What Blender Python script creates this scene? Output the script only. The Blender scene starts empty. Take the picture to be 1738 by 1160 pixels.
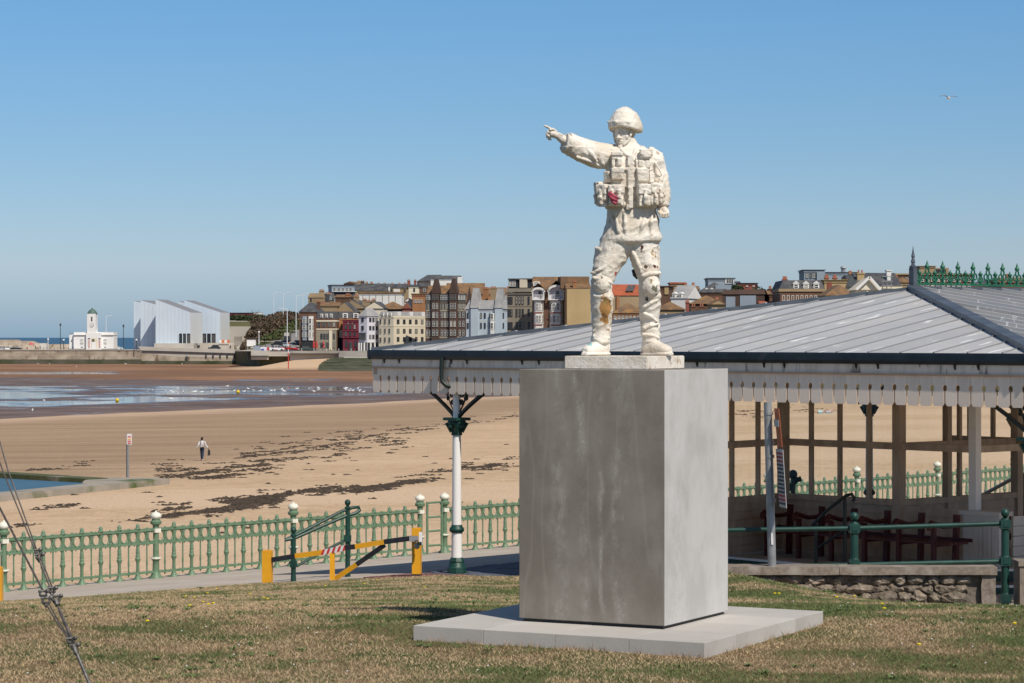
import bpy, math, random
import numpy as np
from mathutils import Vector, Matrix, noise
random.seed(7); np.random.seed(7)
SC = bpy.context.scene
COL = SC.collection
R = math.radians
F = 4345.0            # focal length in pixels of the 1738 px wide photograph
HZ = 573.0            # row of the horizon
E = 2.24              # height of the eye above the lawn at the plinth

# ------------------------------------------------------------------ camera
cd = bpy.data.cameras.new('camera'); cam = bpy.data.objects.new('camera', cd); COL.objects.link(cam)
cam.location = (0, 0, E); cam.rotation_euler = (R(90), 0, 0)
cd.sensor_width = 36; cd.lens = F / 1738 * 36
cd.shift_y = (HZ - 580.0) / 1738.0
cd.clip_start = 0.5; cd.clip_end = 150000
SC.camera = cam
# ------------------------------------------------------------------ sky, sun, exposure
SUN_EL, SUN_AZ = R(48.5), math.atan2(0.54, -0.84)       # azimuth measured from +Y towards +X
w = bpy.data.worlds.new('World'); SC.world = w; w.use_nodes = True
nt = w.node_tree; nt.nodes.clear()
out = nt.nodes.new('ShaderNodeOutputWorld'); bg = nt.nodes.new('ShaderNodeBackground')
sky = nt.nodes.new('ShaderNodeTexSky'); sky.sky_type = 'NISHITA'; sky.sun_disc = False
sky.sun_elevation = SUN_EL; sky.sun_rotation = SUN_AZ
sky.altitude = 0; sky.air_density = 1.0; sky.dust_density = 0.3; sky.ozone_density = 3.0
mul = nt.nodes.new('ShaderNodeMix'); mul.data_type = 'RGBA'; mul.blend_type = 'MULTIPLY'
mul.inputs[0].default_value = 1.0
tcn = nt.nodes.new('ShaderNodeTexCoord'); sep = nt.nodes.new('ShaderNodeSeparateXYZ'); ramp = nt.nodes.new('ShaderNodeValToRGB')
nt.links.new(tcn.outputs['Generated'], sep.inputs[0]); nt.links.new(sep.outputs[2], ramp.inputs[0])
ramp.color_ramp.elements[0].position = 0.0; ramp.color_ramp.elements[0].color = (0.46, 0.70, 1.20, 1)
ramp.color_ramp.elements[1].position = 0.5; ramp.color_ramp.elements[1].color = (1.05, 1.0, .98, 1)
for p_, c_ in ((.028, (.73, .86, 1.17)), (.08, (.62, .84, 1.11)), (.13, (.57, .87, 1.14)), (.24, (.70, .90, 1.06))): ramp.color_ramp.elements.new(p_).color = (*c_, 1)
nt.links.new(ramp.outputs[0], mul.inputs[7])
nt.links.new(sky.outputs[0], mul.inputs[6]); nt.links.new(mul.outputs[2], bg.inputs[0])
bg.inputs[1].default_value = 0.085
nt.links.new(bg.outputs[0], out.inputs[0])
sl = bpy.data.lights.new('sun', 'SUN'); sl.energy = 4.4; sl.angle = R(0.53); sl.color = (1.0, 0.93, 0.83)
so = bpy.data.objects.new('sun', sl); COL.objects.link(so)
sv = Vector((math.sin(SUN_AZ) * math.cos(SUN_EL), math.cos(SUN_AZ) * math.cos(SUN_EL), math.sin(SUN_EL)))
so.rotation_euler = sv.to_track_quat('Z', 'Y').to_euler()
SC.view_settings.view_transform = 'Standard'; SC.view_settings.look = 'None'
SC.view_settings.exposure = 0.0; SC.view_settings.gamma = 1.0; SC.view_settings.use_curve_mapping = False

# ------------------------------------------------------------------ helpers
def W(px, py, Y): return Vector(((px - 869.0) / F * Y, Y, E - (py - HZ) / F * Y))
def Z(rel): return E + rel
def sm(t): t = max(0.0, min(1.0, t)); return t * t * (3 - 2 * t)

class MB:
    def __init__(s): s.v = []; s.f = []; s.m = []
    def add(s, vs, fs, mi=0):
        n = len(s.v); s.v += [tuple(p) for p in vs]
        for f in fs: s.f.append(tuple(i + n for i in f)); s.m.append(mi)
        return s
    def box(s, x0, x1, y0, y1, z0, z1, mi=0, M=None):
        vs = [(x, y, z) for z in (z0, z1) for y in (y0, y1) for x in (x0, x1)]
        if M is not None: vs = [M @ Vector(p) for p in vs]
        return s.add(vs, [(0, 2, 3, 1), (4, 5, 7, 6), (0, 1, 5, 4), (2, 6, 7, 3), (0, 4, 6, 2), (1, 3, 7, 5)], mi)
    def bar(s, a, b, wd, ht, mi=0, up=(0, 0, 1)):
        a = Vector(a); b = Vector(b); d = (b - a).normalized(); u = Vector(up)
        sd = d.cross(u)
        if sd.length < 1e-4: sd = d.cross(Vector((1, 0, 0)))
        sd.normalize(); u = sd.cross(d)
        vs = [p + sd * (i * wd / 2) + u * (j * ht / 2) for p in (a, b) for i, j in ((-1, -1), (1, -1), (1, 1), (-1, 1))]
        return s.add(vs, [(0, 1, 2, 3), (7, 6, 5, 4), (0, 4, 5, 1), (1, 5, 6, 2), (2, 6, 7, 3), (3, 7, 4, 0)], mi)
    def tube(s, pts, rad, n=8, mi=0, cap=True):
        pts = [Vector(p) for p in pts]
        if not hasattr(rad, '__len__'): rad = [rad] * len(pts)
        rings = []; prev = None
        for i, p in enumerate(pts):
            d = (pts[min(i + 1, len(pts) - 1)] - pts[max(i - 1, 0)]).normalized()
            if prev is None:
                a = Vector((0, 0, 1)) if abs(d.z) < .9 else Vector((1, 0, 0))
                u = d.cross(a).normalized()
            else: u = (prev - d * prev.dot(d)).normalized()
            prev = u; q = d.cross(u); r = rad[i]
            rx, ry = r if hasattr(r, '__len__') else (r, r)
            rings.append([p + u * (rx * math.cos(2 * math.pi * k / n)) + q * (ry * math.sin(2 * math.pi * k / n)) for k in range(n)])
        vs = [p for r_ in rings for p in r_]; fs = []
        for i in range(len(pts) - 1):
            for k in range(n):
                a = i * n + k; b = i * n + (k + 1) % n
                fs.append((a, b, b + n, a + n))
        if cap: fs.append(tuple(range(n - 1, -1, -1))); fs.append(tuple((len(pts) - 1) * n + k for k in range(n)))
        return s.add(vs, fs, mi)
    def lathe(s, prof, n=12, c=(0, 0, 0), mi=0):
        c = Vector(c)
        vs = [c + Vector((r * math.cos(2 * math.pi * k / n), r * math.sin(2 * math.pi * k / n), z)) for z, r in prof for k in range(n)]
        fs = []
        for i in range(len(prof) - 1):
            for k in range(n):
                a = i * n + k; b = i * n + (k + 1) % n
                fs.append((a, b, b + n, a + n))
        fs.append(tuple(range(n - 1, -1, -1))); fs.append(tuple((len(prof) - 1) * n + k for k in range(n)))
        return s.add(vs, fs, mi)
    def rings(s, rs, n=24, mi=0, p=2.0):
        """rs: (cx,cy,cz,rx,ry[,tiltx,tilty]) - horizontal rings lofted bottom to top or top to bottom"""
        vs = []
        for r in rs:
            cx, cy, cz, rx, ry = r[:5]; tx, ty = (r[5], r[6]) if len(r) > 5 else (0, 0)
            for k in range(n):
                a = 2 * math.pi * k / n; c = math.cos(a); q = math.sin(a)
                x = rx * math.copysign(abs(c) ** (2 / p), c); y = ry * math.copysign(abs(q) ** (2 / p), q)
                vs.append((cx + x, cy + y, cz + tx * x + ty * y))
        fs = []
        for i in range(len(rs) - 1):
            for k in range(n):
                a = i * n + k; b = i * n + (k + 1) % n
                fs.append((a, b, b + n, a + n))
        fs.append(tuple(range(n - 1, -1, -1))); fs.append(tuple((len(rs) - 1) * n + k for k in range(n)))
        return s.add(vs, fs, mi)
    def ell(s, c, r, M=None, n=14, mi=0):
        c = Vector(c); vs = []; m = n // 2
        for i in range(m + 1):
            t = math.pi * i / m
            for k in range(n):
                a = 2 * math.pi * k / n
                p = Vector((r[0] * math.sin(t) * math.cos(a), r[1] * math.sin(t) * math.sin(a), r[2] * math.cos(t)))
                if M is not None: p = M @ p
                vs.append(c + p)
        fs = [(i * n + k, (i + 1) * n + k, (i + 1) * n + (k + 1) % n, i * n + (k + 1) % n) for i in range(m) for k in range(n)]
        return s.add(vs, fs, mi)
    def prism(s, poly, d, mi=0, M=None):
        """poly: list of 3d points (planar), extruded by vector d"""
        d = Vector(d); a = [Vector(p) for p in poly]; b = [p + d for p in a]; n = len(a)
        vs = a + b
        if M is not None: vs = [M @ p for p in vs]
        fs = [tuple(range(n - 1, -1, -1)), tuple(range(n, 2 * n))] + [(i, (i + 1) % n, n + (i + 1) % n, n + i) for i in range(n)]
        return s.add(vs, fs, mi)
    def mesh(s, name, mats, smooth=False, fixn=True):
        me = bpy.data.meshes.new(name); me.from_pydata(s.v, [], s.f)
        for m in (mats if isinstance(mats, (list, tuple)) else [mats]): me.materials.append(m)
        if any(s.m): me.polygons.foreach_set('material_index', s.m)
        if fixn:
            import bmesh
            b = bmesh.new(); b.from_mesh(me); bmesh.ops.remove_doubles(b, verts=b.verts, dist=1e-5)
            bmesh.ops.recalc_face_normals(b, faces=b.faces); b.to_mesh(me); b.free()
        if smooth:
            me.polygons.foreach_set('use_smooth', [True] * len(me.polygons))
            if smooth != 'all': me.set_sharp_from_angle(angle=R(38))
        me.update(); return me
    def build(s, name, mats, parent=None, smooth=False, loc=None, rz=0):
        return place(name, s.mesh(name, mats, smooth), parent, loc, rz)

def place(name, me, parent=None, loc=None, rz=0, rot=None, scale=None):
    o = bpy.data.objects.new(name, me); COL.objects.link(o)
    if parent is not None: o.parent = parent
    if loc is not None: o.location = loc
    if rz: o.rotation_euler = (0, 0, rz)
    if rot is not None: o.rotation_euler = rot
    if scale is not None: o.scale = scale
    return o
def tag(o, label=None, cat=None, group=None, kind=None):
    if label: o['label'] = label
    if cat: o['category'] = cat
    if group: o['group'] = group
    if kind: o['kind'] = kind
    return o
def thing(name, label, cat, loc=(0, 0, 0), rz=0, group=None):
    o = bpy.data.objects.new(name, None); COL.objects.link(o); o.location = loc; o.rotation_euler = (0, 0, rz)
    o.empty_display_size = 0.3
    return tag(o, label, cat, group)
def copy_tree(o, parent=None):
    c = o.copy(); COL.objects.link(c)
    if parent is not None: c.parent = parent
    for ch in list(o.children): copy_tree(ch, c)
    return c

# ------------------------------------------------------------------ materials
def _n(nt, t, **kw):
    n = nt.nodes.new(t)
    for k, v in kw.items(): setattr(n, k, v)
    return n
def mat(name, c1, c2=None, rough=.7, scale=4, detail=5, stretch=(1, 1, 1), bump=0., bscale=40, bdist=.01, metal=0., spec=.4,
        rnd=0., lo=.35, hi=.65, c3=None, s3=1.0, lo3=.55, hi3=.7, st3=(1, 1, 1), world=False):
    m = bpy.data.materials.new(name); m.use_nodes = True; nt = m.node_tree
    b = nt.nodes['Principled BSDF']; L = nt.links.new
    b.inputs['Roughness'].default_value = rough; b.inputs['Metallic'].default_value = metal
    b.inputs['Specular IOR Level'].default_value = spec
    b.inputs['Base Color'].default_value = (*c1, 1)
    if world: src = _n(nt, 'ShaderNodeNewGeometry').outputs['Position']
    else: src = _n(nt, 'ShaderNodeTexCoord').outputs['Object']
    def noi(sc, st, det=detail):
        mp = _n(nt, 'ShaderNodeMapping'); mp.inputs['Scale'].default_value = st
        no = _n(nt, 'ShaderNodeTexNoise'); no.inputs['Scale'].default_value = sc; no.inputs['Detail'].default_value = det
        L(src, mp.inputs[0]); L(mp.outputs[0], no.inputs['Vector']); return no.outputs[0]
    def mixc(fac, a, bcol, l, h):
        mr = _n(nt, 'ShaderNodeMapRange'); mr.inputs[1].default_value = l; mr.inputs[2].default_value = h
        L(fac, mr.inputs[0]); mx = _n(nt, 'ShaderNodeMix', data_type='RGBA'); L(mr.outputs[0], mx.inputs[0])
        if isinstance(a, tuple): mx.inputs[6].default_value = (*a, 1)
        else: L(a, mx.inputs[6])
        mx.inputs[7].default_value = (*bcol, 1); return mx.outputs[2]
    cur = None
    if c2: cur = mixc(noi(scale, stretch), c1, c2, lo, hi); L(cur, b.inputs['Base Color'])
    if c3: cur = mixc(noi(s3, st3, 6), cur if cur is not None else c1, c3, lo3, hi3); L(cur, b.inputs['Base Color'])
    if rnd and cur is not None:
        oi = _n(nt, 'ShaderNodeObjectInfo'); mr = _n(nt, 'ShaderNodeMapRange'); mr.inputs[3].default_value = 1 - rnd; mr.inputs[4].default_value = 1 + rnd; L(oi.outputs['Random'], mr.inputs[0])
        hs = _n(nt, 'ShaderNodeHueSaturation'); L(cur, hs.inputs['Color']); L(mr.outputs[0], hs.inputs['Value']); L(hs.outputs[0], b.inputs['Base Color'])
    if bump:
        bp = _n(nt, 'ShaderNodeBump'); bp.inputs['Strength'].default_value = bump; bp.inputs['Distance'].default_value = bdist
        L(noi(bscale, (1, 1, 1), 6), bp.inputs['Height']); L(bp.outputs[0], b.inputs['Normal'])
    m['src'] = 0
    return m
M = {}
M['white_paint'] = mat('white_paint', (.62, .58, .52), (.42, .37, .31), .55, 3, stretch=(1, 1, .3), lo=.55, hi=.8, bump=.2)
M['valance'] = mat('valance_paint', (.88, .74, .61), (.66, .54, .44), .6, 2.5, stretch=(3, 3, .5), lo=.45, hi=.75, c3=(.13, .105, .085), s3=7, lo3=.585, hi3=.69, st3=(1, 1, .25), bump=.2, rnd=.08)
M['column_white'] = mat('column_white_paint', (.82, .79, .75), (.55, .42, .32), .5, 5, stretch=(1, 1, .4), lo=.62, hi=.8, bump=.15)
M['dark_green'] = mat('dark_green_paint', (.004, .036, .027), (.008, .055, .040), .5, 6, bump=.15, spec=.5, c3=(.05, .08, .06), s3=14, lo3=.68, hi3=.74)
M['fence_green'] = mat('fence_green_paint', (.105, .18, .105), (.15, .235, .145), .5, 9, bump=.2, c3=(.20, .10, .05), s3=11, lo3=.66, hi3=.74)
M['fence_white'] = mat('fence_white_paint', (.78, .76, .66), (.6, .58, .45), .5, 12)
M['iron_black'] = mat('iron_black', (.012, .016, .014), (.02, .03, .025), .4, 6)
M['gutter'] = mat('gutter_dark_blue', (.010, .017, .027), (.02, .03, .04), .35, 3, c3=(.06, .06, .06), s3=5, lo3=.66, hi3=.8)
M['zinc'] = mat('zinc_sheet', (.42, .425, .43), (.50, .48, .45), .5, .9, stretch=(1, 1, 1), lo=.3, hi=.7, metal=.0, c3=(.78, .78, .75), s3=2.4, lo3=.635, hi3=.67, st3=(3.2, .55, 1), rnd=.10, bump=.08, bscale=6, bdist=.02)
M['zinc_dark'] = mat('lead_cap', (.07, .085, .105), (.11, .125, .145), .45, 3, metal=.2)
M['seam'] = mat('seam_metal', (.22, .23, .24), None, .5)
M['inner_wood'] = mat('screen_timber', (.56, .43, .32), (.40, .295, .215), .6, 5, stretch=(1, 1, .3), bump=.2)
M['red_paint'] = mat('bench_red_paint', (.095, .014, .012), (.06, .01, .01), .5, 6)
M['yellow'] = mat('yellow_paint', (.80, .38, .015), (.72, .33, .02), .45, 8, c3=(.35, .2, .06), s3=14, lo3=.68, hi3=.75)
M['black_paint'] = mat('black_paint', (.015, .017, .022), (.03, .03, .035), .45, 8)
M['tape_red'] = mat('red_tape', (.55, .05, .04), None, .5)
M['tape_white'] = mat('white_tape', (.75, .72, .7), None, .5)
M['concrete'] = None
M['steel'] = mat('galvanised_steel', (.30, .30, .30), (.42, .42, .42), .45, 9, metal=.5)
M['wire'] = mat('steel_wire', (.10, .09, .08), (.2, .17, .14), .45, 30, metal=.6)
M['stone'] = mat('rubble_stone', (.21, .165, .12), (.11, .09, .07), .95, 9, bump=.9, bscale=14, bdist=.03, c3=(.32, .26, .20), s3=6, lo3=.5, hi3=.7, rnd=.25)
M['mortar'] = mat('mortar', (.20, .165, .13), (.13, .105, .085), .95, 12, bump=.8, bscale=30, bdist=.02)
M['coping'] = mat('coping_concrete', (.27, .22, .175), (.18, .145, .115), .9, 20, bump=.7, bscale=90, bdist=.01, c3=(.34, .3, .25), s3=3)
M['asphalt'] = mat('promenade_asphalt', (.46, .385, .31), (.38, .32, .26), .9, 3, bump=.3, bscale=60, c3=(.47, .41, .34), s3=.6, lo3=.45, hi3=.65)
M['paver_red'] = mat('red_paver', (.25, .11, .085), (.19, .085, .07), .85, 3, bump=.3, rnd=.2)
M['paver_blue'] = mat('blue_paver', (.11, .125, .155), (.085, .095, .12), .8, 3, bump=.3, rnd=.2)
M['sea_wall'] = mat('sea_wall_concrete', (.36, .33, .29), (.25, .22, .19), .9, .12, stretch=(1, 1, 3), c3=(.10, .11, .06), s3=.1, lo3=.6, hi3=.75)
M['tile_green'] = mat('green_tile', (.012, .055, .045), (.02, .08, .06), .3, 6)
M['window_dark'] = mat('window_glass_dark', (.035, .042, .05), None, .12, spec=.6)
_w = M['window_dark'].node_tree; _o = _n(_w, 'ShaderNodeObjectInfo'); _r = _n(_w, 'ShaderNodeValToRGB'); _r.color_ramp.interpolation = 'CONSTANT'
_r.color_ramp.elements[0].color = (.03, .036, .043, 1); _r.color_ramp.elements[1].position = .80; _r.color_ramp.elements[1].color = (.34, .32, .28, 1)
for p_, c_ in ((.35, (.055, .06, .065)), (.6, (.10, .095, .09))): _r.color_ramp.elements.new(p_).color = (*c_, 1)
_w.links.new(_o.outputs['Random'], _r.inputs[0]); _w.links.new(_r.outputs[0], _w.nodes['Principled BSDF'].inputs['Base Color'])
M['window_frame'] = mat('window_frame_white', (.70, .68, .63), None, .6)
M['slate'] = mat('slate_roof', (.052, .054, .06), (.095, .092, .09), .75, .5, lo=.4, hi=.6)
M['slate_pale'] = mat('slate_roof_pale', (.26, .26, .26), (.36, .35, .33), .7, .4)
M['tile_brown'] = mat('brown_tile_roof', (.14, .085, .05), (.21, .125, .065), .85, .4, c3=(.28, .15, .05), s3=.8, lo3=.5, hi3=.7)
M['tile_red'] = mat('red_tile_roof', (.42, .10, .045), (.33, .08, .035), .8, .6, c3=(.36, .17, .07), s3=1.2)
M['pot'] = mat('chimney_pot', (.36, .14, .08), None, .8)
def wallm(name, c, v=.8, sc=.25, c3=None): return mat(name, c, tuple(x * v for x in c), .85, sc, stretch=(1, 1, .5), c3=c3, s3=.5, lo3=.6, hi3=.75)
WALL = dict(brick_brown=wallm('brown_brick', (.15, .08, .05), .7), brick_dark=wallm('dark_brown_brick', (.085, .05, .038), .75), brick_orange=wallm('orange_brick', (.36, .17, .075)),
            brick_tan=wallm('tan_brick', (.36, .26, .15)), brick_yellow=wallm('yellow_brick', (.46, .33, .165), .85), white=wallm('white_render', (.72, .70, .66), .9), cream=wallm('cream_render', (.70, .62, .47), .92),
            lilac=wallm('lilac_render', (.66, .64, .70), .92), blue=wallm('pale_blue_render', (.46, .53, .58), .85), magenta=wallm('magenta_render', (.17, .022, .042), .75),
            stone=wallm('brown_stone', (.30, .265, .20), .85), grey=wallm('grey_cladding', (.28, .33, .38), .85), red=wallm('red_brick', (.26, .085, .06), .8), black=wallm('black_cladding', (.03, .035, .04), .7))
# ------------------------------------------------------------------ terrain heights (relative to the eye)
def z_beach(x, y):
    d = (x + 62.6) * .901 - .434 * (y - 313)
    z = -10 + .0147 * max(d, 0)
    if y > 780:
        k = sm((x + 88) / 22.0) if x < -66 else 1
        z += k * 3.2 * max(0, min(1, (y - 786) / 66.0))
    return z
def hit(px, py, zf=None, y0=40, y1=2000):
    """the point of the ground (world) that shows at a photograph pixel"""
    zf = zf or z_beach
    a = (py - HZ) / F; c = (px - 869) / F; lo = y0
    g = lambda Y: -a * Y - zf(c * Y, Y)
    prev = y0
    Y = y0
    while Y < y1:
        if g(Y) <= 0: break
        prev = Y; Y *= 1.03
    lo, hi_ = prev, Y
    for _ in range(40):
        m_ = (lo + hi_) / 2
        if g(m_) > 0: lo = m_
        else: hi_ = m_
    return Vector((c * lo, lo, E - a * lo))
ZG = -4.2
KF = 4.9 / 4.2
def z_path(x, y):
    qd = (x + 9.79) * .7346 - (y - 49.3) * .6785
    return ZG - .7 * max(0., min(1., 1 - qd / 9.0))
lawn_edge = [(-30, 24), (-16, 36), (-8.6, 43.2), (-4.6, 46.6), (-1.6, 45.3), (.1, 45.05), (.9, 45.0), (2.55, 32.35), (6.35, 32.3), (6.5, 31.2), (7.6, 31.2), (30, 31.2)]
def lawn_y(x):
    for (x0, y0), (x1, y1) in zip(lawn_edge, lawn_edge[1:]):
        if x0 <= x < x1: return y0 + (y1 - y0) * (x - x0) / (x1 - x0)
    return 31
def z_lawn(x, y):
    t = y - 20
    if t < 0: z = -2.248 - .028 * min(0, t + 2.6)
    else:
        ye = 45. if x > .5 else lawn_y(x)
        sl = (-2.24 - (z_path(x, ye) if x < .5 else ZG)) / max(5, ye - 20)
        z = -2.248 - sl * t * min(1, .45 + .55 * t / 6)
    k = sm((t - 2) / 9)
    b = .24 * max(0, min(1, x / 2.7)) if x < 2.7 else .24 - .205 * (x - 2.7)
    z += k * max(b, -1.2)
    return z + .008 * noise.noise(Vector((x * .7, y * .7, 0)))

def grid(name, xs, ys, zf, mats, kind='structure', keep=None, smooth=True):
    vs = [(x, y, E + zf(x, y)) for y in ys for x in xs]; n = len(xs); fs = []
    for j in range(len(ys) - 1):
        for i in range(n - 1):
            if keep and not keep((xs[i] + xs[i + 1]) / 2, (ys[j] + ys[j + 1]) / 2): continue
            a = j * n + i; fs.append((a, a + 1, a + n + 1, a + n))
    me = bpy.data.meshes.new(name); me.from_pydata(vs, [], fs); me.materials.append(mats)
    me.polygons.foreach_set('use_smooth', [smooth] * len(me.polygons)); me.update()
    o = place(name, me); o['kind'] = kind
    return o

class NT:
    """small shader-graph writer"""
    def __init__(s, m): s.nt = m.node_tree; s.L = s.nt.links.new
    def n(s, t, **k): return _n(s.nt, t, **k)
    def put(s, sock, v):
        if isinstance(v, (int, float)): sock.default_value = v
        elif isinstance(v, tuple): sock.default_value = (*v, 1) if len(v) == 3 and sock.type == 'RGBA' else v
        else: s.L(v, sock)
    def math(s, op, a, b=0., c=None):
        n = s.n('ShaderNodeMath', operation=op); s.put(n.inputs[0], a); s.put(n.inputs[1], b)
        if c is not None: s.put(n.inputs[2], c)
        return n.outputs[0]
    def rng(s, v, a, b, c=0., d=1., smooth=True):
        n = s.n('ShaderNodeMapRange'); n.interpolation_type = 'SMOOTHSTEP' if smooth else 'LINEAR'
        s.put(n.inputs[0], v); n.inputs[1].default_value = a; n.inputs[2].default_value = b; n.inputs[3].default_value = c; n.inputs[4].default_value = d
        return n.outputs[0]
    def mix(s, f, a, b):
        n = s.n('ShaderNodeMix', data_type='RGBA'); s.put(n.inputs[0], f); s.put(n.inputs[6], a); s.put(n.inputs[7], b); return n.outputs[2]
    def noise(s, vec, scale, st=(1, 1, 1), det=5, rot=0, rough=.5):
        mp = s.n('ShaderNodeMapping'); mp.inputs['Scale'].default_value = st; mp.inputs['Rotation'].default_value = (0, 0, rot)
        n = s.n('ShaderNodeTexNoise'); n.inputs['Scale'].default_value = scale; n.inputs['Detail'].default_value = det; n.inputs['Roughness'].default_value = rough
        s.L(vec, mp.inputs[0]); s.L(mp.outputs[0], n.inputs['Vector']); return n.outputs[0]
    def lin(s, x, y, a, b, c):
        return s.math('ADD', s.math('MULTIPLY_ADD', x, a, c), s.math('MULTIPLY', y, b))

def line2(p, q):
    """a x + b y + c : signed distance, positive towards the camera side"""
    dx, dy = q[0] - p[0], q[1] - p[1]; l = math.hypot(dx, dy); a, b = dy / l, -dx / l
    c = -(a * p[0] + b * p[1])
    if c < 0: a, b, c = -a, -b, -c
    return a, b, c

# ------------------------------------------------------------------ sand
m = bpy.data.materials.new('beach_sand'); m.use_nodes = True; g = NT(m); bs = m.node_tree.nodes['Principled BSDF']
pos = g.n('ShaderNodeNewGeometry').outputs['Position']; sx = g.n('ShaderNodeSeparateXYZ'); g.L(pos, sx.inputs[0]); X, Y_ = sx.outputs[0], sx.outputs[1]
ang = math.atan2(.901, .434) * 0
def LN(p, q): return line2(hit(*p)[:2], hit(*q)[:2])
# long soft undulations drawn out along the water's edge (world direction .434,.901)
RA = -math.atan2(.901, .434)
wob = g.math('MULTIPLY_ADD', g.noise(pos, .03, (1, 1, 1), 6, 0, .6), 46., -23.)
wob2 = g.math('MULTIPLY_ADD', g.noise(pos, .12, (.35, 1.6, 1), 6, RA, .65), 16., -8.)
def dist(p, q, wb=1.0):
    a, b, c = LN(p, q); d = g.lin(X, Y_, a, b, c)
    return g.math('ADD', d, g.math('MULTIPLY', g.math('ADD', wob, wob2), wb))
dl = dist((0, 712), (720, 679), .30)            # + dry side, - wet side
dm0 = dist((0, 693), (700, 668), .35)             # mirror water lower edge
dm1 = dist((0, 655), (720, 656), .40)             # mirror water upper edge
dm2 = dist((0, 641), (640, 650), .9)             # mud upper edge
fine = g.noise(pos, .9, (1, 1, 1), 8, 0, .6)
fine2 = g.noise(pos, 9, (1, 1, 1), 6, 0, .6)
streak = g.noise(pos, .22, (.22, 2.6, 1), 7, RA, .6)     # tide lines along the shore
dry = g.mix(g.rng(fine, .35, .68), (.60, .43, .27), (.50, .35, .215))
spk = g.noise(pos, 1.6, (1, 1, 1), 8, 0, .75); spk2 = g.noise(pos, .42, (.5, 1.5, 1), 6, RA, .7)
dry = g.mix(g.rng(spk, .52, .66), dry, (.44, .30, .19)); dry = g.mix(g.rng(spk2, .54, .68), dry, (.50, .345, .22)); dry = g.mix(g.rng(spk2, .46, .34), dry, (.64, .47, .32))
dry = g.mix(g.rng(g.noise(pos, .035, (.5, 1.2, 1), 5, RA), .42, .62), dry, (.62, .45, .30))
damp = g.mix(g.rng(streak, .35, .65), (.42, .295, .19), (.31, .21, .132))
# height of beach: damp band between the water's edge and the drift line
a_, b_, c_ = LN((270, 805), (880, 708)); dk = g.math('ADD', g.lin(X, Y_, a_, b_, c_), g.math('MULTIPLY', g.math('ADD', wob, wob2), .28))
dryf = g.rng(dk, -9, 7)
pale = g.rng(g.math('ADD', dl, g.math('MULTIPLY', streak, 24.)), 10, 34)
damp = g.mix(g.math('MULTIPLY', g.rng(spk, .54, .66), .6), damp, (.24, .155, .10))
damp = g.mix(pale, (.54, .385, .265), damp)
col = g.mix(dryf, damp, dry)
far_sand = g.mix(g.rng(g.noise(pos, .018, (1, 1, 1), 7, .3, .6), .4, .6), (.30, .17, .10), (.21, .12, .075))
far_sand = g.mix(g.math('MULTIPLY', g.rng(Y_, 775, 805), g.rng(X, -98, -80)), far_sand, (.60, .42, .27))
mud = g.mix(g.rng(g.noise(pos, .10, (1, 1, 1), 8, 0, .65), .38, .62), (.19, .135, .11), (.125, .085, .068))
wet = g.rng(dl, -1.5, 1.5, 1, 0)
col = g.mix(wet, col, mud)
farf = g.rng(dm2, -10, 4, 1, 0); col = g.mix(farf, col, far_sand)
puddle_n = g.noise(pos, .05, (1, .8, 1), 8, .2, .62)
mirror = g.math('MULTIPLY', g.rng(dm0, -3, 5, 1, 0), g.rng(dm1, -8, 6))
pud = g.math('MULTIPLY', g.rng(puddle_n, .40, .52), mirror)
inmud = g.math('MULTIPLY', wet, g.rng(dm2, -10, 6))
pud2 = g.math('MULTIPLY', g.rng(g.noise(pos, .30, (.5, 1.5, 1), 7, RA, .7), .57, .66), inmud)
pudf = g.math('MULTIPLY', g.rng(g.noise(pos, .013, (1, 1, 1), 6, .9, .6), .60, .66), g.math('MULTIPLY', farf, g.rng(Y_, 740, 780, 1, 0)))
pud = g.math('MAXIMUM', g.math('MAXIMUM', pud, pud2), pudf)
col = g.mix(pud, col, (.09, .08, .075))
g.L(col, bs.inputs['Base Color'])
rr = g.mix(inmud, (.9, .9, .9), (.62, .62, .62)); rr = g.mix(pud, rr, (.03, .03, .03)); g.L(rr, bs.inputs['Roughness'])
sp = g.math('MULTIPLY_ADD', g.math('MAXIMUM', g.math('MULTIPLY', inmud, .12), pud), .42, .06); g.L(sp, bs.inputs['Specular IOR Level'])
hgt = g.math('ADD', g.math('MULTIPLY', fine, .12), g.math('MULTIPLY', fine2, .035))
hgt = g.math('ADD', hgt, g.math('MULTIPLY', g.noise(pos, 2.2, (1, 1, 1), 5, 0, .7), .16))
foot = g.n('ShaderNodeTexVoronoi'); foot.inputs['Scale'].default_value = 1.7; g.L(pos, foot.inputs['Vector'])
hgt = g.math('ADD', hgt, g.math('MULTIPLY', g.rng(foot.outputs['Distance'], .05, .30), .07))
bp = g.n('ShaderNodeBump'); bp.inputs['Distance'].default_value = 1.0; g.L(g.math('MULTIPLY_ADD', pud, -.86, .9), bp.inputs['Strength'])
g.L(hgt, bp.inputs['Height']); g.L(bp.outputs[0], bs.inputs['Normal'])
M['sand'] = m
ys = list(np.concatenate([np.arange(46, 200, 4), np.arange(200, 780, 20), np.arange(780, 880, 6), np.arange(880, 1000, 20)]))
grid('beach', list(np.arange(-420, 421, 12)), ys, z_beach, M['sand'])

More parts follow.
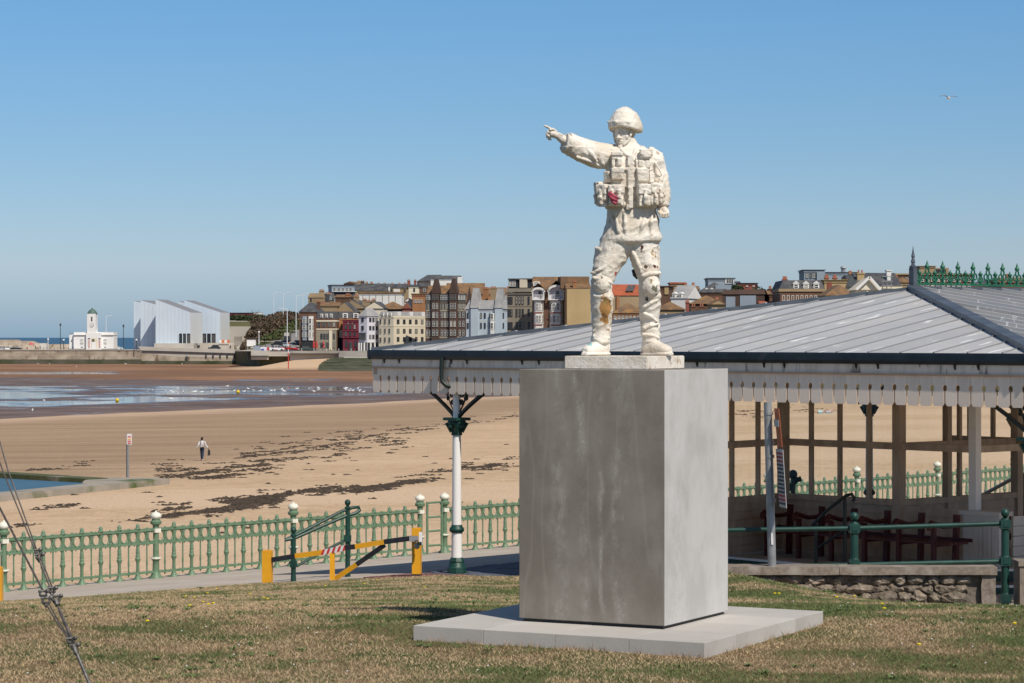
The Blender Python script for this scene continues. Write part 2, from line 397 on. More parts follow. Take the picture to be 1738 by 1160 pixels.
# low ripple ridges of the beach are left to relief; sea beyond the pier
m = mat('sea_water', (.010, .05, .085), (.016, .07, .11), .35, .02, stretch=(1, .3, 1), bump=.6, bscale=.15, bdist=1.2, world=True)
M['sea'] = m
me = bpy.data.meshes.new('sea')
S_ = 70000; yy = [-2000, 800, 3000, 12000, S_]
vs = [(x, y, Z(-10.4)) for y in yy for x in (-S_, -3000, 3000, S_)]
me.from_pydata(vs, [], [(j * 4 + i, j * 4 + i + 1, j * 4 + i + 5, j * 4 + i + 4) for j in range(4) for i in range(3)])
me.materials.append(m); place('sea', me)['kind'] = 'structure'

# ------------------------------------------------------------------ lawn
m = bpy.data.materials.new('lawn_turf'); m.use_nodes = True; g = NT(m); bs = m.node_tree.nodes['Principled BSDF']
pos = g.n('ShaderNodeNewGeometry').outputs['Position']
patch = g.noise(pos, .9, (1, 1, 1), 6, 0, .6); patch2 = g.noise(pos, .22, (1, 1, 1), 4)
fn = g.noise(pos, 26, (1, 1, 1), 6, 0, .7)
c = g.mix(g.rng(fn, .35, .65), (.24, .165, .095), (.13, .10, .05))
c = g.mix(g.rng(g.math('ADD', patch, g.math('MULTIPLY', patch2, .5)), .68, .86), c, (.085, .10, .035))
g.L(c, bs.inputs['Base Color']); bs.inputs['Roughness'].default_value = 1; bs.inputs['Specular IOR Level'].default_value = .1
bp = g.n('ShaderNodeBump'); bp.inputs['Distance'].default_value = .03; bp.inputs['Strength'].default_value = .8; g.L(fn, bp.inputs['Height']); g.L(bp.outputs[0], bs.inputs['Normal'])
M['turf'] = m
# grid in x with y running up to the edge, so that the border is clean
xs = sorted(set([round(v, 3) for v in list(np.arange(-30, -9, 1.5)) + list(np.arange(-9, 9, .2)) + list(np.arange(9, 30.1, 1.5))])); vs = []; fs = []; NR = 240
for x in xs:
    ye = lawn_y(x)
    for j in range(NR + 1):
        t = j / NR; y = -12 + (ye + 12) * t; vs.append((x, y, E + z_lawn(x, y)))
    vs.append((x, ye + .02, E + z_lawn(x, ye) - 2.5))
K = NR + 2
for i in range(len(xs) - 1):
    for j in range(K - 1):
        a = i * K + j; fs.append((a, a + K, a + K + 1, a + 1))
me = bpy.data.meshes.new('lawn'); me.from_pydata(vs, [], fs); me.materials.append(m)
me.polygons.foreach_set('use_smooth', [True] * len(me.polygons)); place('lawn', me)['kind'] = 'structure'

# grass blades, numpy: one triangle each, nearer ones denser
def blades(name, label, n, seed, hgt_, wid, tone, ymin=14.4):
    rs = np.random.RandomState(seed)
    out = []
    u = rs.rand(n * 2)
    ys_ = ymin * (45.0 / ymin) ** u            # ~1/y density in depth
    xs_ = (rs.rand(n * 2) - .5) * 2 * (ys_ * .235 + .6)
    keep = np.array([ys_[i] < lawn_y(xs_[i]) - .02 for i in range(len(ys_))])
    # the paving slab stays clear
    cx, cy = SLABC; ca, sa = math.cos(R(27.5)), math.sin(R(27.5))
    dx, dy = xs_ - cx, ys_ - cy; lu = dx * ca - dy * sa; lv = dx * sa + dy * ca
    keep &= ~((abs(lu) < 1.18) & (abs(lv) < 1.18))
    xs_, ys_ = xs_[keep][:n], ys_[keep][:n]; n = len(xs_)
    xs_g = xs_; 
    nz = np.array([noise.noise(Vector((x * .9, y * .9, 3.3))) + .6 * noise.noise(Vector((x * 3.1, y * 3.1, 1.3))) + .5 * noise.noise(Vector((x * .25, y * .25, 7.3))) for x, y in zip(xs_, ys_)])
    zz = np.array([E + z_lawn(x, y) for x, y in zip(xs_, ys_)])
    h = hgt_ * (.45 + rs.rand(n) * .9) * (1 + .22 * np.clip(nz, -1, 1)); a = rs.rand(n) * 6.283; wv = wid * (.7 + rs.rand(n) * .6) * (ys_ / 20) ** .6
    la = rs.rand(n) * 6.283; ll = h * (.5 + rs.rand(n) * 1.9)
    v = np.zeros((n, 3, 3))
    v[:, 0] = np.stack([xs_ - np.cos(a) * wv, ys_ - np.sin(a) * wv, zz - .004], 1)
    v[:, 1] = np.stack([xs_ + np.cos(a) * wv, ys_ + np.sin(a) * wv, zz - .004], 1)
    v[:, 2] = np.stack([xs_ + np.cos(la) * ll, ys_ + np.sin(la) * ll, zz + h], 1)
    me = bpy.data.meshes.new(name); me.vertices.add(n * 3); me.vertices.foreach_set('co', v.reshape(-1).astype('f'))
    me.loops.add(n * 3); me.loops.foreach_set('vertex_index', np.arange(n * 3, dtype='i'))
    me.polygons.add(n); me.polygons.foreach_set('loop_start', np.arange(0, n * 3, 3, dtype='i')); me.polygons.foreach_set('loop_total', np.full(n, 3, dtype='i'))
    green = 1 / (1 + np.exp(-(nz * 5.0 + tone + np.clip(xs_ * .55, -.6, 1.5) + rs.randn(n) * 1.0)))
    at = me.attributes.new('tone', 'FLOAT', 'FACE'); at.data.foreach_set('value', green.astype('f'))
    at = me.attributes.new('lum', 'FLOAT', 'FACE'); at.data.foreach_set('value', rs.rand(n).astype('f'))
    me.update(); me.materials.append(M['blade'])
    o = place(name, me); tag(o, label, None, None, 'stuff'); return o
m = bpy.data.materials.new('grass_blade'); m.use_nodes = True; g = NT(m); bs = m.node_tree.nodes['Principled BSDF']
ta = g.n('ShaderNodeAttribute', attribute_name='tone').outputs['Fac']; lu_ = g.n('ShaderNodeAttribute', attribute_name='lum').outputs['Fac']
straw = g.mix(lu_, (.30, .21, .115), (.62, .46, .28)); gr = g.mix(lu_, (.07, .10, .03), (.17, .20, .075))
g.L(g.mix(g.rng(ta, .35, .65), straw, gr), bs.inputs['Base Color']); bs.inputs['Roughness'].default_value = .7; bs.inputs['Specular IOR Level'].default_value = .2
M['blade'] = m
PC = Vector((.863, 19.56, 0)); SLABC = (.85, 19.52)
blades('grass', 'short patchy turf with straw coloured dry stalks and green clumps', 680000, 3, .018, .0030, -.45)

# ------------------------------------------------------------------ promenade
def flat(name, poly, z, mt, kind='structure', thick=0):
    b = MB()
    if thick: b.prism([(x, y, z - thick) for x, y in poly], (0, 0, thick))
    else: b.add([(x, y, z) for x, y in poly], [tuple(range(len(poly)))])
    o = b.build(name, mt); o['kind'] = kind; return o
fd = Vector((.6785, .7346, 0)).normalized(); fn_ = Vector((fd.y, -fd.x, 0)); F0 = Vector((-9.79, 49.3, Z(-4.9)))
def FP(t, off=0, z=0): return F0 + fd * t + fn_ * off + Vector((0, 0, z))
vs = []; fs = []; offs = [-.4, -.35, 0, 2, 4, 6, 8, 9, 9.3, 34]
for t in (-50, 56.6):
    for o_f in offs:
        p = FP(t, o_f); vs.append((p.x, p.y, Z(z_path(p.x, p.y)) - (.6 if o_f < -.38 else 0)))
for j in range(len(offs) - 1): fs.append((j, j + 1, j + 1 + len(offs), j + len(offs)))
me = bpy.data.meshes.new('promenade'); me.from_pydata(vs, [], fs); me.materials.append(M['asphalt']); me.update(); place('promenade', me)['kind'] = 'structure'
a_ = FP(-50, -.42); b_ = FP(56.6, -.42)
# sea wall below the fence
o = MB().prism([(a_.x, a_.y, Z(ZG) - 7.5), (b_.x, b_.y, Z(ZG) - 7.5), (b_.x + .5, b_.y - .5, Z(ZG) - 7.5), (a_.x + .5, a_.y - .5, Z(ZG) - 7.5)], (0, 0, 6.5)).build('retaining_wall', M['sea_wall']); o['kind'] = 'structure'
# pavers: brick-shaped pieces near the barrier and below the shelter
pv_root_r = thing('brick_paving', 'dusky red brick paving in front of the yellow barrier', 'paving', (0, 0, 0))
pv_root_b = thing('block_paving', 'dark blue grey block paving around the white shelter column', 'paving', (0, 0, 0))
br = MB().box(-.098, .098, -.098, .098, 0, .03).mesh('brick', M['paver_red']); bb = MB().box(-.155, .155, -.155, .155, 0, .03).mesh('brick', M['paver_blue'])
me2 = [(pv_root_r, br, .205, 'brick'), (pv_root_b, bb, .32, 'brick')]
e_ = Vector((.677, -.735, 0)).normalized(); n_ = Vector((.735, .677, 0)).normalized(); Lp = Vector((-2.566, 47.03, 0))
az = math.atan2(e_.y, e_.x)
def inpoly(x, y, poly):
    c = False; j = len(poly) - 1
    for i in range(len(poly)):
        if (poly[i][1] > y) != (poly[j][1] > y) and x < (poly[j][0] - poly[i][0]) * (y - poly[i][1]) / (poly[j][1] - poly[i][1]) + poly[i][0]: c = not c
        j = i
    return c
def wp(px, py): 
    Y = -ZG * F / (py - HZ); return ((px - 869) / F * Y, Y)
redp = [wp(500, 990), wp(585, 978), wp(640, 970), wp(745, 965), wp(735, 972), wp(900, 990), wp(700, 1000)]
bluep = [wp(735, 966), wp(880, 946), wp(1000, 930), wp(1180, 940), wp(1240, 990), wp(760, 990), wp(722, 974)]
cnt = {0: 0, 1: 0}; rest = [MB(), MB()]
for which, (root, me_, st, nm) in enumerate(me2):
    poly = (redp, bluep)[which]; cells = []
    for i in range(-60, 60):
        for j in range(-60, 60):
            p = Vector((0, 45, 0)) + e_ * (i * st + (.5 * st if j % 2 else 0)) + n_ * (j * st)
            if inpoly(p.x, p.y, poly) and p.y > lawn_y(p.x) - .3: cells.append(p)
    cells.sort(key=lambda p: p.y)
    for p in cells:
        zz = Z(z_path(p.x, p.y)) - .015 + random.uniform(-.003, .003)
        if cnt[which] < 300:
            place('brick', me_, root, (p.x, p.y, zz), az); cnt[which] += 1
        else:
            h = st / 2 - .0045
            rest[which].box(-h, h, -h, h, 0, .03, 0, Matrix.Translation((p.x, p.y, zz)) @ Matrix.Rotation(az, 4, 'Z'))
    if rest[which].v:
        o = rest[which].build('bricks', me_.materials[0], root); o['kind'] = 'stuff'

# ------------------------------------------------------------------ drift weed on the sand
def weed(name, label, lines, seed, n_c, mt):
    rs = random.Random(seed); V = []; Fc = []
    for (pts, width, dens, size) in lines:
        for _ in range(int(dens)):
            k = rs.random() * (len(pts) - 1); i = int(k); f = k - i
            px = pts[i][0] + (pts[i + 1][0] - pts[i][0]) * f; py = pts[i][1] + (pts[i + 1][1] - pts[i][1]) * f
            py += rs.gauss(0, width); p = hit(px, py)
            if noise.noise(Vector((p.x * .95 - p.y * .22, p.y * .12, seed))) < -.05 + rs.random() * .36: continue
            sz = size * rs.uniform(.4, 1.5)
            for _k in range(5 + int(sz * 8)):
                q = Vector((p.x + rs.gauss(0, sz * 1.1), p.y + rs.gauss(0, sz * 1.5), 0)); q.z = E + z_beach(q.x, q.y)
                l = rs.uniform(.10, .32); a = rs.random() * 6.28; wv = rs.uniform(.03, .09); h = rs.uniform(.01, .07)
                d = Vector((math.cos(a), math.sin(a), 0)); s_ = Vector((-d.y, d.x, 0)); b = len(V)
                V += [q - d * l - s_ * wv, q + d * l * .8 - s_ * wv * .6, q + d * l + s_ * wv * .8, q - d * l * .7 + s_ * wv, q + Vector((0, 0, h + .02))]
                Fc += [(b, b + 1, b + 4), (b + 1, b + 2, b + 4), (b + 2, b + 3, b + 4), (b + 3, b, b + 4)]
    me = bpy.data.meshes.new(name); me.from_pydata([tuple(v) for v in V], [], Fc); me.materials.append(mt); o = place(name, me)
    tag(o, label, None, None, 'stuff')
M['weed'] = mat('drift_seaweed', (.035, .024, .015), (.07, .048, .03), .8, 2)
weed('seaweed', 'dark clumps of dry seaweed strewn in lines on the sand', [
    ([(275, 802), (340, 800), (400, 792), (470, 783)], 7, 420, .30), ([(330, 808), (360, 806), (385, 812)], 3.5, 200, .36),
    ([(390, 780), (470, 768), (560, 757), (640, 750), (700, 742)], 10, 600, .19), ([(440, 770), (560, 748), (640, 738), (720, 728), (790, 718), (880, 708)], 3.5, 300, .18),
    ([(270, 880), (330, 868), (400, 855), (470, 848)], 6, 700, .26), ([(430, 850), (520, 838), (600, 830), (650, 828)], 3.5, 420, .26), ([(640, 826), (700, 815), (760, 803), (830, 790), (880, 783)], 4, 420, .24),
    ([(55, 800), (80, 797), (100, 796)], 2, 70, .35), ([(110, 790), (150, 787)], 1.5, 30, .4), ([(20, 905), (70, 865), (150, 855), (200, 848)], 3, 70, .28), ([(215, 890), (280, 882), (360, 875)], 3, 90, .3),
    ([(100, 870), (400, 840), (700, 790), (880, 760)], 30, 120, .1), ([(1240, 705), (1300, 700), (1360, 690), (1395, 684)], 6, 160, .3), ([(400, 800), (520, 790), (640, 775)], 14, 60, .14)], 5, 0, M['weed'])
# ------------------------------------------------------------------ plinth and paving slab
A27 = R(-27.5)
def concrete(name, base, dark, pale, streaks=1.0):
    m = bpy.data.materials.new(name); m.use_nodes = True; g = NT(m); bs = m.node_tree.nodes['Principled BSDF']
    pos = g.n('ShaderNodeTexCoord').outputs['Object']
    cl = g.noise(pos, 2.6, (1, 1, .75), 9, 0, .62)
    c = g.mix(g.rng(cl, .36, .66), base, dark)
    st = g.noise(pos, 3.9, (1, 1, .10), 5, 0, .5); sp = g.noise(pos, 55, (1, 1, .7), 5, 0, .7); br = g.noise(pos, 5, (1, 1, .6), 7, 0, .68)
    sxyz = g.n('ShaderNodeSeparateXYZ'); g.L(pos, sxyz.inputs[0])
    wx = g.math('ADD', g.math('SUBTRACT', sxyz.outputs[0], sxyz.outputs[1]), g.math('MULTIPLY_ADD', g.noise(pos, 2.2, (1, 1, .5), 4, 0, .6), .30, -.15))
    halo = None
    for x0, wd in ((.34, .10), (.53, .075), (.86, .09), (.70, .04)) if streaks == 1.0 else ((1.0, .3), (1.6, .2)):
        v = g.rng(g.math('ABSOLUTE', g.math('SUBTRACT', wx, x0)), 0, wd, 1, 0); halo = v if halo is None else g.math('MAXIMUM', halo, v)
    halo = g.math('MULTIPLY', halo, g.rng(br, .42, .62))
    drk = g.rng(g.noise(pos, 4.5, (1, 1, .07), 4, 0, .5), .56, .66)
    c = g.mix(g.math('MULTIPLY', drk, .10), c, tuple(x * .8 for x in dark))
    c = g.mix(g.math('MULTIPLY', halo, .34 * streaks), c, pale)
    c = g.mix(g.math('MULTIPLY', g.math('MULTIPLY', halo, g.rng(sp, .53, .64)), .38 * streaks), c, tuple(min(1, x * 1.35) for x in pale))
    rn = g.noise(pos, 2.6, (1, 1, .10), 3, 0, .45); rim = g.math('MULTIPLY', g.rng(rn, .485, .50), g.rng(rn, .502, .53, 1, 0))
    c = g.mix(g.math('MULTIPLY', rim, .10 * streaks), c, pale)
    c = g.mix(g.rng(sp, .70, .78), c, tuple(x * .55 for x in dark))
    g.L(c, bs.inputs['Base Color']); bs.inputs['Roughness'].default_value = .88; bs.inputs['Specular IOR Level'].default_value = .15
    bp = g.n('ShaderNodeBump'); bp.inputs['Distance'].default_value = .003; bp.inputs['Strength'].default_value = .4; g.L(sp, bp.inputs['Height']); g.L(bp.outputs[0], bs.inputs['Normal'])
    return m
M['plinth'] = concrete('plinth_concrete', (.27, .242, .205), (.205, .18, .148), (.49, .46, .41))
M['plinth_sunlit'] = concrete('plinth_concrete_sunlit', (.53, .515, .495), (.43, .415, .395), (.64, .63, .615), .8)  # paler concrete copy for the sunward face, sunlight put into its colour
M['slab'] = mat('slab_concrete', (.50, .47, .425), (.42, .39, .35), .75, 1.4, rnd=.06, bump=.15, bscale=60, c3=(.36, .34, .31), s3=3, lo3=.6, hi3=.8)
def bevel_box(sx, sy, sz, bv=.006):
    import bmesh
    me = MB().box(-sx / 2, sx / 2, -sy / 2, sy / 2, 0, sz).mesh('box', [])
    b = bmesh.new(); b.from_mesh(me); bmesh.ops.bevel(b, geom=list(b.edges), offset=bv, segments=2, profile=.6, affect='EDGES'); b.to_mesh(me); b.free()
    me.materials.clear(); return me
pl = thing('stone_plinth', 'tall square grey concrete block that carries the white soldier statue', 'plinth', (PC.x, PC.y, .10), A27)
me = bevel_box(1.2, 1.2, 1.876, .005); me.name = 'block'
me.materials.append(M['plinth']); me.materials.append(M['plinth_sunlit'])
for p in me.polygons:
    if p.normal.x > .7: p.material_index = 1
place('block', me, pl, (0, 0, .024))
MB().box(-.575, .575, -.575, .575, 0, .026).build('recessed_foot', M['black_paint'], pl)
sb = thing('paving_slab', 'low square platform of pale grey slabs set in the grass under the plinth', 'platform', (SLABC[0], SLABC[1], 0), A27)
me = bevel_box(.5845, .5845, .30, .004); me.name = 'slab_tile'; me.materials.append(M['slab'])
for i in range(4):
    for j in range(4):
        place('slab_tile', me, sb, ((i - 1.5) * .588, (j - 1.5) * .588, -.2 + random.uniform(-.001, .001)))
MB().box(-1.17, 1.17, -1.17, 1.17, -.25, .07).build('bedding', M['mortar'], sb)

# ------------------------------------------------------------------ the soldier
m = bpy.data.materials.new('weathered_plaster'); m.use_nodes = True; g = NT(m); bs = m.node_tree.nodes['Principled BSDF']
pos = g.n('ShaderNodeTexCoord').outputs['Object']
n1 = g.noise(pos, 5, (1, 1, 1), 6); n2 = g.noise(pos, 38, (1, 1, 1), 6, 0, .65); n3 = g.noise(pos, 13, (1, 1, 1), 5, 0, .6)
c = g.mix(g.rng(n1, .35, .68), (.80, .745, .655), (.67, .59, .48))
c = g.mix(g.rng(n3, .58, .70), c, (.46, .36, .26))
c = g.mix(g.math('MULTIPLY', g.rng(n2, .66, .72), g.rng(n1, .5, .62)), c, (.07, .04, .025))
def spot(p, r, colr, jag=.5, stz=1.0):
    global c
    sb_ = g.n('ShaderNodeVectorMath', operation='SUBTRACT'); g.L(pos, sb_.inputs[0]); sb_.inputs[1].default_value = p
    ml = g.n('ShaderNodeVectorMath', operation='MULTIPLY'); g.L(sb_.outputs[0], ml.inputs[0]); ml.inputs[1].default_value = (1, .6, stz)
    ln = g.n('ShaderNodeVectorMath', operation='LENGTH'); g.L(ml.outputs[0], ln.inputs[0])
    dd = g.math('ADD', ln.outputs['Value'], g.math('MULTIPLY_ADD', n3 if r > .03 else n2, r * jag * 4, -r * jag * 2))
    c = g.mix(g.rng(dd, r * .72, r, 1, 0), c, colr)
def S(px, py, dy=0.): return Vector(((px - 1058) / 222., dy, (602 - py) / 222.))
for px, py, dy, r, cc, jg, sz in [(1025, 524, -.12, .050, (.36, .19, .06), .6, .36), (1023, 536, -.12, .028, (.20, .10, .035), .8, .6), (1024, 508, -.12, .020, (.30, .2, .07), .6, .6),
    (1106, 488, -.14, .026, (.16, .16, .11), 1.0, .8), (1107, 451, -.12, .016, (.10, .02, .015), .8, 1), (1092, 452, -.12, .017, (.13, .08, .04), 1., 1), (1085, 421, -.12, .014, (.07, .03, .02), .8, .5),
    (1107, 428, -.12, .026, (.36, .22, .09), 1., .45), (1041, 464, -.10, .015, (.50, .08, .06), .9, .8), (1044, 463, -.1, .010, (.05, .02, .02), .8, .8), (1112, 452, -.1, .008, (.2, .03, .04), .8, 1),
    (1000, 558, -.1, .022, (.16, .42, .42), .9, .6), (998, 584, -.1, .024, (.2, .48, .48), .8, .6), (1121, 614, -.42, .022, (.10, .05, .03), .8, .6), (1146, 617, -.36, .024, (.06, .055, .07), .9, .8),
    (1066, 604, -.3, .020, (.35, .04, .05), .8, 1), (1036, 234, -.1, .008, (.2, .03, .02), .8, 1), (934, 231, 0, .012, (.12, .05, .03), .8, 1), (947, 232, 0, .014, (.22, .09, .03), .9, .6), (1131, 313, 0, .014, (.50, .34, .06), .8, .6),
    (1128, 366, -.05, .022, (.09, .07, .05), .7, 1.2), (1090, 335, -.2, .02, (.3, .19, .1), 1., .8), (1036, 185, 0, .03, (.42, .27, .17), 1.1, .8), (1015, 245, 0, .012, (.2, .12, .08), 1, 1), (1018, 470, -.15, .012, (.08, .07, .05), 1., .7), (1030, 489, -.15, .010, (.08, .06, .04), 1., .8), (1100, 474, -.16, .014, (.25, .19, .08), 1., .5), (1110, 499, -.13, .012, (.06, .05, .04), 1, 1), (1094, 506, -.1, .012, (.1, .08, .06), 1, .6), (1056, 372, -.14, .010, (.2, .14, .09), 1, 1), (1111, 388, -.12, .012, (.16, .1, .06), 1, .6), (1075, 302, -.19, .010, (.12, .08, .05), 1, .8), (1098, 318, -.2, .010, (.1, .07, .05), 1, 1), (1046, 320, -.2, .008, (.15, .1, .07), 1, 1), (1004, 452, -.06, .012, (.1, .07, .05), 1, .6), (1115, 545, -.02, .010, (.1, .07, .05), 1, 1), (1052, 404, -.15, .014, (.3, .21, .12), 1, .7), (1068, 205, -.1, .010, (.2, .13, .09), 1, .6), (1078, 196, 0, .012, (.35, .24, .16), 1, .7), (1065, 617, -.48, .010, (.3, .22, .16), .8, .8)]:
    spot(tuple(S(px, py, dy)), r, cc, jg, sz)
g.L(c, bs.inputs['Base Color']); bs.inputs['Roughness'].default_value = .62; bs.inputs['Specular IOR Level'].default_value = .3
bp = g.n('ShaderNodeBump'); bp.inputs['Distance'].default_value = .010; bp.inputs['Strength'].default_value = .75; g.L(g.math('ADD', n2, g.math('MULTIPLY', g.noise(pos, 120, (1, 1, 1), 5), .4)), bp.inputs['Height']); g.L(bp.outputs[0], bs.inputs['Normal'])
M['plaster'] = m
M['red_cloth'] = mat('faded_red_paint', (.42, .06, .09), (.28, .04, .07), .6, 30)

def sculpt(name, mb, parent, vox=.006, sm_it=2, fold=0., fs=(6, 6, 13), mt=None, zone=None):
    me = mb.mesh(name, [mt or M['plaster']])
    o = bpy.data.objects.new(name, me); COL.objects.link(o)
    r = o.modifiers.new('r', 'REMESH'); r.mode = 'VOXEL'; r.voxel_size = vox; r.use_smooth_shade = True
    s = o.modifiers.new('s', 'SMOOTH'); s.factor = .5; s.iterations = sm_it
    dg = bpy.context.evaluated_depsgraph_get(); nm = bpy.data.meshes.new_from_object(o.evaluated_get(dg))
    o.modifiers.clear(); o.data = nm; nm.name = name
    if not nm.materials: nm.materials.append(mt or M['plaster'])
    if fold:
        n = len(nm.vertices); co = np.zeros(n * 3, 'f'); nm.vertices.foreach_get('co', co); co = co.reshape(-1, 3)
        no = np.zeros(n * 3, 'f'); nm.vertices.foreach_get('normal', no); no = no.reshape(-1, 3)
        dsp = np.zeros(n, 'f')
        for i in range(n):
            x, y, z = co[i]
            a = zone(x, y, z) if zone else 1.0
            if a <= 0: continue
            q = Vector((x * fs[0] + z * 3.0, y * fs[1], z * fs[2] - x * 3.5))
            v = noise.noise(q); v2 = noise.noise(q * 2.3 + Vector((9, 2, 4)))
            dsp[i] = a * ((1 - 2.4 * abs(v)) * .75 + (1 - 2.4 * abs(v2)) * .35)
        co += no * (dsp * fold)[:, None]
        nm.vertices.foreach_set('co', co.reshape(-1))
    nm.polygons.foreach_set('use_smooth', [True] * len(nm.polygons)); nm.update()
    o.parent = parent
    return o

ST = thing('soldier_statue', 'weathered white statue of a helmeted soldier pointing out to sea, on the tall plinth', 'statue', (PC.x, PC.y, 2.10))
# base block turned with the plinth
b = MB(); b.box(-.345, .345, -.345, .345, -.10, 0, 0, Matrix.Rotation(A27, 4, 'Z'))
me = b.mesh('base_block', M['plaster'])
import bmesh
bm_ = bmesh.new(); bm_.from_mesh(me); bmesh.ops.bevel(bm_, geom=list(bm_.edges), offset=.006, segments=2, affect='EDGES'); bm_.to_mesh(me); bm_.free()
place('base_block', me, ST)
def q(px, py, dy=0.): return S(px, py, dy)
def ring(px, py, rx_px, ry, dy=0., tx=0., ty=0.):
    p = S(px, py, dy); return (p.x, p.y, p.z, rx_px / 222., ry, tx, ty)
# --- body: jacket, arms, trousers as one skin
b = MB()
b.rings([ring(1067, 412, 40, .115), ring(1069, 400, 47, .152, 0, .02), ring(1071, 378, 45, .15), ring(1070, 352, 41, .138), ring(1068, 330, 40, .135), ring(1067, 300, 39, .135), ring(1067, 275, 43, .132),
         ring(1068, 262, 43, .118), ring(1066, 252, 30, .09), ring(1064, 243, 16, .062, -.005), ring(1061, 232, 13, .055, -.01)], 28, p=2.3)
# jacket hem flare
b.rings([ring(1068, 409, 49, .158, 0, .03), ring(1069, 403, 50, .163, 0, .03), ring(1069, 396, 48, .158, 0, .03), ring(1069, 385, 44, .15)], 28, p=2.3)
# pointing arm (image left, a little towards the viewer)
b.tube([q(1044, 262, 0), q(1028, 264, -.02), q(1010, 262, -.05), q(990, 256, -.09), q(972, 249, -.13), q(958, 243, -.16)], [.085, .098, .098, .092, .084, .083], 18)
b.tube([q(964, 240, -.16), q(959, 244, -.17), q(954, 243, -.178)], [.080, .088, .074], 18)
b.tube([q(963, 259, -.16), q(957, 261, -.165)], [.03, .022], 10)
# hanging arm (image right)
b.tube([q(1093, 261, .0), q(1107, 269, .01), q(1114, 287, .02), q(1119, 306, .02), q(1122, 325, .005), q(1122, 342, -.01), q(1121, 350, -.02)], [.070, .074, .064, .060, .056, .053, .049], 16)
# trousers
b.tube([q(1052, 398, 0), q(1043, 415, -.01), q(1034, 436, -.03), q(1024, 458, -.055), q(1018, 478, -.06), q(1019, 500, -.045), q(1019, 525, -.025), q(1018, 550, -.01), q(1017, 570, -.01), q(1017, 580, -.01)],
       [.135, .126, .108, .092, .076, .080, .079, .068, .066, .068], 20)
b.tube([q(1083, 398, 0), q(1088, 415, .0), q(1091, 436, -.01), q(1096, 458, -.03), q(1099, 478, -.04), q(1100, 500, -.03), q(1100, 525, -.005), q(1101, 550, .015), q(1102, 568, .01), q(1102, 579, .01)],
       [.13, .120, .108, .090, .077, .078, .074, .068, .066, .068], 20)
b.ell(q(1064, 408, 0), (.10, .10, .11))
# cloth rolls, stacked at the ankle, knee and crotch
for (x0, y0, d0, x1, y1, d1, r) in [(1003, 568, -.05, 1031, 572, -.05, .012), (1002, 560, -.05, 1032, 556, -.06, .010), (1087, 566, -.05, 1116, 572, -.04, .012), (1088, 556, -.05, 1115, 548, -.05, .011), (1088, 530, -.075, 1114, 545, -.05, .012),
    (1002, 470, -.14, 1036, 480, -.12, .013), (1005, 460, -.15, 1044, 448, -.10, .011), (1030, 440, -.13, 1058, 428, -.07, .012), (1000, 462, -.08, 1030, 464, -.14, .014), (1070, 425, -.10, 1088, 470, -.10, .010), (1084, 468, -.12, 1116, 462, -.10, .013),
    (1088, 520, -.09, 1112, 508, -.09, .011), (1004, 500, -.11, 1034, 508, -.10, .010), (1046, 395, -.15, 1040, 360, -.14, .010), (1058, 400, -.155, 1056, 358, -.14, .011), (1080, 404, -.155, 1092, 362, -.13, .010), (1099, 400, -.13, 1103, 360, -.12, .012),
    (975, 268, -.19, 1020, 284, -.09, .012), (985, 245, -.18, 1010, 276, -.15, .011), (1005, 244, -.13, 1020, 280, -.12, .012), (1124, 290, -.04, 1114, 318, -.05, .010), (1108, 275, -.07, 1122, 300, -.05, .010), (1128, 318, -.03, 1112, 330, -.04, .010)]:
    b.tube([q(x0, y0, d0), (q(x0, y0, d0) + q(x1, y1, d1)) / 2 + Vector((0, -.012, .006)), q(x1, y1, d1)], [r * .6, r, r * .5], 8)
# trouser side seam and pockets
b.box(-.040, .040, -.012, .012, -.07, .06, 0, Matrix.Translation(q(1013, 434, -.045)) @ Matrix.Rotation(R(-60), 4, 'Z') @ Matrix.Rotation(R(14), 4, 'Y'))
b.box(-.045, .045, -.014, .014, -.07, .06, 0, Matrix.Translation(q(1109, 432, -.025)) @ Matrix.Rotation(R(55), 4, 'Z'))
def cloth(x, y, z):
    px, py = x * 222 + 1058, 602 - z * 222
    if py < 250: return 0
    if py > 583: return 0
    if 960 < px < 1030 and py < 300: return 1.0
    if 255 < py < 350 and px < 1108: return .35
    return 1.0
sculpt('body', b, ST, .0058, 2, .0115, (5, 4.5, 8.5), zone=cloth)
# --- forearm, hand pointing: palm, five fingers
b = MB()
b.tube([q(962, 243, -.165), q(950, 237, -.18), q(942, 231, -.19)], [.040, .034, .027], 12)
b.tube([q(942, 232, -.19), q(936, 229.5, -.195), q(930, 229, -.2)], [(.030, .026), (.037, .028), (.036, .026)], 12)
def finger(pts, r): b.tube([q(*p) for p in pts], r, 8)
finger([(936, 224, -.2), (930, 220, -.206), (924, 217, -.21), (919.5, 215.5, -.214)], [.0115, .0105, .0095, .006])
finger([(933, 228, -.215), (926, 226, -.226), (924, 231, -.222), (930, 234, -.212)], [.0115, .0115, .010, .008])
finger([(933, 231, -.207), (926, 230, -.212), (925, 235, -.205), (931, 237, -.2)], [.0115, .0115, .010, .008])
finger([(935, 233, -.195), (928, 234, -.196), (928, 238, -.192), (933, 239, -.19)], [.0105, .0105, .009, .007])
finger([(941, 226, -.20), (935, 221.5, -.222), (929, 223.5, -.236)], [.0125, .0115, .009])
b.tube([q(948, 229, -.184), q(945, 236, -.184)], [.034, .031], 12)
sculpt('hand', b, ST, .0035, 1)
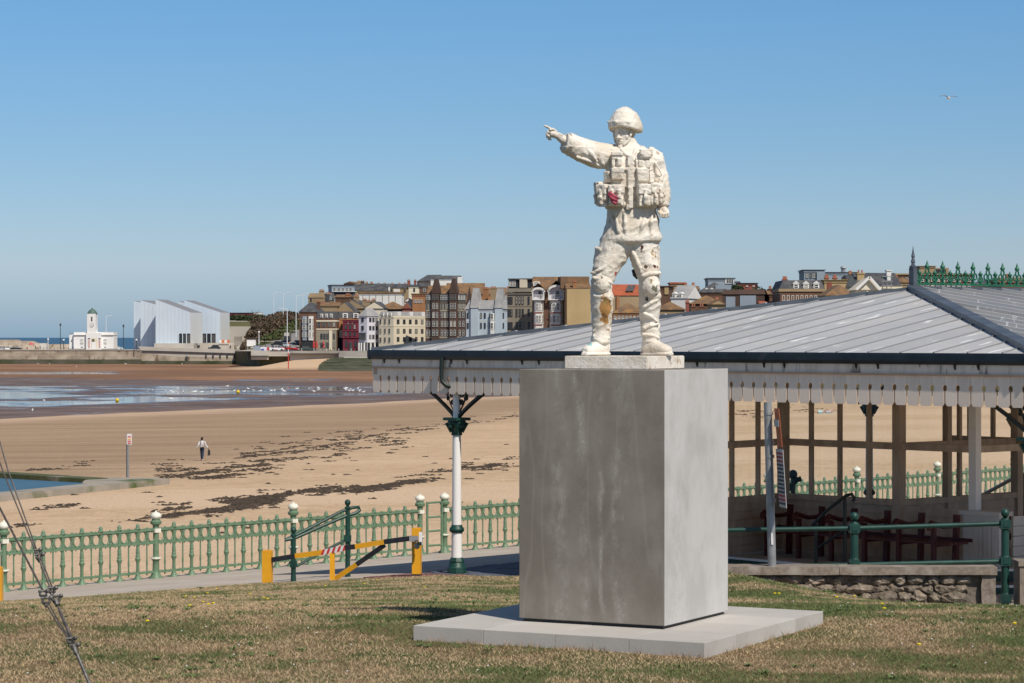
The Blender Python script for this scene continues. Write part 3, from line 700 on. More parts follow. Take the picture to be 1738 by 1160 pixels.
# --- hanging hand, half closed
b = MB()
b.tube([q(1121, 345, -.015), q(1122, 352, -.03), q(1124, 358, -.045)], [.036, .032, .032], 12)
b.ell(q(1125, 359, -.06), (.034, .038, .036))
for k, (ox, oz) in enumerate([(1117, 0), (1121.5, 1.2), (1126, 1.2), (1130, 0)]):
    finger([(ox, 357 + oz, -.075), (ox - .5, 362 + oz, -.10), (ox, 367 + oz - (k % 2), -.095), (ox + .5, 367 + oz, -.07)], [.0105, .011, .010, .0075])
finger([(1116, 352, -.05), (1113, 358, -.075), (1116, 363, -.095)], [.0125, .012, .009])
b.tube([q(1121, 341, -.012), q(1121.5, 349, -.02)], [.052, .055], 14)
sculpt('hand', b, ST, .0038, 1)
# --- boots
def boot(px, py, yaw, name='boot'):
    b = MB(); Mt = Matrix.Translation(S(px, py, 0)) @ Matrix.Rotation(yaw, 4, 'Z')   # toe along -y
    T = lambda x, y, z: Mt @ Vector((x, y, z))
    def lp(rs):
        n = 20; vs = []
        for (y, zc, rx, rz) in rs:
            for k in range(n):
                a = 2 * math.pi * k / n; z = zc + rz * math.sin(a)
                vs.append(T(rx * math.copysign(abs(math.cos(a)) ** .8, math.cos(a)), y, max(z, .002)))
        fs = [(i * n + k, i * n + (k + 1) % n, (i + 1) * n + (k + 1) % n, (i + 1) * n + k) for i in range(len(rs) - 1) for k in range(n)]
        fs += [tuple(range(n - 1, -1, -1)), tuple((len(rs) - 1) * n + k for k in range(n))]
        b.add(vs, fs)
    lp([(.075, .05, .03, .045), (.065, .06, .046, .06), (.02, .07, .052, .07), (-.04, .06, .052, .062), (-.09, .048, .055, .05), (-.14, .042, .055, .042), (-.175, .036, .045, .034), (-.195, .03, .025, .024)])
    lp([(.082, .012, .04, .014), (.05, .012, .052, .014), (-.05, .012, .052, .014), (-.13, .012, .062, .014), (-.18, .012, .05, .014), (-.204, .012, .028, .012)])
    b.tube([T(0, .018, .05), T(0, .015, .12), T(0, .012, .16)], [.056, .058, .058], 16)
    for k in range(4): b.tube([T(-.035, -.03 - k * .022, .115 - k * .013), T(0, -.036 - k * .022, .124 - k * .013), T(.035, -.03 - k * .022, .115 - k * .013)], .006, 6)
    return sculpt(name, b, ST, .0045, 2, .002, (14, 14, 18))
boot(1016, 601.5, R(-38)); boot(1103, 601.5, R(44))
# --- head
HC = S(1058, 224, -.01); HM = Matrix.Translation(HC) @ Matrix.Rotation(R(-30), 4, 'Z') @ Matrix.Rotation(R(4), 4, 'X')   # looks along local -y
def H(x, y, z): return HM @ Vector((x, y, z))
b = MB()
b.ell(HC + Vector((0, 0, .025)), (.072, .090, .098), HM.to_3x3(), 22)
b.add([H(*p) for p in []], [])
vs = []
def hring(rs, n=20):
    vs = []
    for (y0, z, rx, ry) in rs:
        for k in range(n):
            a = 2 * math.pi * k / n; vs.append(H(rx * math.cos(a), y0 + ry * math.sin(a), z))
    fs = [(i * n + k, i * n + (k + 1) % n, (i + 1) * n + (k + 1) % n, (i + 1) * n + k) for i in range(len(rs) - 1) for k in range(n)]
    fs += [tuple(range(n - 1, -1, -1)), tuple((len(rs) - 1) * n + k for k in range(n))]
    b.add(vs, fs)
hring([(-.052, -.112, .020, .020), (-.050, -.100, .036, .036), (-.036, -.078, .050, .052), (-.022, -.045, .060, .068), (-.012, -.01, .066, .080), (-.008, .04, .071, .086)])
b.tube([H(0, -.088, .012), H(0, -.100, -.018), H(0, -.113, -.036), H(0, -.092, -.046)], [.0085, .011, .0155, .010], 8)        # nose
b.ell(H(-.011, -.098, -.040), (.009, .011, .008)); b.ell(H(.011, -.098, -.040), (.009, .011, .008))
b.tube([H(-.046, -.070, .020), H(-.022, -.084, .025), H(0, -.086, .020), H(.022, -.084, .025), H(.046, -.070, .020)], [.010, .0105, .010, .0105, .010], 8)   # brow
for s_ in (-1, 1):
    b.ell(H(.027 * s_, -.070, .002), (.018, .014, .014))
    b.tube([H(.014 * s_, -.085, .006), H(.027 * s_, -.0865, .011), H(.041 * s_, -.076, .004)], .0035, 6)
    b.tube([H(.014 * s_, -.084, -.003), H(.027 * s_, -.0845, -.006), H(.041 * s_, -.075, -.001)], .003, 6)
    b.ell(H(.038 * s_, -.056, -.030), (.022, .022, .026))
    b.tube([H(.071 * s_, .0, .015), H(.078 * s_, .012, .0), H(.072 * s_, .006, -.032)], [.009, .012, .008], 8)   # ear
b.tube([H(-.021, -.080, -.066), H(-.008, -.091, -.063), H(0, -.0945, -.0635), H(.008, -.094, -.062), H(.023, -.083, -.066)], [.0025, .0042, .0038, .0042, .0025], 8)
b.tube([H(-.020, -.083, -.073), H(0, -.094, -.0765), H(.020, -.083, -.073)], [.003, .0048, .003], 8)
b.ell(H(0, -.073, -.100), (.022, .018, .016))
b.tube([H(0, .02, -.04), H(0, .025, -.12), H(0, .015, -.16)], [.056, .056, .062], 16)
sculpt('head', b, ST, .0033, 1)
# chin strap and cup
b = MB()
for s_ in (-1, 1):
    b.tube([H(.080 * s_, -.03, .035), H(.073 * s_, -.045, -.02), H(.055 * s_, -.062, -.066), H(.026 * s_, -.083, -.092)], [(.004, .009)] * 4, 8)
    b.tube([H(.078 * s_, .045, .02), H(.068 * s_, .0, -.035), H(.056 * s_, -.058, -.062)], [(.004, .007)] * 3, 8)
b.ell(H(0, -.086, -.104), (.020, .009, .011))
b.ell(H(.069, -.046, -.022), (.009, .012, .016))
sculpt('chin_strap', b, ST, .0032, 1)
# --- helmet: cloth covered bowl with a thick low rim
b = MB()
def helm(rs, n=32):
    vs = []
    for (z, rx, ry, yo, ti) in rs:
        for k in range(n):
            a = 2 * math.pi * k / n; x = rx * math.cos(a); y = yo + ry * math.sin(a)
            vs.append(H(x, y, z - ti * (y) - .010 * abs(math.cos(a)) ** 3 * (1 if ti else 0)))
    fs = [(i * n + k, i * n + (k + 1) % n, (i + 1) * n + (k + 1) % n, (i + 1) * n + k) for i in range(len(rs) - 1) for k in range(n)]
    fs += [tuple(range(n - 1, -1, -1)), tuple((len(rs) - 1) * n + k for k in range(n))]
    b.add(vs, fs)
helm([(.026, .108, .132, .010, .20), (.022, .119, .143, .010, .20), (.030, .125, .149, .010, .19), (.055, .1245, .148, .012, .16), (.085, .119, .141, .012, .12), (.122, .104, .124, .012, .08), (.160, .082, .098, .010, .05), (.184, .050, .062, .008, .02), (.195, .016, .02, .006, 0)])
b.tube([H(-.118, -.05, .085), H(-.085, -.105, .082), H(0, -.143, .08), H(.085, -.105, .075), (H(.118, -.02, .066))], [(.004, .011)] * 5, 8)
sculpt('helmet', b, ST, .0048, 2, .0038, (13, 13, 15))
# collar and scarf
b = MB()
b.tube([H(-.055, -.05, -.148), H(-.075, .0, -.14), H(-.05, .06, -.132), H(.02, .075, -.13), H(.075, .04, -.138), H(.08, -.01, -.15), H(.05, -.055, -.165)], [.016, .02, .022, .022, .02, .02, .014], 8)
b.tube([q(1050, 252, -.075), q(1058, 262, -.125), q(1066, 268, -.135)], [.016, .018, .008], 8); b.tube([q(1079, 248, -.05), q(1074, 258, -.11), q(1068, 268, -.135)], [.018, .018, .008], 8)
sculpt('collar', b, ST, .0045, 1, .002, (14, 14, 14))
# --- webbing vest with pouches
def bx(px, py, dy, w_, d_, h_, yaw=0., tilt=0.):
    Mt = Matrix.Translation(q(px, py, dy)) @ Matrix.Rotation(yaw, 4, 'Z') @ Matrix.Rotation(tilt, 4, 'Y')
    b.box(-w_ / 2, w_ / 2, -d_ / 2, d_ / 2, -h_ / 2, h_ / 2, 0, Mt)
b = MB()
b.rings([ring(1067, 318, 39, .150), ring(1067, 312, 40, .153), ring(1067, 290, 39, .152), ring(1067, 272, 37, .143), ring(1067, 262, 31, .125), ring(1067, 256, 24, .10)], 28, p=2.5)
for sx_ in (1047, 1087):                                        # shoulder straps
    b.tube([q(sx_, 300, -.150), q(sx_, 275, -.145), q(sx_ + (1 if sx_ < 1060 else -1), 256, -.085), q(sx_, 249, -.01), q(sx_, 256, .08)], [(.012, .026)] * 5, 8)
bx(1066, 291, -.156, .040, .03, .24)                             # front closure
for k in range(3): bx(1067, 279 + k * 13, -.166, .046, .012, .016, 0, .08)
for k in range(3): b.tube([q(1036, 285.5 + k, -.150), q(1066, 287 + k, -.168), q(1102, 287 + k, -.13)], [.007] * 3, 6)
bx(1043, 265, -.150, .075, .035, .055); bx(1043, 262, -.160, .082, .035, .028)
bx(1092, 262, -.135, .085, .04, .065, .2); bx(1092, 259, -.148, .094, .035, .040, .2)
bx(1047, 276, -.155, .03, .04, .05); bx(1037, 278, -.150, .022, .03, .05); bx(1095, 279, -.135, .03, .04, .05, .2); bx(1083, 278, -.15, .03, .03, .04)
bx(1044, 297, -.155, .085, .06, .070, -.12); bx(1044, 290, -.166, .093, .045, .034, -.12)
bx(1086, 299, -.155, .080, .06, .080, .1); bx(1086, 291, -.166, .088, .045, .036, .1)
bx(1099, 302, -.12, .04, .06, .07, .6); bx(1030, 300, -.10, .05, .06, .08, -.8)
b.ell(q(1092, 264, -.158), (.038, .016, .03)); b.tube([q(1062, 268, -.165), q(1062, 282, -.172)], .007, 6); b.tube([q(1075, 268, -.16), q(1078, 300, -.178)], [.005, .006], 6)
sculpt('webbing_vest', b, ST, .0042, 2, .0045, (13, 11, 12))
# belt pouches: each its own part
def pouch(px, py, dy, w_, h_, d_, yaw, flap=.45, seed=0):
    global b
    b = MB(); bx(px, py, dy, w_, d_, h_, yaw)
    M2 = Matrix.Rotation(yaw, 4, 'Z'); o_ = M2 @ Vector((0, -.012, 0)); p = q(px, py, dy)
    Mt = Matrix.Translation(p + o_ + Vector((0, 0, h_ * .5 - h_ * flap / 2 + .006))) @ M2
    b.box(-w_ / 2 - .005, w_ / 2 + .005, -d_ / 2, d_ / 2, -h_ * flap / 2, h_ * flap / 2, 0, Mt)
    for s_ in ((-.25, .25) if w_ > .09 else (0,)):
        Mt = Matrix.Translation(p + M2 @ Vector((s_ * w_, -d_ / 2 - .014, -.01))) @ M2; b.box(-.010, .010, -.008, .008, -h_ * .36, h_ * .36, 0, Mt)
        Mt = Matrix.Translation(p + M2 @ Vector((s_ * w_, -d_ / 2 - .022, -.012))) @ M2; b.box(-.014, .014, -.007, .007, -.009, .009, 0, Mt)
    b.ell(p, (w_ * .5, d_ * .5, h_ * .5), M2, 14)
    sculpt('pouch', b, ST, .0044, 3, .0075, (14, 12, 13))
pouch(1021, 329, -.04, .09, .165, .09, R(-70)); pouch(1023, 333, -.13, .075, .155, .09, R(-38)); pouch(1042, 333, -.175, .100, .145, .085, R(-10), .4)
pouch(1088, 333, -.17, .085, .155, .085, R(10)); pouch(1104, 331, -.145, .10, .150, .09, R(36)); pouch(1111, 328, -.10, .07, .145, .08, R(66)); pouch(1035, 330, .10, .12, .15, .09, R(200)); pouch(1098, 330, .10, .13, .15, .09, R(160))
b = MB(); b.tube([q(1029, 327, -.238), q(1035, 333, -.246), q(1046, 338, -.240)], [.010, .014, .010], 8); b.tube([q(1028, 331, -.236), q(1034, 338, -.246), q(1045, 343, -.238)], [.010, .014, .009], 8); b.tube([q(1032, 340, -.238), q(1038, 346, -.240), q(1045, 347, -.232)], [.008, .011, .006], 8)
sculpt('red_rag', b, ST, .004, 1, .002, (20, 20, 20), mt=M['red_cloth'])
b = MB(); b.rings([ring(1069, 353, 44, .150), ring(1069, 347, 45, .154), ring(1069, 341, 44, .150)], 28, p=2.3); bx(1066, 335, -.172, .032, .03, .17)
for k in range(3): bx(1065, 319 + k * 11, -.182, .038, .012, .014)
bx(1062, 352, -.165, .03, .03, .04)
sculpt('belt', b, ST, .005, 1, .002)
# knee pads
for px, py, dy, s_ in ((1018, 479, -.105, -1), (1101, 485, -.098, 1)):
    b = MB(); b.ell(q(px, py, dy), (.070, .055, .092)); b.ell(q(px, py + 2, dy - .018), (.052, .05, .062))
    for k in (-10, 9): b.tube([q(px - 15, py + k, dy + .08), q(px - 9, py + k + 1, dy - .02), q(px, py + k + 2, dy - .05), q(px + 9, py + k + 1, dy - .02), q(px + 15, py + k, dy + .08)], [(.006, .012)] * 5, 8)
    sculpt('knee_pad', b, ST, .005, 2, .005, (12, 9, 14))
b = MB(); b.tube([q(1073, 455, .03), q(1077, 464, .03), q(1081, 471, .03)], [.018, .026, .014], 8); b.build('torn_flap', M['black_paint'], ST)
# ------------------------------------------------------------------ seafront shelter
WD, LEN = 14.75, 24.0
ZGUT, ZAPEX, ZVAL = Z(-.233), Z(.862), Z(-1.007)
SH = thing('seafront_shelter', 'long open seafront shelter with shallow grey metal roof and fretted white valance', 'shelter', (Lp.x, Lp.y, Z(ZG)), az)
MI = (Matrix.Translation((Lp.x, Lp.y, Z(ZG))) @ Matrix.Rotation(az, 4, 'Z')).inverted()
# local frame: x along the front eave, y inward, z above the promenade
def SL(p): return MI @ Vector(p)
G = -(ZG) - .233; AP = -ZG + .862; VB = -ZG - 1.007; S0 = 6.52
apx = WD / 2 + .0
apex = SL((7.12, 46.1, Z(.862))); apex = Vector((WD / 2, apex.y, apex.z)); ridge2 = Vector((WD / 2, LEN - S0, apex.z))
OV = .012
C00, C10, C01, C11 = Vector((-OV, -OV, G)), Vector((WD + OV, -OV, G)), Vector((-OV, LEN, G)), Vector((WD + OV, LEN, G))
th = Vector((0, 0, -.05))
def rz(x, y):       # roof surface height, hip with equal slopes per side
    sf = (AP - G) / (apex.y + OV); ss = (AP - G) / (WD / 2 + OV)
    return G + min(sf * (y + OV), ss * (x + OV), ss * (WD + OV - x), sf * (LEN - y))
# sheets of the front hip face: one panel each, standing seams between
sf = (AP - G) / (apex.y + OV); ss = (AP - G) / (WD / 2 + OV)
def hipy(x): return -OV + (min(x + .12, WD + OV - x)) * ss / sf
NPAN = 24; pw = (WD + 2 * OV) / NPAN
for i in range(NPAN):
    x0 = -OV + i * pw; x1 = x0 + pw; y0, y1 = hipy(x0), hipy(x1); j = random.uniform(0, .004)
    p = [(x0, -OV, G + .0), (x1, -OV, G + .0), (x1, y1, rz(x1, y1 - 1e-4)), (x0, y0, rz(x0, y0 - 1e-4))]
    if y0 < -OV + .01: p = p[:3]
    if y1 < -OV + .01: p = [p[0], p[1], p[3]]
    MB().prism([Vector(v) + Vector((0, 0, j)) for v in p], th).build('roof_sheet', M['zinc'], SH)
b0 = MB()
for i in range(1, NPAN):
    x0 = -OV + i * pw; y0 = hipy(x0)
    if y0 < .1: continue
    MB().bar((x0, -OV, G + .010), (x0, y0 - .05, rz(x0, y0 - .05) + .010), .018, .020).build('roof_seam', M['seam'], SH)
# side faces
me_side = None
for sgn in (0, 1):
    n = 40; pwy = LEN / n
    for i in range(n):
        y0 = -OV + i * (LEN + OV) / n; y1 = -OV + (i + 1) * (LEN + OV) / n
        def xe(y):   # x of hip or ridge at y, measured inward
            return min((y + OV) * sf / ss, (LEN - y) * sf / ss, WD / 2 + OV)
        ax, bx_ = xe(y0), xe(y1)
        e0 = lambda d: (-OV + d) if sgn == 0 else (WD + OV - d)
        pts = [(e0(0), y0, G), (e0(0), y1, G)]
        if bx_ > .01: pts.append((e0(bx_), y1, G + ss * bx_))
        if ax > .01: pts.append((e0(ax), y0, G + ss * ax))
        if len(pts) < 3: continue
        MB().prism(pts, th).build('roof_sheet', M['zinc'], SH)
        if ax > .2: MB().bar((e0(-.01), y0, G + .03), (e0(ax - .06), y0, G + ss * (ax - .06) + .03), .05, .075).build('roof_seam', M['zinc'], SH)
for a_, b_, w_, h_, nm in ((C10, apex, .22, .13, 'hip_cap'), (C00, apex, .12, .07, 'hip_cap'), (apex, ridge2, .24, .10, 'ridge_cap'), (C01, ridge2, .2, .1, 'hip_cap'), (C11, ridge2, .2, .1, 'hip_cap')):
    n = 12 if nm == 'hip_cap' else 20
    for k in range(n):
        p = a_.lerp(b_, k / n + .0003); q_ = a_.lerp(b_, (k + 1) / n - .0003); up = Vector((0, 0, .012 + .003 * (k % 2)))
        MB().bar(p + up, q_ + up, w_, h_).build(nm, M['zinc_dark'], SH)
# gutters, fascia and valance for front, right and left sides
def side(o, d, L_, nrm, full=True, label=''):
    """o origin corner, d unit along, nrm outward"""
    o = Vector(o); d = Vector(d); nrm = Vector(nrm); up = Vector((0, 0, 1))
    pr = [(.0, .0), (.047, .008), (.054, -.03), (.054, -.11), (.036, -.155), (.0, -.165)]
    MB().prism([o - d * .07 + nrm * (.012 + u) + up * (G - .004 + v) for u, v in pr], d * (L_ + .14)).build('gutter', M['gutter'], SH)
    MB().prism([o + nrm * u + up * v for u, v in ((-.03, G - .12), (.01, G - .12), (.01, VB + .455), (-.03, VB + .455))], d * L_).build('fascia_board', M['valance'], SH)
    MB().prism([o + nrm * u + up * v for u, v in ((.008, VB + .475), (.03, VB + .475), (.03, VB + .445), (.008, VB + .445))], d * L_).build('moulding', mat_rail, SH)
    MB().prism([o - nrm * u + up * v for u, v in ((.035, G - .05), (.14, G - .05), (.14, VB + .33), (.035, VB + .33))], d * L_).build('eaves_beam', M['inner_wood'], SH)
    bw = .231; n = int(L_ / bw); bw = L_ / n
    r_, zc, sl_ = .041, .265, .014
    pts = [(-bw / 2 + .002, .45), (-bw / 2 + .002, zc + r_)]
    for k in range(7): a = math.pi / 2 - math.pi * k / 6; pts.append((-bw / 2 + .001 + max(.004, r_ * math.cos(a)), zc + r_ * 1.25 * math.sin(a)))
    pts += [(-bw / 2 + sl_, zc - r_ * 1.25), (-bw / 2 + sl_, .045), (-bw / 2 + .045, .0)]
    pts += [(-x, z) for x, z in reversed(pts)]
    ang = math.atan2(d.y, d.x)
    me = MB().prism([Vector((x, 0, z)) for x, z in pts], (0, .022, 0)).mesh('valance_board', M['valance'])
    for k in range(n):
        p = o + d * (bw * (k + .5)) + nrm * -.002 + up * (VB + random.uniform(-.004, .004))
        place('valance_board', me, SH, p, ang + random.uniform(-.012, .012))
    for k in range(int(L_ / 1.05)):
        for dd in (0, .42):
            p = o + d * (.35 + k * 1.85 + dd) + nrm * .052
            if .35 + k * 1.85 + dd > L_: continue
            MB().prism([p + up * (G - .15), p + up * (G - .15) - nrm * .04, p + up * (G - .24) - nrm * .035], d * .03).build('gutter_bracket', M['iron_black'], SH)
mat_rail = mat('moulding_stained', (.60, .40, .27), (.5, .33, .22), .7, 3)
side((0, 0, 0), (1, 0, 0), WD, (0, -1, 0)); side((WD, 0, 0), (0, 1, 0), LEN, (1, 0, 0)); side((0, LEN, 0), (0, -1, 0), LEN, (-1, 0, 0))
# ceiling boards under the roof
MB().box(.15, WD - .15, .15, LEN - .1, G - .10, G - .07).build('ceiling', M['inner_wood'], SH)
# spire and cresting on the ridge
b = MB(); b.box(-.052, .052, -.052, .052, 0, .48); b.lathe([(.48, .06), (.52, .07), (.55, .035), (.60, .030), (.62, .042), (.66, .034), (.72, .024), (.76, .036), (.80, .026), (.84, .020), (.90, .012), (1.0, .002)], 10)
o = b.build('spire', M['spire'] if 'spire' in M else M['zinc_dark'], SH, loc=(apex.x, apex.y, apex.z + .02))
o.scale = (1, 1, .76)
def crest(h):
    b = MB(); w_ = .024
    def ringb(cx, cz, rx, rz_, n=10, r=.016):
        b.tube([(0, cx + rx * math.cos(2 * math.pi * k / n), cz + rz_ * math.sin(2 * math.pi * k / n)) for k in range(n + 1)], r, 5, cap=False)
    b.bar((0, 0, 0), (0, 0, h * .25), w_ * 1.4, w_ * 1.6)
    ringb(-h * .15, h * .36, h * .12, h * .13); ringb(h * .15, h * .36, h * .12, h * .13); ringb(0, h * .55, h * .11, h * .13)
    b.tube([(0, -h * .02, 0), (0, -h * .16, h * .10), (0, -h * .22, 0)], .014, 5); b.tube([(0, h * .02, 0), (0, h * .16, h * .10), (0, h * .22, 0)], .014, 5)
    b.lathe([(h * .62, .02), (h * .70, .045), (h * .76, .05), (h * .84, .026), (h * 1.0, .004)], 6)
    return b.mesh('crest_finial', M['crest'])
M['crest'] = mat('cresting_green', (.012, .10, .055), (.02, .14, .08), .5, 7)
M['spire'] = mat('spire_verdigris', (.05, .085, .075), (.16, .20, .17), .6, 9)
c1, c2 = crest(.43), crest(.27)
rl = (ridge2 - apex).length; k = 0; t = .18
while t < rl - .2:
    place('crest_finial', c1 if k % 2 else c2, SH, (apex.x, apex.y + t, apex.z + .10)); t += .225; k += 1
MB().bar((apex.x, apex.y + .08, apex.z + .10), (apex.x, ridge2.y, apex.z + .10), .03, .03).build('crest_rail', M['crest'], SH)
# columns with capital, base and scrolled brackets
def scroll_bracket(o, d, nm='bracket'):
    """o: foot of bracket on the column (local), d: unit horizontal direction"""
    o = Vector(o); d = Vector(d); up = Vector((0, 0, 1)); b = MB(); s_ = d.cross(up)
    W_, H_ = .95, .58
    T = lambda u, v: o + d * (u) + up * (v)
    b.bar(T(.05, 0), T(.05, H_), .03, .03, up=s_)
    arc = [T(.05 + (W_ - .05) * (k / 8.) ** 1.12, H_ * (k / 8.) ** .96) for k in range(9)]
    for p, q_ in zip(arc, arc[1:]): b.bar(p, q_ + (q_ - p) * .06, .045, .06, up=s_)
    def spiral(cx, cz, r0, turns, a0, sg=1):
        pts = [T(cx + r0 * (1 - .75 * k / 16) * math.cos(a0 + sg * turns * 6.283 * k / 16), cz + r0 * (1 - .75 * k / 16) * math.sin(a0 + sg * turns * 6.283 * k / 16)) for k in range(17)]
        b.tube(pts, .017, 5)
    spiral(.14, .42, .08, 1.1, 1.2); spiral(.11, .26, .05, 1.1, 2.6, -1); spiral(.29, .46, .07, 1.1, 0, 1); spiral(.24, .33, .04, 1, 1, 1); spiral(.42, .53, .04, 1, 3, -1)
    b.tube([T(.08, .1), T(.16, .22), T(.24, .38), T(.20, .58)], .011, 5); b.tube([T(.22, .38), T(.33, .42), T(.42, .50)], .011, 5)
    b.build(nm, M['iron_black'], SH)
def column(x, y, dirs):
    g_ = thing  # columns are parts of the shelter
    h = VB + .35
    sh = MB().lathe([(.15, .102), (.20, .098), (.50, .092), (.76, .090)], 20).lathe([(.84, .084), (1.6, .08), (2.52, .074)], 20).lathe([(2.76, .07), (h, .068)], 12).build('column', M['column_white'], SH, True, (x, y, 0))
    MB().box(-.155, .155, -.155, .155, -.02, .03).lathe([(.03, .17), (.11, .165), (.13, .145), (.18, .14), (.20, .125), (.22, .135), (.26, .12), (.29, .104)], 8).build('column_base', M['dark_green'], sh, True)
    MB().lathe([(.73, .10), (.755, .128), (.78, .135), (.81, .128), (.84, .10), (.87, .095)], 20).build('column_collar', M['dark_green'], sh, True)
    cp = MB().lathe([(2.46, .10), (2.50, .10), (2.54, .085), (2.60, .12), (2.68, .17), (2.72, .16)], 12).box(-.175, .175, -.175, .175, 2.725, 2.775)
    for k in range(4):
        a = k * math.pi / 2; cp.ell((.12 * math.cos(a), .12 * math.sin(a), 2.62), (.06, .06, .045))
        a += math.pi / 4; cp.tube([(.09 * math.cos(a), .09 * math.sin(a), 2.52), (.15 * math.cos(a), .15 * math.sin(a), 2.62), (.19 * math.cos(a), .19 * math.sin(a), 2.68), (.16 * math.cos(a), .16 * math.sin(a), 2.64)], [.04, .035, .03, .02], 6)
    cp.build('column_capital', M['dark_green'], sh)
    for d in dirs: scroll_bracket((x, y, 2.78), d)
pc = SL((-1.087, 45.42, 0)); column(pc.x, .14, [(1, 0, 0), (-1, 0, 0), (0, 1, 0)])
# downpipe bend at the left column
MB().tube([(pc.x - .17, -.065, G - .12), (pc.x - .17, -.075, VB + .30), (pc.x - .155, -.07, VB + .22), (pc.x - .09, -.03, VB + .15), (pc.x, .06, VB + .12)], .040, 10).build('downpipe', M['iron_black'], SH, True)
column(WD - .22, .22, [(-1, 0, 0), (0, 1, 0)])
for x, y in ((WD / 2, 9.6), (.2, 8), (.2, 14), (WD - .2, 8), (WD - .2, 14), (.2, 20), (WD - .2, 20)): column(x, y, [(0, 1, 0), (0, -1, 0)])
# --- glazed screens
SILL, RAIL = -ZG - 2.82, -ZG - 1.89
FL = .35                      # platform floor above the promenade
TOPZ = G - .12
def post(x, y, s_=.13, z0=FL, z1=TOPZ): MB().box(-s_ / 2, s_ / 2, -s_ / 2, s_ / 2, z0, z1).build('screen_post', M['inner_wood'], SH, loc=(x, y, 0))
def screen(a, b_, n, low=True, glass=True, mid=True, sill=True):
    a = SL((a[0], a[1], 0)); c = SL((b_[0], b_[1], 0)); a.z = c.z = 0; d = (c - a); L_ = d.length; d.normalize(); nr = Vector((-d.y, d.x, 0)); up = Vector((0, 0, 1))
    if mid: MB().bar(a + up * RAIL, c + up * RAIL, .09, .12).build('screen_rail', M['inner_wood'], SH)
    if sill: MB().bar(a + up * (SILL - .05), c + up * (SILL - .05), .15, .10).build('screen_sill', M['inner_wood'], SH)
    MB().bar(a + up * (TOPZ - .3), c + up * (TOPZ - .3), .09, .14).build('screen_head', M['inner_wood'], SH)
    for k in range(1, n):
        p = a + d * (L_ * k / n)
        if sill: MB().bar(p + up * SILL, p + up * (RAIL - .062), .07, .07, up=d).build('glazing_bar', M['inner_wood'], SH)
        MB().bar(p + up * (RAIL + .062), p + up * (TOPZ - .37), .07, .07, up=d).build('glazing_bar', M['inner_wood'], SH)
    if glass:
        for k in range(n):
            p0 = a + d * (L_ * k / n + .03); p1 = a + d * (L_ * (k + 1) / n - .03)
            for z0, z1 in ((SILL + .0, RAIL - .06), (RAIL + .06, TOPZ - .37)):
                if z0 < RAIL and not sill: continue
                MB().add([p0 + up * z0, p1 + up * z0, p1 + up * z1, p0 + up * z1], [(0, 1, 2, 3)]).build('window_pane', M['pane'], SH)
    if low:
        z = FL + .02; nb = 6; h = (SILL - .10 - z) / nb
        for k in range(nb): MB().bar(a + up * (z + h * (k + .5)) , c + up * (z + h * (k + .5)), .05, h - .012).build('wall_board', M['inner_wood'], SH)
        MB().bar(a + up * (z + (SILL - .1 - z) / 2), c + up * (z + (SILL - .1 - z) / 2), .02, SILL - .1 - z).build('wall_lining', M['inner_wood'], SH)
m = bpy.data.materials.new('thin_glass'); m.use_nodes = True; nt = m.node_tree; nt.nodes.clear()
o_ = _n(nt, 'ShaderNodeOutputMaterial'); tr = _n(nt, 'ShaderNodeBsdfTransparent'); gl = _n(nt, 'ShaderNodeBsdfGlossy'); mx = _n(nt, 'ShaderNodeMixShader'); fr = _n(nt, 'ShaderNodeFresnel')
tr.inputs[0].default_value = (.93, .95, .94, 1); gl.inputs['Roughness'].default_value = .02; gl.inputs[0].default_value = (.8, .8, .8, 1); fr.inputs[0].default_value = 1.3
mx.inputs[0].default_value = .05; nt.links.new(tr.outputs[0], mx.inputs[1]); nt.links.new(gl.outputs[0], mx.inputs[2]); nt.links.new(mx.outputs[0], o_.inputs[0])
M['pane'] = m
A0, AB, BC, DP = (3.35, 44.45), (4.92, 46.4), (6.72, 44.45), (7.82, 43.25)
nxy = (.735, .677)
def off(p, t, s_=0): return (p[0] + nxy[0] * t + .677 * s_, p[1] + nxy[1] * t - .735 * s_)
screen(A0, AB, 3); screen(AB, BC, 4); screen(BC, off(BC, 3.4), 2); screen(BC, DP, 1, low=True, sill=False, glass=False)
screen(DP, off(DP, 2.6), 1, sill=False, glass=False, low=False)
screen(off(BC, 3.4), off(BC, 3.4, 3.6), 7, glass=True, sill=False, low=False); screen(off(BC, 3.4), off(BC, 3.4, -1.6), 3, glass=False, sill=False, low=False)
for p, s_ in ((A0, .13), (AB, .16), (BC, .17), (off(BC, 1.35), .12), (off(BC, 3.4), .16), (off(DP, 2.6), .13), (off(BC, 3.4, 3.6), .13)):
    v = SL((p[0], p[1], 0)); post(v.x, v.y, s_)
v = SL((DP[0], DP[1], 0))
MB().box(-.075, .075, -.075, .075, FL + .75, TOPZ).build('screen_post', M['column_white'], SH, loc=(v.x, v.y, 0))
# panelled pedestal under it
pd = MB().box(-.12, .62, -.14, .14, FL, FL + .86).build('pedestal', M['white_paint'], SH, loc=(v.x - .02, v.y, 0))
MB().box(-.17, .67, -.19, .19, FL + .86, FL + .93).build('pedestal_cap', M['white_paint'], pd)
for k in range(6): MB().box(.03 + k * .09, .11 + k * .09, -.152, -.14, FL + .08, FL + .78).build('pedestal_board', M['white_paint'], pd)
# low wall right of the pedestal, running back
w0 = SL(off(DP, 0.3, .55) + (0,)); w1 = SL(off(DP, 3.4, .9) + (0,))
for k in range(5): MB().bar((w0.x, w0.y, FL + .08 + k * .17), (w1.x, w1.y, FL + .08 + k * .17), .05, .16).build('wall_board', M['white_paint'], SH)
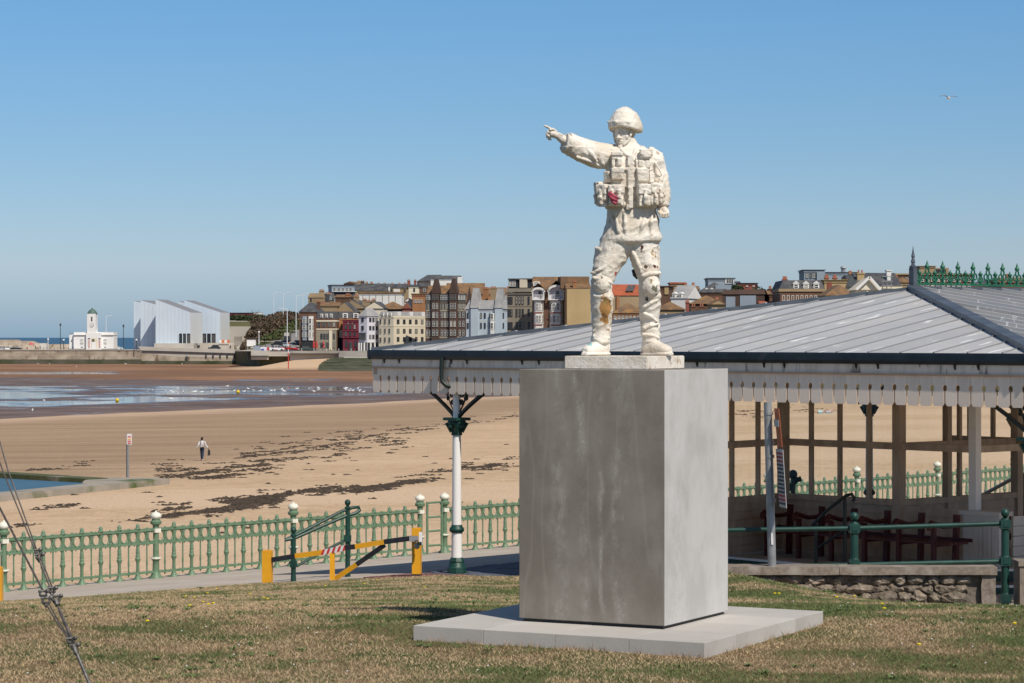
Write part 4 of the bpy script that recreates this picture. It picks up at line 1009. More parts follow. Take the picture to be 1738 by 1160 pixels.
# platform and steps
pf = [SL((3.84, 45.0, 0)), SL((5.03, 43.6, 0)), SL((6.3, 42.35, 0)), SL((9.9, 42.6, 0))]
zt = FL - .002
def slabpoly(pts, z0, z1, nm, mt): return MB().prism([Vector((p.x, p.y, z0)) for p in pts], (0, 0, z1 - z0)).build(nm, mt, SH)
back = [SL((12.5, 50, 0)), SL((5, 55, 0)), SL((2.2, 45.5, 0))]
def offp(dy): return [SL((3.0, 45.9 - dy, 0)), SL((3.84, 45.0 - dy, 0)), SL((5.03, 43.6 - dy, 0)), SL((6.6, 42.6 - dy, 0)), SL((10.4, 42.6 - dy, 0))]
slabpoly(offp(0) + back, -.3, FL, 'platform', M['asphalt'])
for k in range(2):
    dy = (k + 1) * .75; slabpoly(offp(dy) + back, -.5, FL - .2 * (k + 1) - .002, 'step', M['mortar'])
for k in range(3):
    pts = offp(k * .75); z1 = FL - .2 * k
    for p in pts: p.z = 0
    for p, q_ in zip(pts, pts[1:]):
        d = (q_ - p); L_ = d.length; d.normalize(); nr = Vector((d.y, -d.x, 0))
        MB().bar(p + nr * .02 + Vector((0, 0, z1 - .018)), q_ + nr * .02 + Vector((0, 0, z1 - .018)), .08, .036).build('step_nosing', M['column_white'], SH)
        n = int(L_ / .16)
        for j in range(n):
            c = p + d * ((j + .5) * L_ / n) + nr * .006
            MB().box(-L_ / n / 2 + .004, L_ / n / 2 - .004, -.008, .008, z1 - .20, z1 - .040, 0, Matrix.Translation(c) @ Matrix.Rotation(math.atan2(d.y, d.x), 4, 'Z')).build('riser_tile', M['tile_green'], SH)
# sunken yard in front of the shelter
yp = [(2.3, 32.6), (30, 31.0), (30, 41), (11, 42), (5, 44), (1.2, 44.8), (.95, 45.2)]
o = MB().prism([(x, y, Z(-4.62)) for x, y in yp], (0, 0, .19)).build('lower_path', M['asphalt']); o['kind'] = 'structure'

# --- bench with scrolled wooden arms
BN = thing('bench', 'dark red slatted bench with curved arms along the inner wall of the shelter', 'bench', (0, 0, 0))
ba = Vector((4.75, 45.75, Z(-3.85))); ed = Vector((.677, -.735, 0)); ou = Vector((-.735, -.677, 0))
BN.location = ba; BN.rotation_euler = (0, 0, math.atan2(ed.y, ed.x))   # local: x along bench, -y outward (towards the viewer)
for k in range(4): MB().box(0, 4.3, -.62 + k * .13, -.51 + k * .13, .42, .455).build('seat_slat', M['red_paint'], BN)
MB().box(0, 4.3, -.03, .01, .44, .50).build('back_rail', M['red_paint'], BN)
def arm():
    b = MB()
    b.bar((0, -.60, 0), (0, -.60, .70), .07, .07, up=(1, 0, 0)); b.bar((0, -.02, 0), (0, .02, .88), .085, .085, up=(1, 0, 0))
    pts = [(0, -.70, .66), (0, -.715, .735), (0, -.66, .775), (0, -.55, .75), (0, -.35, .70), (0, -.15, .70), (0, 0, .73)]
    b.tube(pts, [.045, .05, .048, .04, .038, .038, .042], 8)
    b.bar((0, -.6, .40), (0, 0, .40), .05, .06)
    return b.mesh('armrest', M['red_paint'])
am = arm()
for k in range(6): place('armrest', am, BN, (.28 + k * .735, 0, 0))
B2 = copy_tree(BN); B2.location = Vector((8.75, 44.6, Z(-3.85))); B2.rotation_euler = (0, 0, math.atan2(ed.y, ed.x))
B2['label'] = 'dark red bench glimpsed behind the green rail at the right edge of the shelter'

# --- handrail with curled end climbing inside the shelter
HRL = thing('handrail', 'black handrail with curled top rising over the steps in the shelter shade', 'handrail', (0, 0, 0))
def PW(px, py, Y): return W(px, py, Y)
Yh = 42.9
MB().tube([PW(1378, 893, Yh), PW(1400, 870, Yh - .1), PW(1425, 850, Yh - .2), PW(1437, 841, Yh - .25), PW(1446, 839, Yh - .3), PW(1450, 846, Yh - .3), PW(1447, 852, Yh - .3)], .028, 8).build('grab_rail', M['iron_black'], HRL, True)
MB().tube([PW(1434, 846, Yh - .25), PW(1434, 984, Yh - .25)], .03, 8).build('post', M['iron_black'], HRL, True)
MB().tube([PW(1385, 890, Yh), PW(1385, 976, Yh)], .03, 8).build('post', M['iron_black'], HRL, True)
MB().tube([PW(1385, 932, Yh), PW(1434, 900, Yh - .25)], .022, 8).build('lower_rail', M['iron_black'], HRL, True)
HR2 = thing('handrail', 'black sloping handrail seen through the shelter between window posts, next to the green fence', 'handrail', (0, 0, 0))
Yk = 56
MB().tube([PW(1318, 852, Yk), PW(1342, 826, Yk), PW(1352, 815, Yk), (PW(1360, 813, Yk))], .06, 8).build('grab_rail', M['iron_black'], HR2, True)
MB().tube([PW(1346, 808, Yk), PW(1346, 899, Yk)], .055, 8).ell(PW(1346, 806, Yk), (.10, .10, .11)).build('post', M['iron_black'], HR2, True)
HR3 = thing('handrail', 'black sloping handrail seen through the right end bay of the shelter', 'handrail', (0, 0, 0))
MB().tube([PW(1665, 842, 58), PW(1735, 804, 56)], .045, 8).build('grab_rail', M['iron_black'], HR3, True)
MB().tube([PW(1735, 804, 56), PW(1735, 904, 56)], .045, 8).build('post', M['iron_black'], HR3, True)

# ------------------------------------------------------------------ green two-rail barrier on the stone wall
GR = thing('green_railing', 'dark green two rail railing with ball topped posts behind the rubble wall', 'railing', (0, 0, 0))
def railpost(px, Y, ytop, ybot, collars):
    c = W(px, ytop, Y); zb = W(px, ybot, Y).z; h = c.z - zb
    pr = [(0, .050), (h - .20, .050), (h - .19, .062), (h - .165, .062), (h - .15, .032), (h - .125, .022), (h - .115, .03)]
    b = MB().lathe(pr, 14, (0, 0, 0)).ell((0, 0, h - .06), (.055, .055, .058))
    p = b.build('post', M['dark_green'], GR, True, (c.x, Y, zb))
    for cy in collars:
        z = W(px, cy, Y).z - zb
        MB().box(-.064, .064, -.064, .064, z - .055, z + .055).box(-.035, .035, -.072, .072, z - .03, z + .03).lathe([(z + .055, .056), (z + .075, .05)], 12).lathe([(z - .075, .05), (z - .055, .056)], 12).build('collar', M['dark_green'], p)
railpost(1450, 32.3, 869, 966, [897, 957]); railpost(1706, 32.2, 863, 1043, [890, 953, 1016]); railpost(1190, 32.4, 874, 972, [901, 965])
MB().tube([W(1100, 903.5, 32.5), W(1190, 901, 32.4), W(1450, 897, 32.3), W(1706, 889, 32.2)], .031, 10).build('rail', M['dark_green'], GR, True)
MB().tube([W(1100, 967, 32.5), W(1190, 965, 32.4), W(1450, 959, 32.3), W(1706, 953, 32.2)], .031, 10).build('rail', M['dark_green'], GR, True)
MB().tube([W(1706, 1016, 32.2), W(1760, 1012, 34.5)], .026, 10).build('rail', M['dark_green'], GR, True)
MB().tube([W(1706, 889, 32.2), W(1706, 889, 32.2) + Vector((1.6, 4.2, -.15))], .026, 10).build('rail', M['dark_green'], GR, True) if False else None

# ------------------------------------------------------------------ rubble wall with coping
RW = thing('rubble_wall', 'low rubble stone wall with rough concrete coping at the edge of the grass', 'wall', (0, 0, 0))
xa, xb, Yw = 2.3, 6.02, 31.95
ztop = Z(-2.96)
MB().box(xa, xb - .16, Yw + .06, Yw + .36, Z(-4.6), ztop).build('mortar_core', M['mortar'], RW)
cx = [xa, 4.08, xb + .03]
for x0, x1 in zip(cx, cx[1:]):
    me = MB().box(x0 + .003, x1 - .003, Yw - .06, Yw + .40, ztop, ztop + .098).mesh('coping_stone', M['coping'])
    bm_ = bmesh.new(); bm_.from_mesh(me); bmesh.ops.subdivide_edges(bm_, edges=bm_.edges, cuts=9, use_grid_fill=True)
    for v in bm_.verts: v.co += Vector(noise.noise_vector(v.co * 9)) * .008
    bm_.to_mesh(me); bm_.free(); place('coping_stone', me, RW)
me = MB().box(xb - .16, xb + .015, Yw - .02, Yw + .38, Z(-3.75), ztop - .001).mesh('end_pier', M['mortar_pale'] if 'mortar_pale' in M else M['coping'])
bm_ = bmesh.new(); bm_.from_mesh(me); bmesh.ops.subdivide_edges(bm_, edges=bm_.edges, cuts=12, use_grid_fill=True)
for v in bm_.verts: v.co += Vector(noise.noise_vector(v.co * 12)) * .014
bm_.to_mesh(me); bm_.free(); place('end_pier', me, RW)
rs = random.Random(4)
zr = ztop - .01; row = 0
while zr > Z(-3.75):
    hh = rs.uniform(.09, .19); x = xa + .05 + rs.uniform(0, .1)
    while x < xb - .2:
        ww = rs.uniform(.14, .32); cxs = x + ww / 2; zc = zr - hh / 2
        if zc + hh / 2 > E + z_lawn(cxs, Yw) - .05 and cxs + ww / 2 < xb - .14:
            b = MB(); b.ell((0, 0, 0), (ww / 2 + .004, .075, hh / 2 + .004), None, 12)
            me = b.mesh('stone', M['stone'])
            for v in me.vertices:
                c0 = v.co.copy(); s_ = 1.12 / max(.75, (abs(c0.x / (ww / 2)) ** 4 + abs(c0.z / (hh / 2)) ** 4) ** .25 + .0) if abs(c0.x) + abs(c0.z) > .03 else 1
                v.co = Vector((c0.x * min(s_, 1.2), c0.y, c0.z * min(s_, 1.2))) + Vector(noise.noise_vector(c0 * 16 + Vector((cxs * 9, row, 0)))) * .042
            me.polygons.foreach_set('use_smooth', [False] * len(me.polygons))
            place('stone', me, RW, (cxs, Yw + .055 + rs.uniform(-.015, .02), zc + rs.uniform(-.015, .015)), 0, rot=(0, rs.uniform(-.12, .12), 0))
        x += ww + rs.uniform(.004, .02)
    zr -= hh + .008; row += 1
o = MB().box(6.02, 6.75, 31.75, 32.6, Z(-3.6), Z(-3.462)).build('kerb', M['coping']); o['kind'] = 'structure'
GP = MB().box(0, .4, 0, .4, 0, .64).box(-.02, .42, -.02, .42, .64, .70).build('gate_pier', M['coping'], None, loc=(W(1731, 0, 32).x, 32.0, Z(-3.5))); tag(GP, 'short pale concrete pier cut by the right edge of the picture', 'pier')

# ------------------------------------------------------------------ leaning grey sign post with two boards
SP = thing('sign_post', 'leaning grey metal post with a warning board and a white text board on it', 'sign post', W(1311, 967, 32.05))
base = SP.location.copy(); tp = W(1303, 683, 32.05) - base
MB().tube([(0, 0, -.1), tp], [.052, .050], 16).build('pole', M['pole'] if 'pole' in M else M['steel'], SP, True)
dirv = Vector((.16, -.985, 0)).normalized()      # boards are seen almost edge on
def board(y0, y1, px, name, mt, wdt):
    a = W(px, y0, 32.05) - base; c = W(px + 6, y1, 32.05) - base
    a2 = a + Vector((.055, -.02, 0)); c2 = c + Vector((.055, -.02, 0))
    bb_ = MB().prism([a2, a2 + dirv * wdt, c2 + dirv * wdt, c2], Vector((.006, -.0014, 0))).build(name, mt, SP); return a2, c2
M['sign_white'] = mat('sign_white', (.72, .70, .68), (.6, .58, .55), .5, 4)
M['sign_orange'] = mat('sign_orange', (.62, .17, .07), None, .5); M['ink'] = mat('ink_dark', (.06, .06, .08), None, .6); M['ink_red'] = mat('ink_red', (.55, .06, .06), None, .6)
a2, c2 = board(693, 758, 1306, 'warning_board', M['sign_orange'], .22)
off_ = Vector((-.004, -.0005, 0))
for y0, y1 in ((712, 724),):
    a = W(1306, y0, 32.05) - base + Vector((.055, -.02, 0)) + off_; c = W(1307, y1, 32.05) - base + Vector((.055, -.02, 0)) + off_
    MB().prism([a, a + dirv * .22, c + dirv * .22, c], Vector((.003, -.0007, 0))).build('white_band', M['sign_white'], SP)
a2, c2 = board(762, 860, 1309, 'text_board', M['sign_white'], .33)
for k in range(14):
    y0 = 767 + k * 6.5; mt = M['ink_red'] if k in (0, 1, 2, 11, 12) else M['ink']
    for j in range(3):
        a = W(1309.2 + k * .38, y0, 32.05) - base + Vector((.055, -.02, 0)) + off_ + dirv * (.03 + .095 * j + .01 * ((k * 3 + j) % 3))
        d = dirv * (.066 + .010 * ((k + j) % 3))
        MB().prism([a, a + d, a + d + Vector((0, 0, -.026)), a + Vector((0, 0, -.026))], Vector((-.002, -.0005, 0))).build('text_line', mt, SP)
for y0 in (702, 752, 775, 850):
    p = W(1304 + (y0 - 683) * .028, y0, 32.05) - base; MB().lathe([(-.018, .058), (.018, .058)], 14, p).build('clamp', M['steel'], SP)
MB().prism([W(1308.5, 905, 31.99) - base, W(1312, 905, 31.99) - base, W(1312.6, 925, 31.99) - base, W(1309, 925, 31.99) - base], (0, -.004, 0)).build('sticker', M['sign_white'], SP)
# ------------------------------------------------------------------ cast iron promenade fence
FE = thing('promenade_fence', 'long pale green cast iron fence with rings, turned balusters and white ball finials', 'fence', F0, math.atan2(fd.y, fd.x)); FE.scale = (KF, KF, KF)
gm, wm = M['fence_green'], M['fence_white']
pm = MB().lathe([(0, .13), (.02, .125), (.06, .085), (.14, .06), (.30, .055), (.33, .075), (.36, .075), (.39, .05), (.62, .05), (.80, .05), (.90, .055), (.93, .06), (.95, .095), (.99, .10), (1.01, .075), (1.035, .07)], 10).mesh('post', gm, True)
finm = MB().lathe([(1.035, .06), (1.05, .085), (1.07, .097), (1.09, .099), (1.12, .088), (1.145, .06), (1.16, .02), (1.18, .012)], 12).mesh('ball_finial', wm, True)
bandm = MB().lathe([(.335, .085), (.35, .095), (.37, .088)], 10).box(-.062, .062, -.062, .062, .80, .87).mesh('white_band', wm)
bal = MB().lathe([(0, .085), (.015, .08), (.05, .05), (.10, .03), (.30, .028), (.34, .045), (.37, .05), (.39, .034), (.42, .040), (.44, .030), (.47, .038), (.49, .030), (.52, .036), (.54, .028), (.60, .026), (.62, .034)], 8).lathe([(.86, .034), (.885, .05), (.90, .034), (.94, .034), (.955, .024), (.975, .006)], 8).box(-.024, .024, -.018, .018, .61, .87).mesh('baluster', gm, True)
thn = MB().lathe([(.06, .006), (.09, .022), (.11, .020), (.14, .014), (.24, .014), (.26, .020), (.30, .018), (.34, .014), (.62, .014)], 6).box(-.012, .012, -.010, .010, .61, .87).lathe([(.86, .022), (.885, .028), (.90, .006)], 6).mesh('thin_baluster', gm, True)
rb = MB(); n = 14
rb.tube([(.078 * math.cos(2 * math.pi * k / n), 0, .74 + .092 * math.sin(2 * math.pi * k / n)) for k in range(n + 1)], [(.017, .013)] * (n + 1), 6, cap=False)
for sx_ in (-1, 1):
    for sz_ in (-1, 1): rb.ell((sx_ * .072, 0, .74 + sz_ * .088), (.022, .012, .020), None, 6)
ringm = rb.mesh('ring', gm, True)
tsp = [-6.44, -3.22, 0, 3.22, 6.45, 9.75, None, 10.43, 13.9, 17.37, 20.85, 24.3, 27.7, 31.2, 34.6, 38.1, 41.6, 45.1, 48.5]
for t in tsp:
    if t is None: continue
    p = place('post', pm, FE, (t, 0, 0)); place('ball_finial', finm, p); place('white_band', bandm, p)
for a, b_ in zip(tsp, tsp[1:]):
    if a is None or b_ is None: continue
    L_ = b_ - a
    for z, h, w_ in ((.855, .045, .05), (.625, .045, .05), (.115, .040, .045)):
        MB().box(a + .05, b_ - .05, -w_ / 2, w_ / 2, z - h / 2, z + h / 2).build('rail', gm, FE)
    tb = MB(); k = 0; x = a + .12
    while x < b_ - .08:
        tb.lathe([(.575, .004), (.60, .016)], 4, (x, 0, 0)); tb.lathe([(.878, .014), (.90, .003)], 4, (x, 0, 0)); tb.lathe([(.136, .014), (.155, .003)], 4, (x, 0, 0)); x += .105
    o = tb.build('rail_studs', gm, FE); o['kind'] = 'stuff'
    nc = 8; c = L_ / nc
    for i in range(nc):
        if i: place('baluster', bal, FE, (a + c * i, 0, 0))
        place('thin_baluster', thn, FE, (a + c * (i + .5), 0, 0))
        place('ring', ringm, FE, (a + c * (i + .25), 0, 0), scale=(c / .403, 1, 1)); place('ring', ringm, FE, (a + c * (i + .75), 0, 0), scale=(c / .403, 1, 1))
# ladder-like gate rails in the gap
gt = thing('ladder_gate', 'narrow green gate of four round rungs between two white topped fence posts', 'gate', FP(10.09 * KF), math.atan2(fd.y, fd.x)); gt.scale = (KF, KF, KF)
MB().tube([(-.20, -.06, 0), (-.20, -.06, 1.02)], .024, 8).build('stile', gm, gt, True); MB().tube([(.20, -.06, 0), (.20, -.06, 1.02)], .024, 8).build('stile', gm, gt, True)
for z in (.17, .45, .72, 1.0): MB().tube([(-.20, -.06, z), (.20, -.06, z)], .02, 8).build('rung', gm, gt, True)
# ------------------------------------------------------------------ dark green stair handrail by the fence
SR = thing('stair_handrail', 'dark green double stair handrail with looped end beside the yellow barrier', 'handrail', (0, 0, 0))
pA, pB = W(498, 979, 46.3), W(590, 966, 46.9)
def rpost(p, h): 
    o = MB().lathe([(-.15, .055), (.04, .045), (h - .16, .042), (h - .15, .055), (h - .12, .055), (h - .10, .028), (h - .09, .03)], 12).ell((0, 0, h - .035), (.055, .055, .06)).build('post', M['dark_green'], SR, True, (p.x, p.y, p.z))
    return o
o = rpost(pA, .875); MB().box(-.06, .06, -.06, .06, .17, .28).build('collar', M['dark_green'], o)
o = rpost(pB, 1.25); MB().box(-.065, .065, -.065, .065, .50, .62).build('collar', M['dark_green'], o)
u = lambda px, py, k: W(px, py, 46.3 + .6 * k)
MB().tube([u(484, 917, -.1), u(497, 911, 0), u(540, 889, .5), u(580, 868, .9), u(598, 862, 1.1), u(609, 861, 1.2), u(611, 866, 1.2), u(602, 872, 1.1), u(590, 875, 1.0), u(545, 894, .5), u(500, 914, 0), u(484, 917, -.1)], .030, 8).build('rail', M['dark_green'], SR, True)
MB().tube([u(504, 961, .05), u(545, 938, .5), u(588, 916, 1)], .026, 8).build('rail', M['dark_green'], SR, True)
# ------------------------------------------------------------------ yellow and black vehicle barrier
YB = thing('vehicle_barrier', 'yellow and black swing barrier between two yellow posts at the edge of the grass', 'barrier', (0, 0, 0))
def yp_(px, ytop, ybot, Y, s_=.165, rz_=0, nm='post'):
    c = W(px, ybot, Y); h = W(px, ytop, Y).z - c.z
    return MB().box(-s_ / 2, s_ / 2, -s_ / 2, s_ / 2, -.3, h - .015).box(-s_ / 2 + .008, s_ / 2 - .008, -s_ / 2 + .008, s_ / 2 - .008, h - .015, h).build(nm, M['yellow'], YB, loc=(c.x, c.y, c.z), rz=rz_)
yp_(454, 934, 992, 46.0, .165, R(-8))
p2 = yp_(707.5, 896, 978, 45.2, .15, R(-8)); MB().box(-.08, .08, -.08, .08, -.3, .04).build('foot_band', M['black_paint'], p2)
yb = lambda px, py: W(px, py, 46.0 - .9 * (px - 454) / 253.)
cen = [(462, 950.5), (502, 944), (546, 938), (587, 930), (604, 928), (653, 920), (697, 914)]
mts = [M['black_paint'], M['yellow'], None, M['black_paint'], M['yellow'], M['black_paint']]
for (p, q_), mt in zip(zip(cen, cen[1:]), mts):
    a, b_ = yb(*p), yb(*q_)
    if mt: MB().bar(a, b_, .09, .088).build('arm_section', mt, YB)
    else:
        n = 9
        for k in range(n):
            c0, c1_ = a.lerp(b_, k / n), a.lerp(b_, (k + 1) / n); sk = (b_ - a) / n * .35; up = Vector((0, 0, .045)); dv = Vector((0, -.046, 0)); 
            MB().prism([c0 - up - sk + dv, c1_ - up - sk + dv, c1_ + up + sk + dv, c0 + up + sk + dv], (0, .09, 0)).build('tape_stripe', M['tape_red'] if k % 2 == 0 else M['tape_white'], YB)
MB().bar(yb(564, 938), yb(564, 985), .085, .085, up=(0, 1, 0)).build('leg', M['yellow'], YB)
dg_ = [(567, 984), (606, 958), (652, 926)]
for (p, q_), mt in zip(zip(dg_, dg_[1:]), (M['yellow'], M['black_paint'])): MB().bar(yb(*p) + Vector((0, .03, 0)), yb(*q_) + Vector((0, .03, 0)), .085, .09, up=(0, 1, 0)).build('brace', mt, YB)
MB().box(-.02, .14, -.02, .02, -.05, .05).ell((.12, -.05, -.12), (.05, .02, .06)).build('hasp', M['steel'], YB, loc=yb(697, 914) + Vector((0, -.1, 0)))
MB().box(-.03, .03, -.02, .02, -.12, .10).build('lock_box', M['tape_white'], YB, loc=W(714, 913, 44.88)); MB().box(-.04, .04, -.03, .03, -.04, .02).build('padlock', M['iron_black'], YB, loc=W(712, 922, 44.86))
YP = MB().box(-.09, .09, -.09, .09, -.3, .62).box(-.08, .08, -.08, .08, .62, .635).build('post', M['yellow'], None, loc=W(-5, 1026, 43.3)); YP.name = 'barrier_post'
tag(YP, 'yellow post sliced by the left edge of the picture', 'post')
# ------------------------------------------------------------------ stay wires in the near left corner
GW = thing('stay_wire', 'set of dark steel stay wires with shackles leaning in the near left corner', 'wire', (0, 0, 0))
def g_(px, py): return W(px, py, 15.3 + .0022 * (1165 - py))
def strand(pts, r=.0052): MB().tube([g_(*p) for p in pts], r, 6).build('strand', M['wire'], GW, True)
strand([(-60, 610), (5, 800), (61, 938)]); strand([(-50, 575), (14, 800), (65, 941)]); strand([(-80, 700), (0, 863), (73, 1003)], .007)
strand([(64, 944), (76, 975), (87, 1003)], .006); strand([(68, 944), (80, 975), (91, 1003)], .006); strand([(95, 1022), (108, 1052), (121, 1088)], .006)
strand([(78, 1025), (97, 1058), (120, 1090)], .005); strand([(83, 1025), (100, 1056), (122, 1090)], .005); strand([(101, 1035), (112, 1062), (123, 1088)], .012)
def shackle(px, py, s_=1.0):
    s_ *= .74
    p = g_(px, py); d = Vector((.25, 0, -1)).normalized(); b = MB()
    b.tube([p + Vector((-.020, 0, .03)) * s_, p + Vector((-.024, 0, 0)) * s_, p + Vector((0, 0, -.036)) * s_, p + Vector((.026, 0, 0)) * s_, p + Vector((.018, 0, .03)) * s_], .0085 * s_, 8)
    b.tube([p + Vector((-.036, -.004, .026)) * s_, p + Vector((.036, .004, .03)) * s_], .009 * s_, 8); b.ell(p + Vector((.034, 0, .03)) * s_, (.014, .012, .014))
    b.tube([p + Vector((-.02, -.03, 0)) * s_, p + Vector((.02, .03, -.01)) * s_], .008 * s_, 8)
    b.build('shackle', M['steel_dark'], GW, True)
M['steel_dark'] = mat('worn_steel', (.07, .065, .06), (.2, .19, .175), .5, 60, metal=.5)
for px, py, s_ in ((63, 938, .8), (66, 947, 1), (73, 1010, 1.1), (78, 1022, 1.2), (88, 1004, 1), (95, 1019, 1.2), (120, 1090, 1.1), (126, 1100, .9)): shackle(px, py, s_)
MB().tube([g_(95, 1018), g_(98, 1028)], .017, 8).tube([g_(125, 1096), g_(130, 1110)], .016, 8).build('turnbuckle', M['steel_dark'], GW, True)
MB().tube([g_(129, 1106), g_(160, 1180)], .011, 8).build('anchor_rod', M['steel_dark'], GW, True)
# ------------------------------------------------------------------ land behind the bay
shore = [(395, 958), (428, 900), (440, 858), (640, 848), (700, 815), (791, 752), (861, 645), (1000, 612), (1100, 430), (1300, 400), (2600, 330), (4500, 300)]
def y0_of(px):
    for (a, ya), (b_, yb_) in zip(shore, shore[1:]):
        if a <= px <= b_: return ya + (yb_ - ya) * (px - a) / (b_ - a)
    return shore[-1][1]
def z_town(px, Y):
    t = Y - y0_of(px); H_ = 12.5 if px < 900 else 12.5 - 7 * min(1, (px - 900) / 300)
    return -4.75 + H_ * sm((t - 22 - max(0, min(1, (px - 660) / 60.)) * 95) / 150.)
vs = []; fs = []; pxs = [395, 405, 415, 425, 430, 436, 440, 450, 465, 480, 500, 520, 560, 600, 640, 700, 780, 860, 930, 1000, 1100, 1200, 1300, 1500, 1738, 2100, 2600, 3400, 4500]
ts = [0, 4, 10, 22, 35, 50, 65, 80, 95, 110, 130, 150, 180, 240, 400, 900]
for px in pxs:
    for t in [-.01] + ts:
        Y = y0_of(px) + t; vs.append(((px - 869) / F * Y, Y, Z(z_town(px, Y)) if t >= 0 else Z(-11)))
K = len(ts) + 1
for i in range(len(pxs) - 1):
    for j in range(K - 1): a = i * K + j; fs.append((a, a + 1, a + K + 1, a + K))
M['hill'] = mat('hillside', (.11, .115, .05), (.16, .14, .085), .95, .05, world=True)
M['road_far'] = mat('far_road', (.20, .19, .185), (.26, .245, .23), .9, .05, world=True)
M['pave_far'] = mat('far_pavement', (.48, .42, .35), (.42, .37, .31), .9, .05, world=True)
me = bpy.data.meshes.new('town_ground'); me.from_pydata(vs, [], fs); me.materials.append(M['hill']); me.materials.append(M['road_far'])
for i, p in enumerate(me.polygons):
    if (i % (K - 1)) in (1, 2, 3): p.material_index = 1
me.update(); place('town_ground', me)['kind'] = 'structure'
# curving road that climbs left of the houses
def ribbon(name, pts, wd, mt, lift=.06):
    """pts: photograph columns + distances on the town ground"""
    P = [Vector(((px - 869) / F * Y, Y, Z(z_town(px, Y) + lift))) for px, Y in pts]; vs = []; fs = []
    for i, p in enumerate(P):
        w_ = wd[i] if hasattr(wd, '__len__') else wd
        pxa = 869 + F * (p.x - w_) / p.y; pxb = 869 + F * (p.x + w_) / p.y
        vs += [(p.x - w_, p.y, Z(z_town(pxa, p.y) + lift)), (p.x + w_, p.y, Z(z_town(pxb, p.y) + lift))]
        if i: a = 2 * i - 2; fs.append((a, a + 1, a + 3, a + 2))
    me = bpy.data.meshes.new(name); me.from_pydata(vs, [], fs); me.materials.append(mt); o = place(name, me); o['kind'] = 'structure'; return o
ribbon('pavement', [(466, 868), (462, 884), (463, 900), (470, 915), (484, 930), (498, 945), (503, 965), (505, 1000)], [13, 13, 12, 11, 9, 7, 5, 4], M['pave_far'], .10)
ribbon('road', [(472, 868), (468, 884), (470, 900), (478, 915), (488, 930), (499, 945), (504, 965), (506, 1000)], [8, 8, 7, 6, 5, 4, 3, 3], M['road_far'], .22)

# ------------------------------------------------------------------ houses
WC = {}
def winmesh(w_, h_, frame, bars=1):
    k = (round(w_, 2), round(h_, 2), frame.name, bars)
    if k not in WC:
        b = MB(); t = .07; b.box(-w_ / 2, w_ / 2, -.03, .02, -h_ / 2, h_ / 2, 1)
        b.box(-w_ / 2 - t, -w_ / 2, -.12, .02, -h_ / 2 - t, h_ / 2 + t); b.box(w_ / 2, w_ / 2 + t, -.12, .02, -h_ / 2 - t, h_ / 2 + t)
        b.box(-w_ / 2, w_ / 2, -.12, .02, h_ / 2, h_ / 2 + t); b.box(-w_ / 2 - .1, w_ / 2 + .1, -.20, .02, -h_ / 2 - t, -h_ / 2)
        if bars: b.box(-w_ / 2, w_ / 2, -.09, -.028, -.05, .05)
        if bars > 1: b.box(-.04, .04, -.085, -.029, -h_ / 2, h_ / 2)
        WC[k] = b.mesh('window', [frame, M['window_dark']])
    return WC[k]
M['frame_grey'] = mat('frame_grey', (.22, .21, .19), None, .7); M['frame_dark'] = mat('frame_dark', (.05, .05, .055), None, .6)
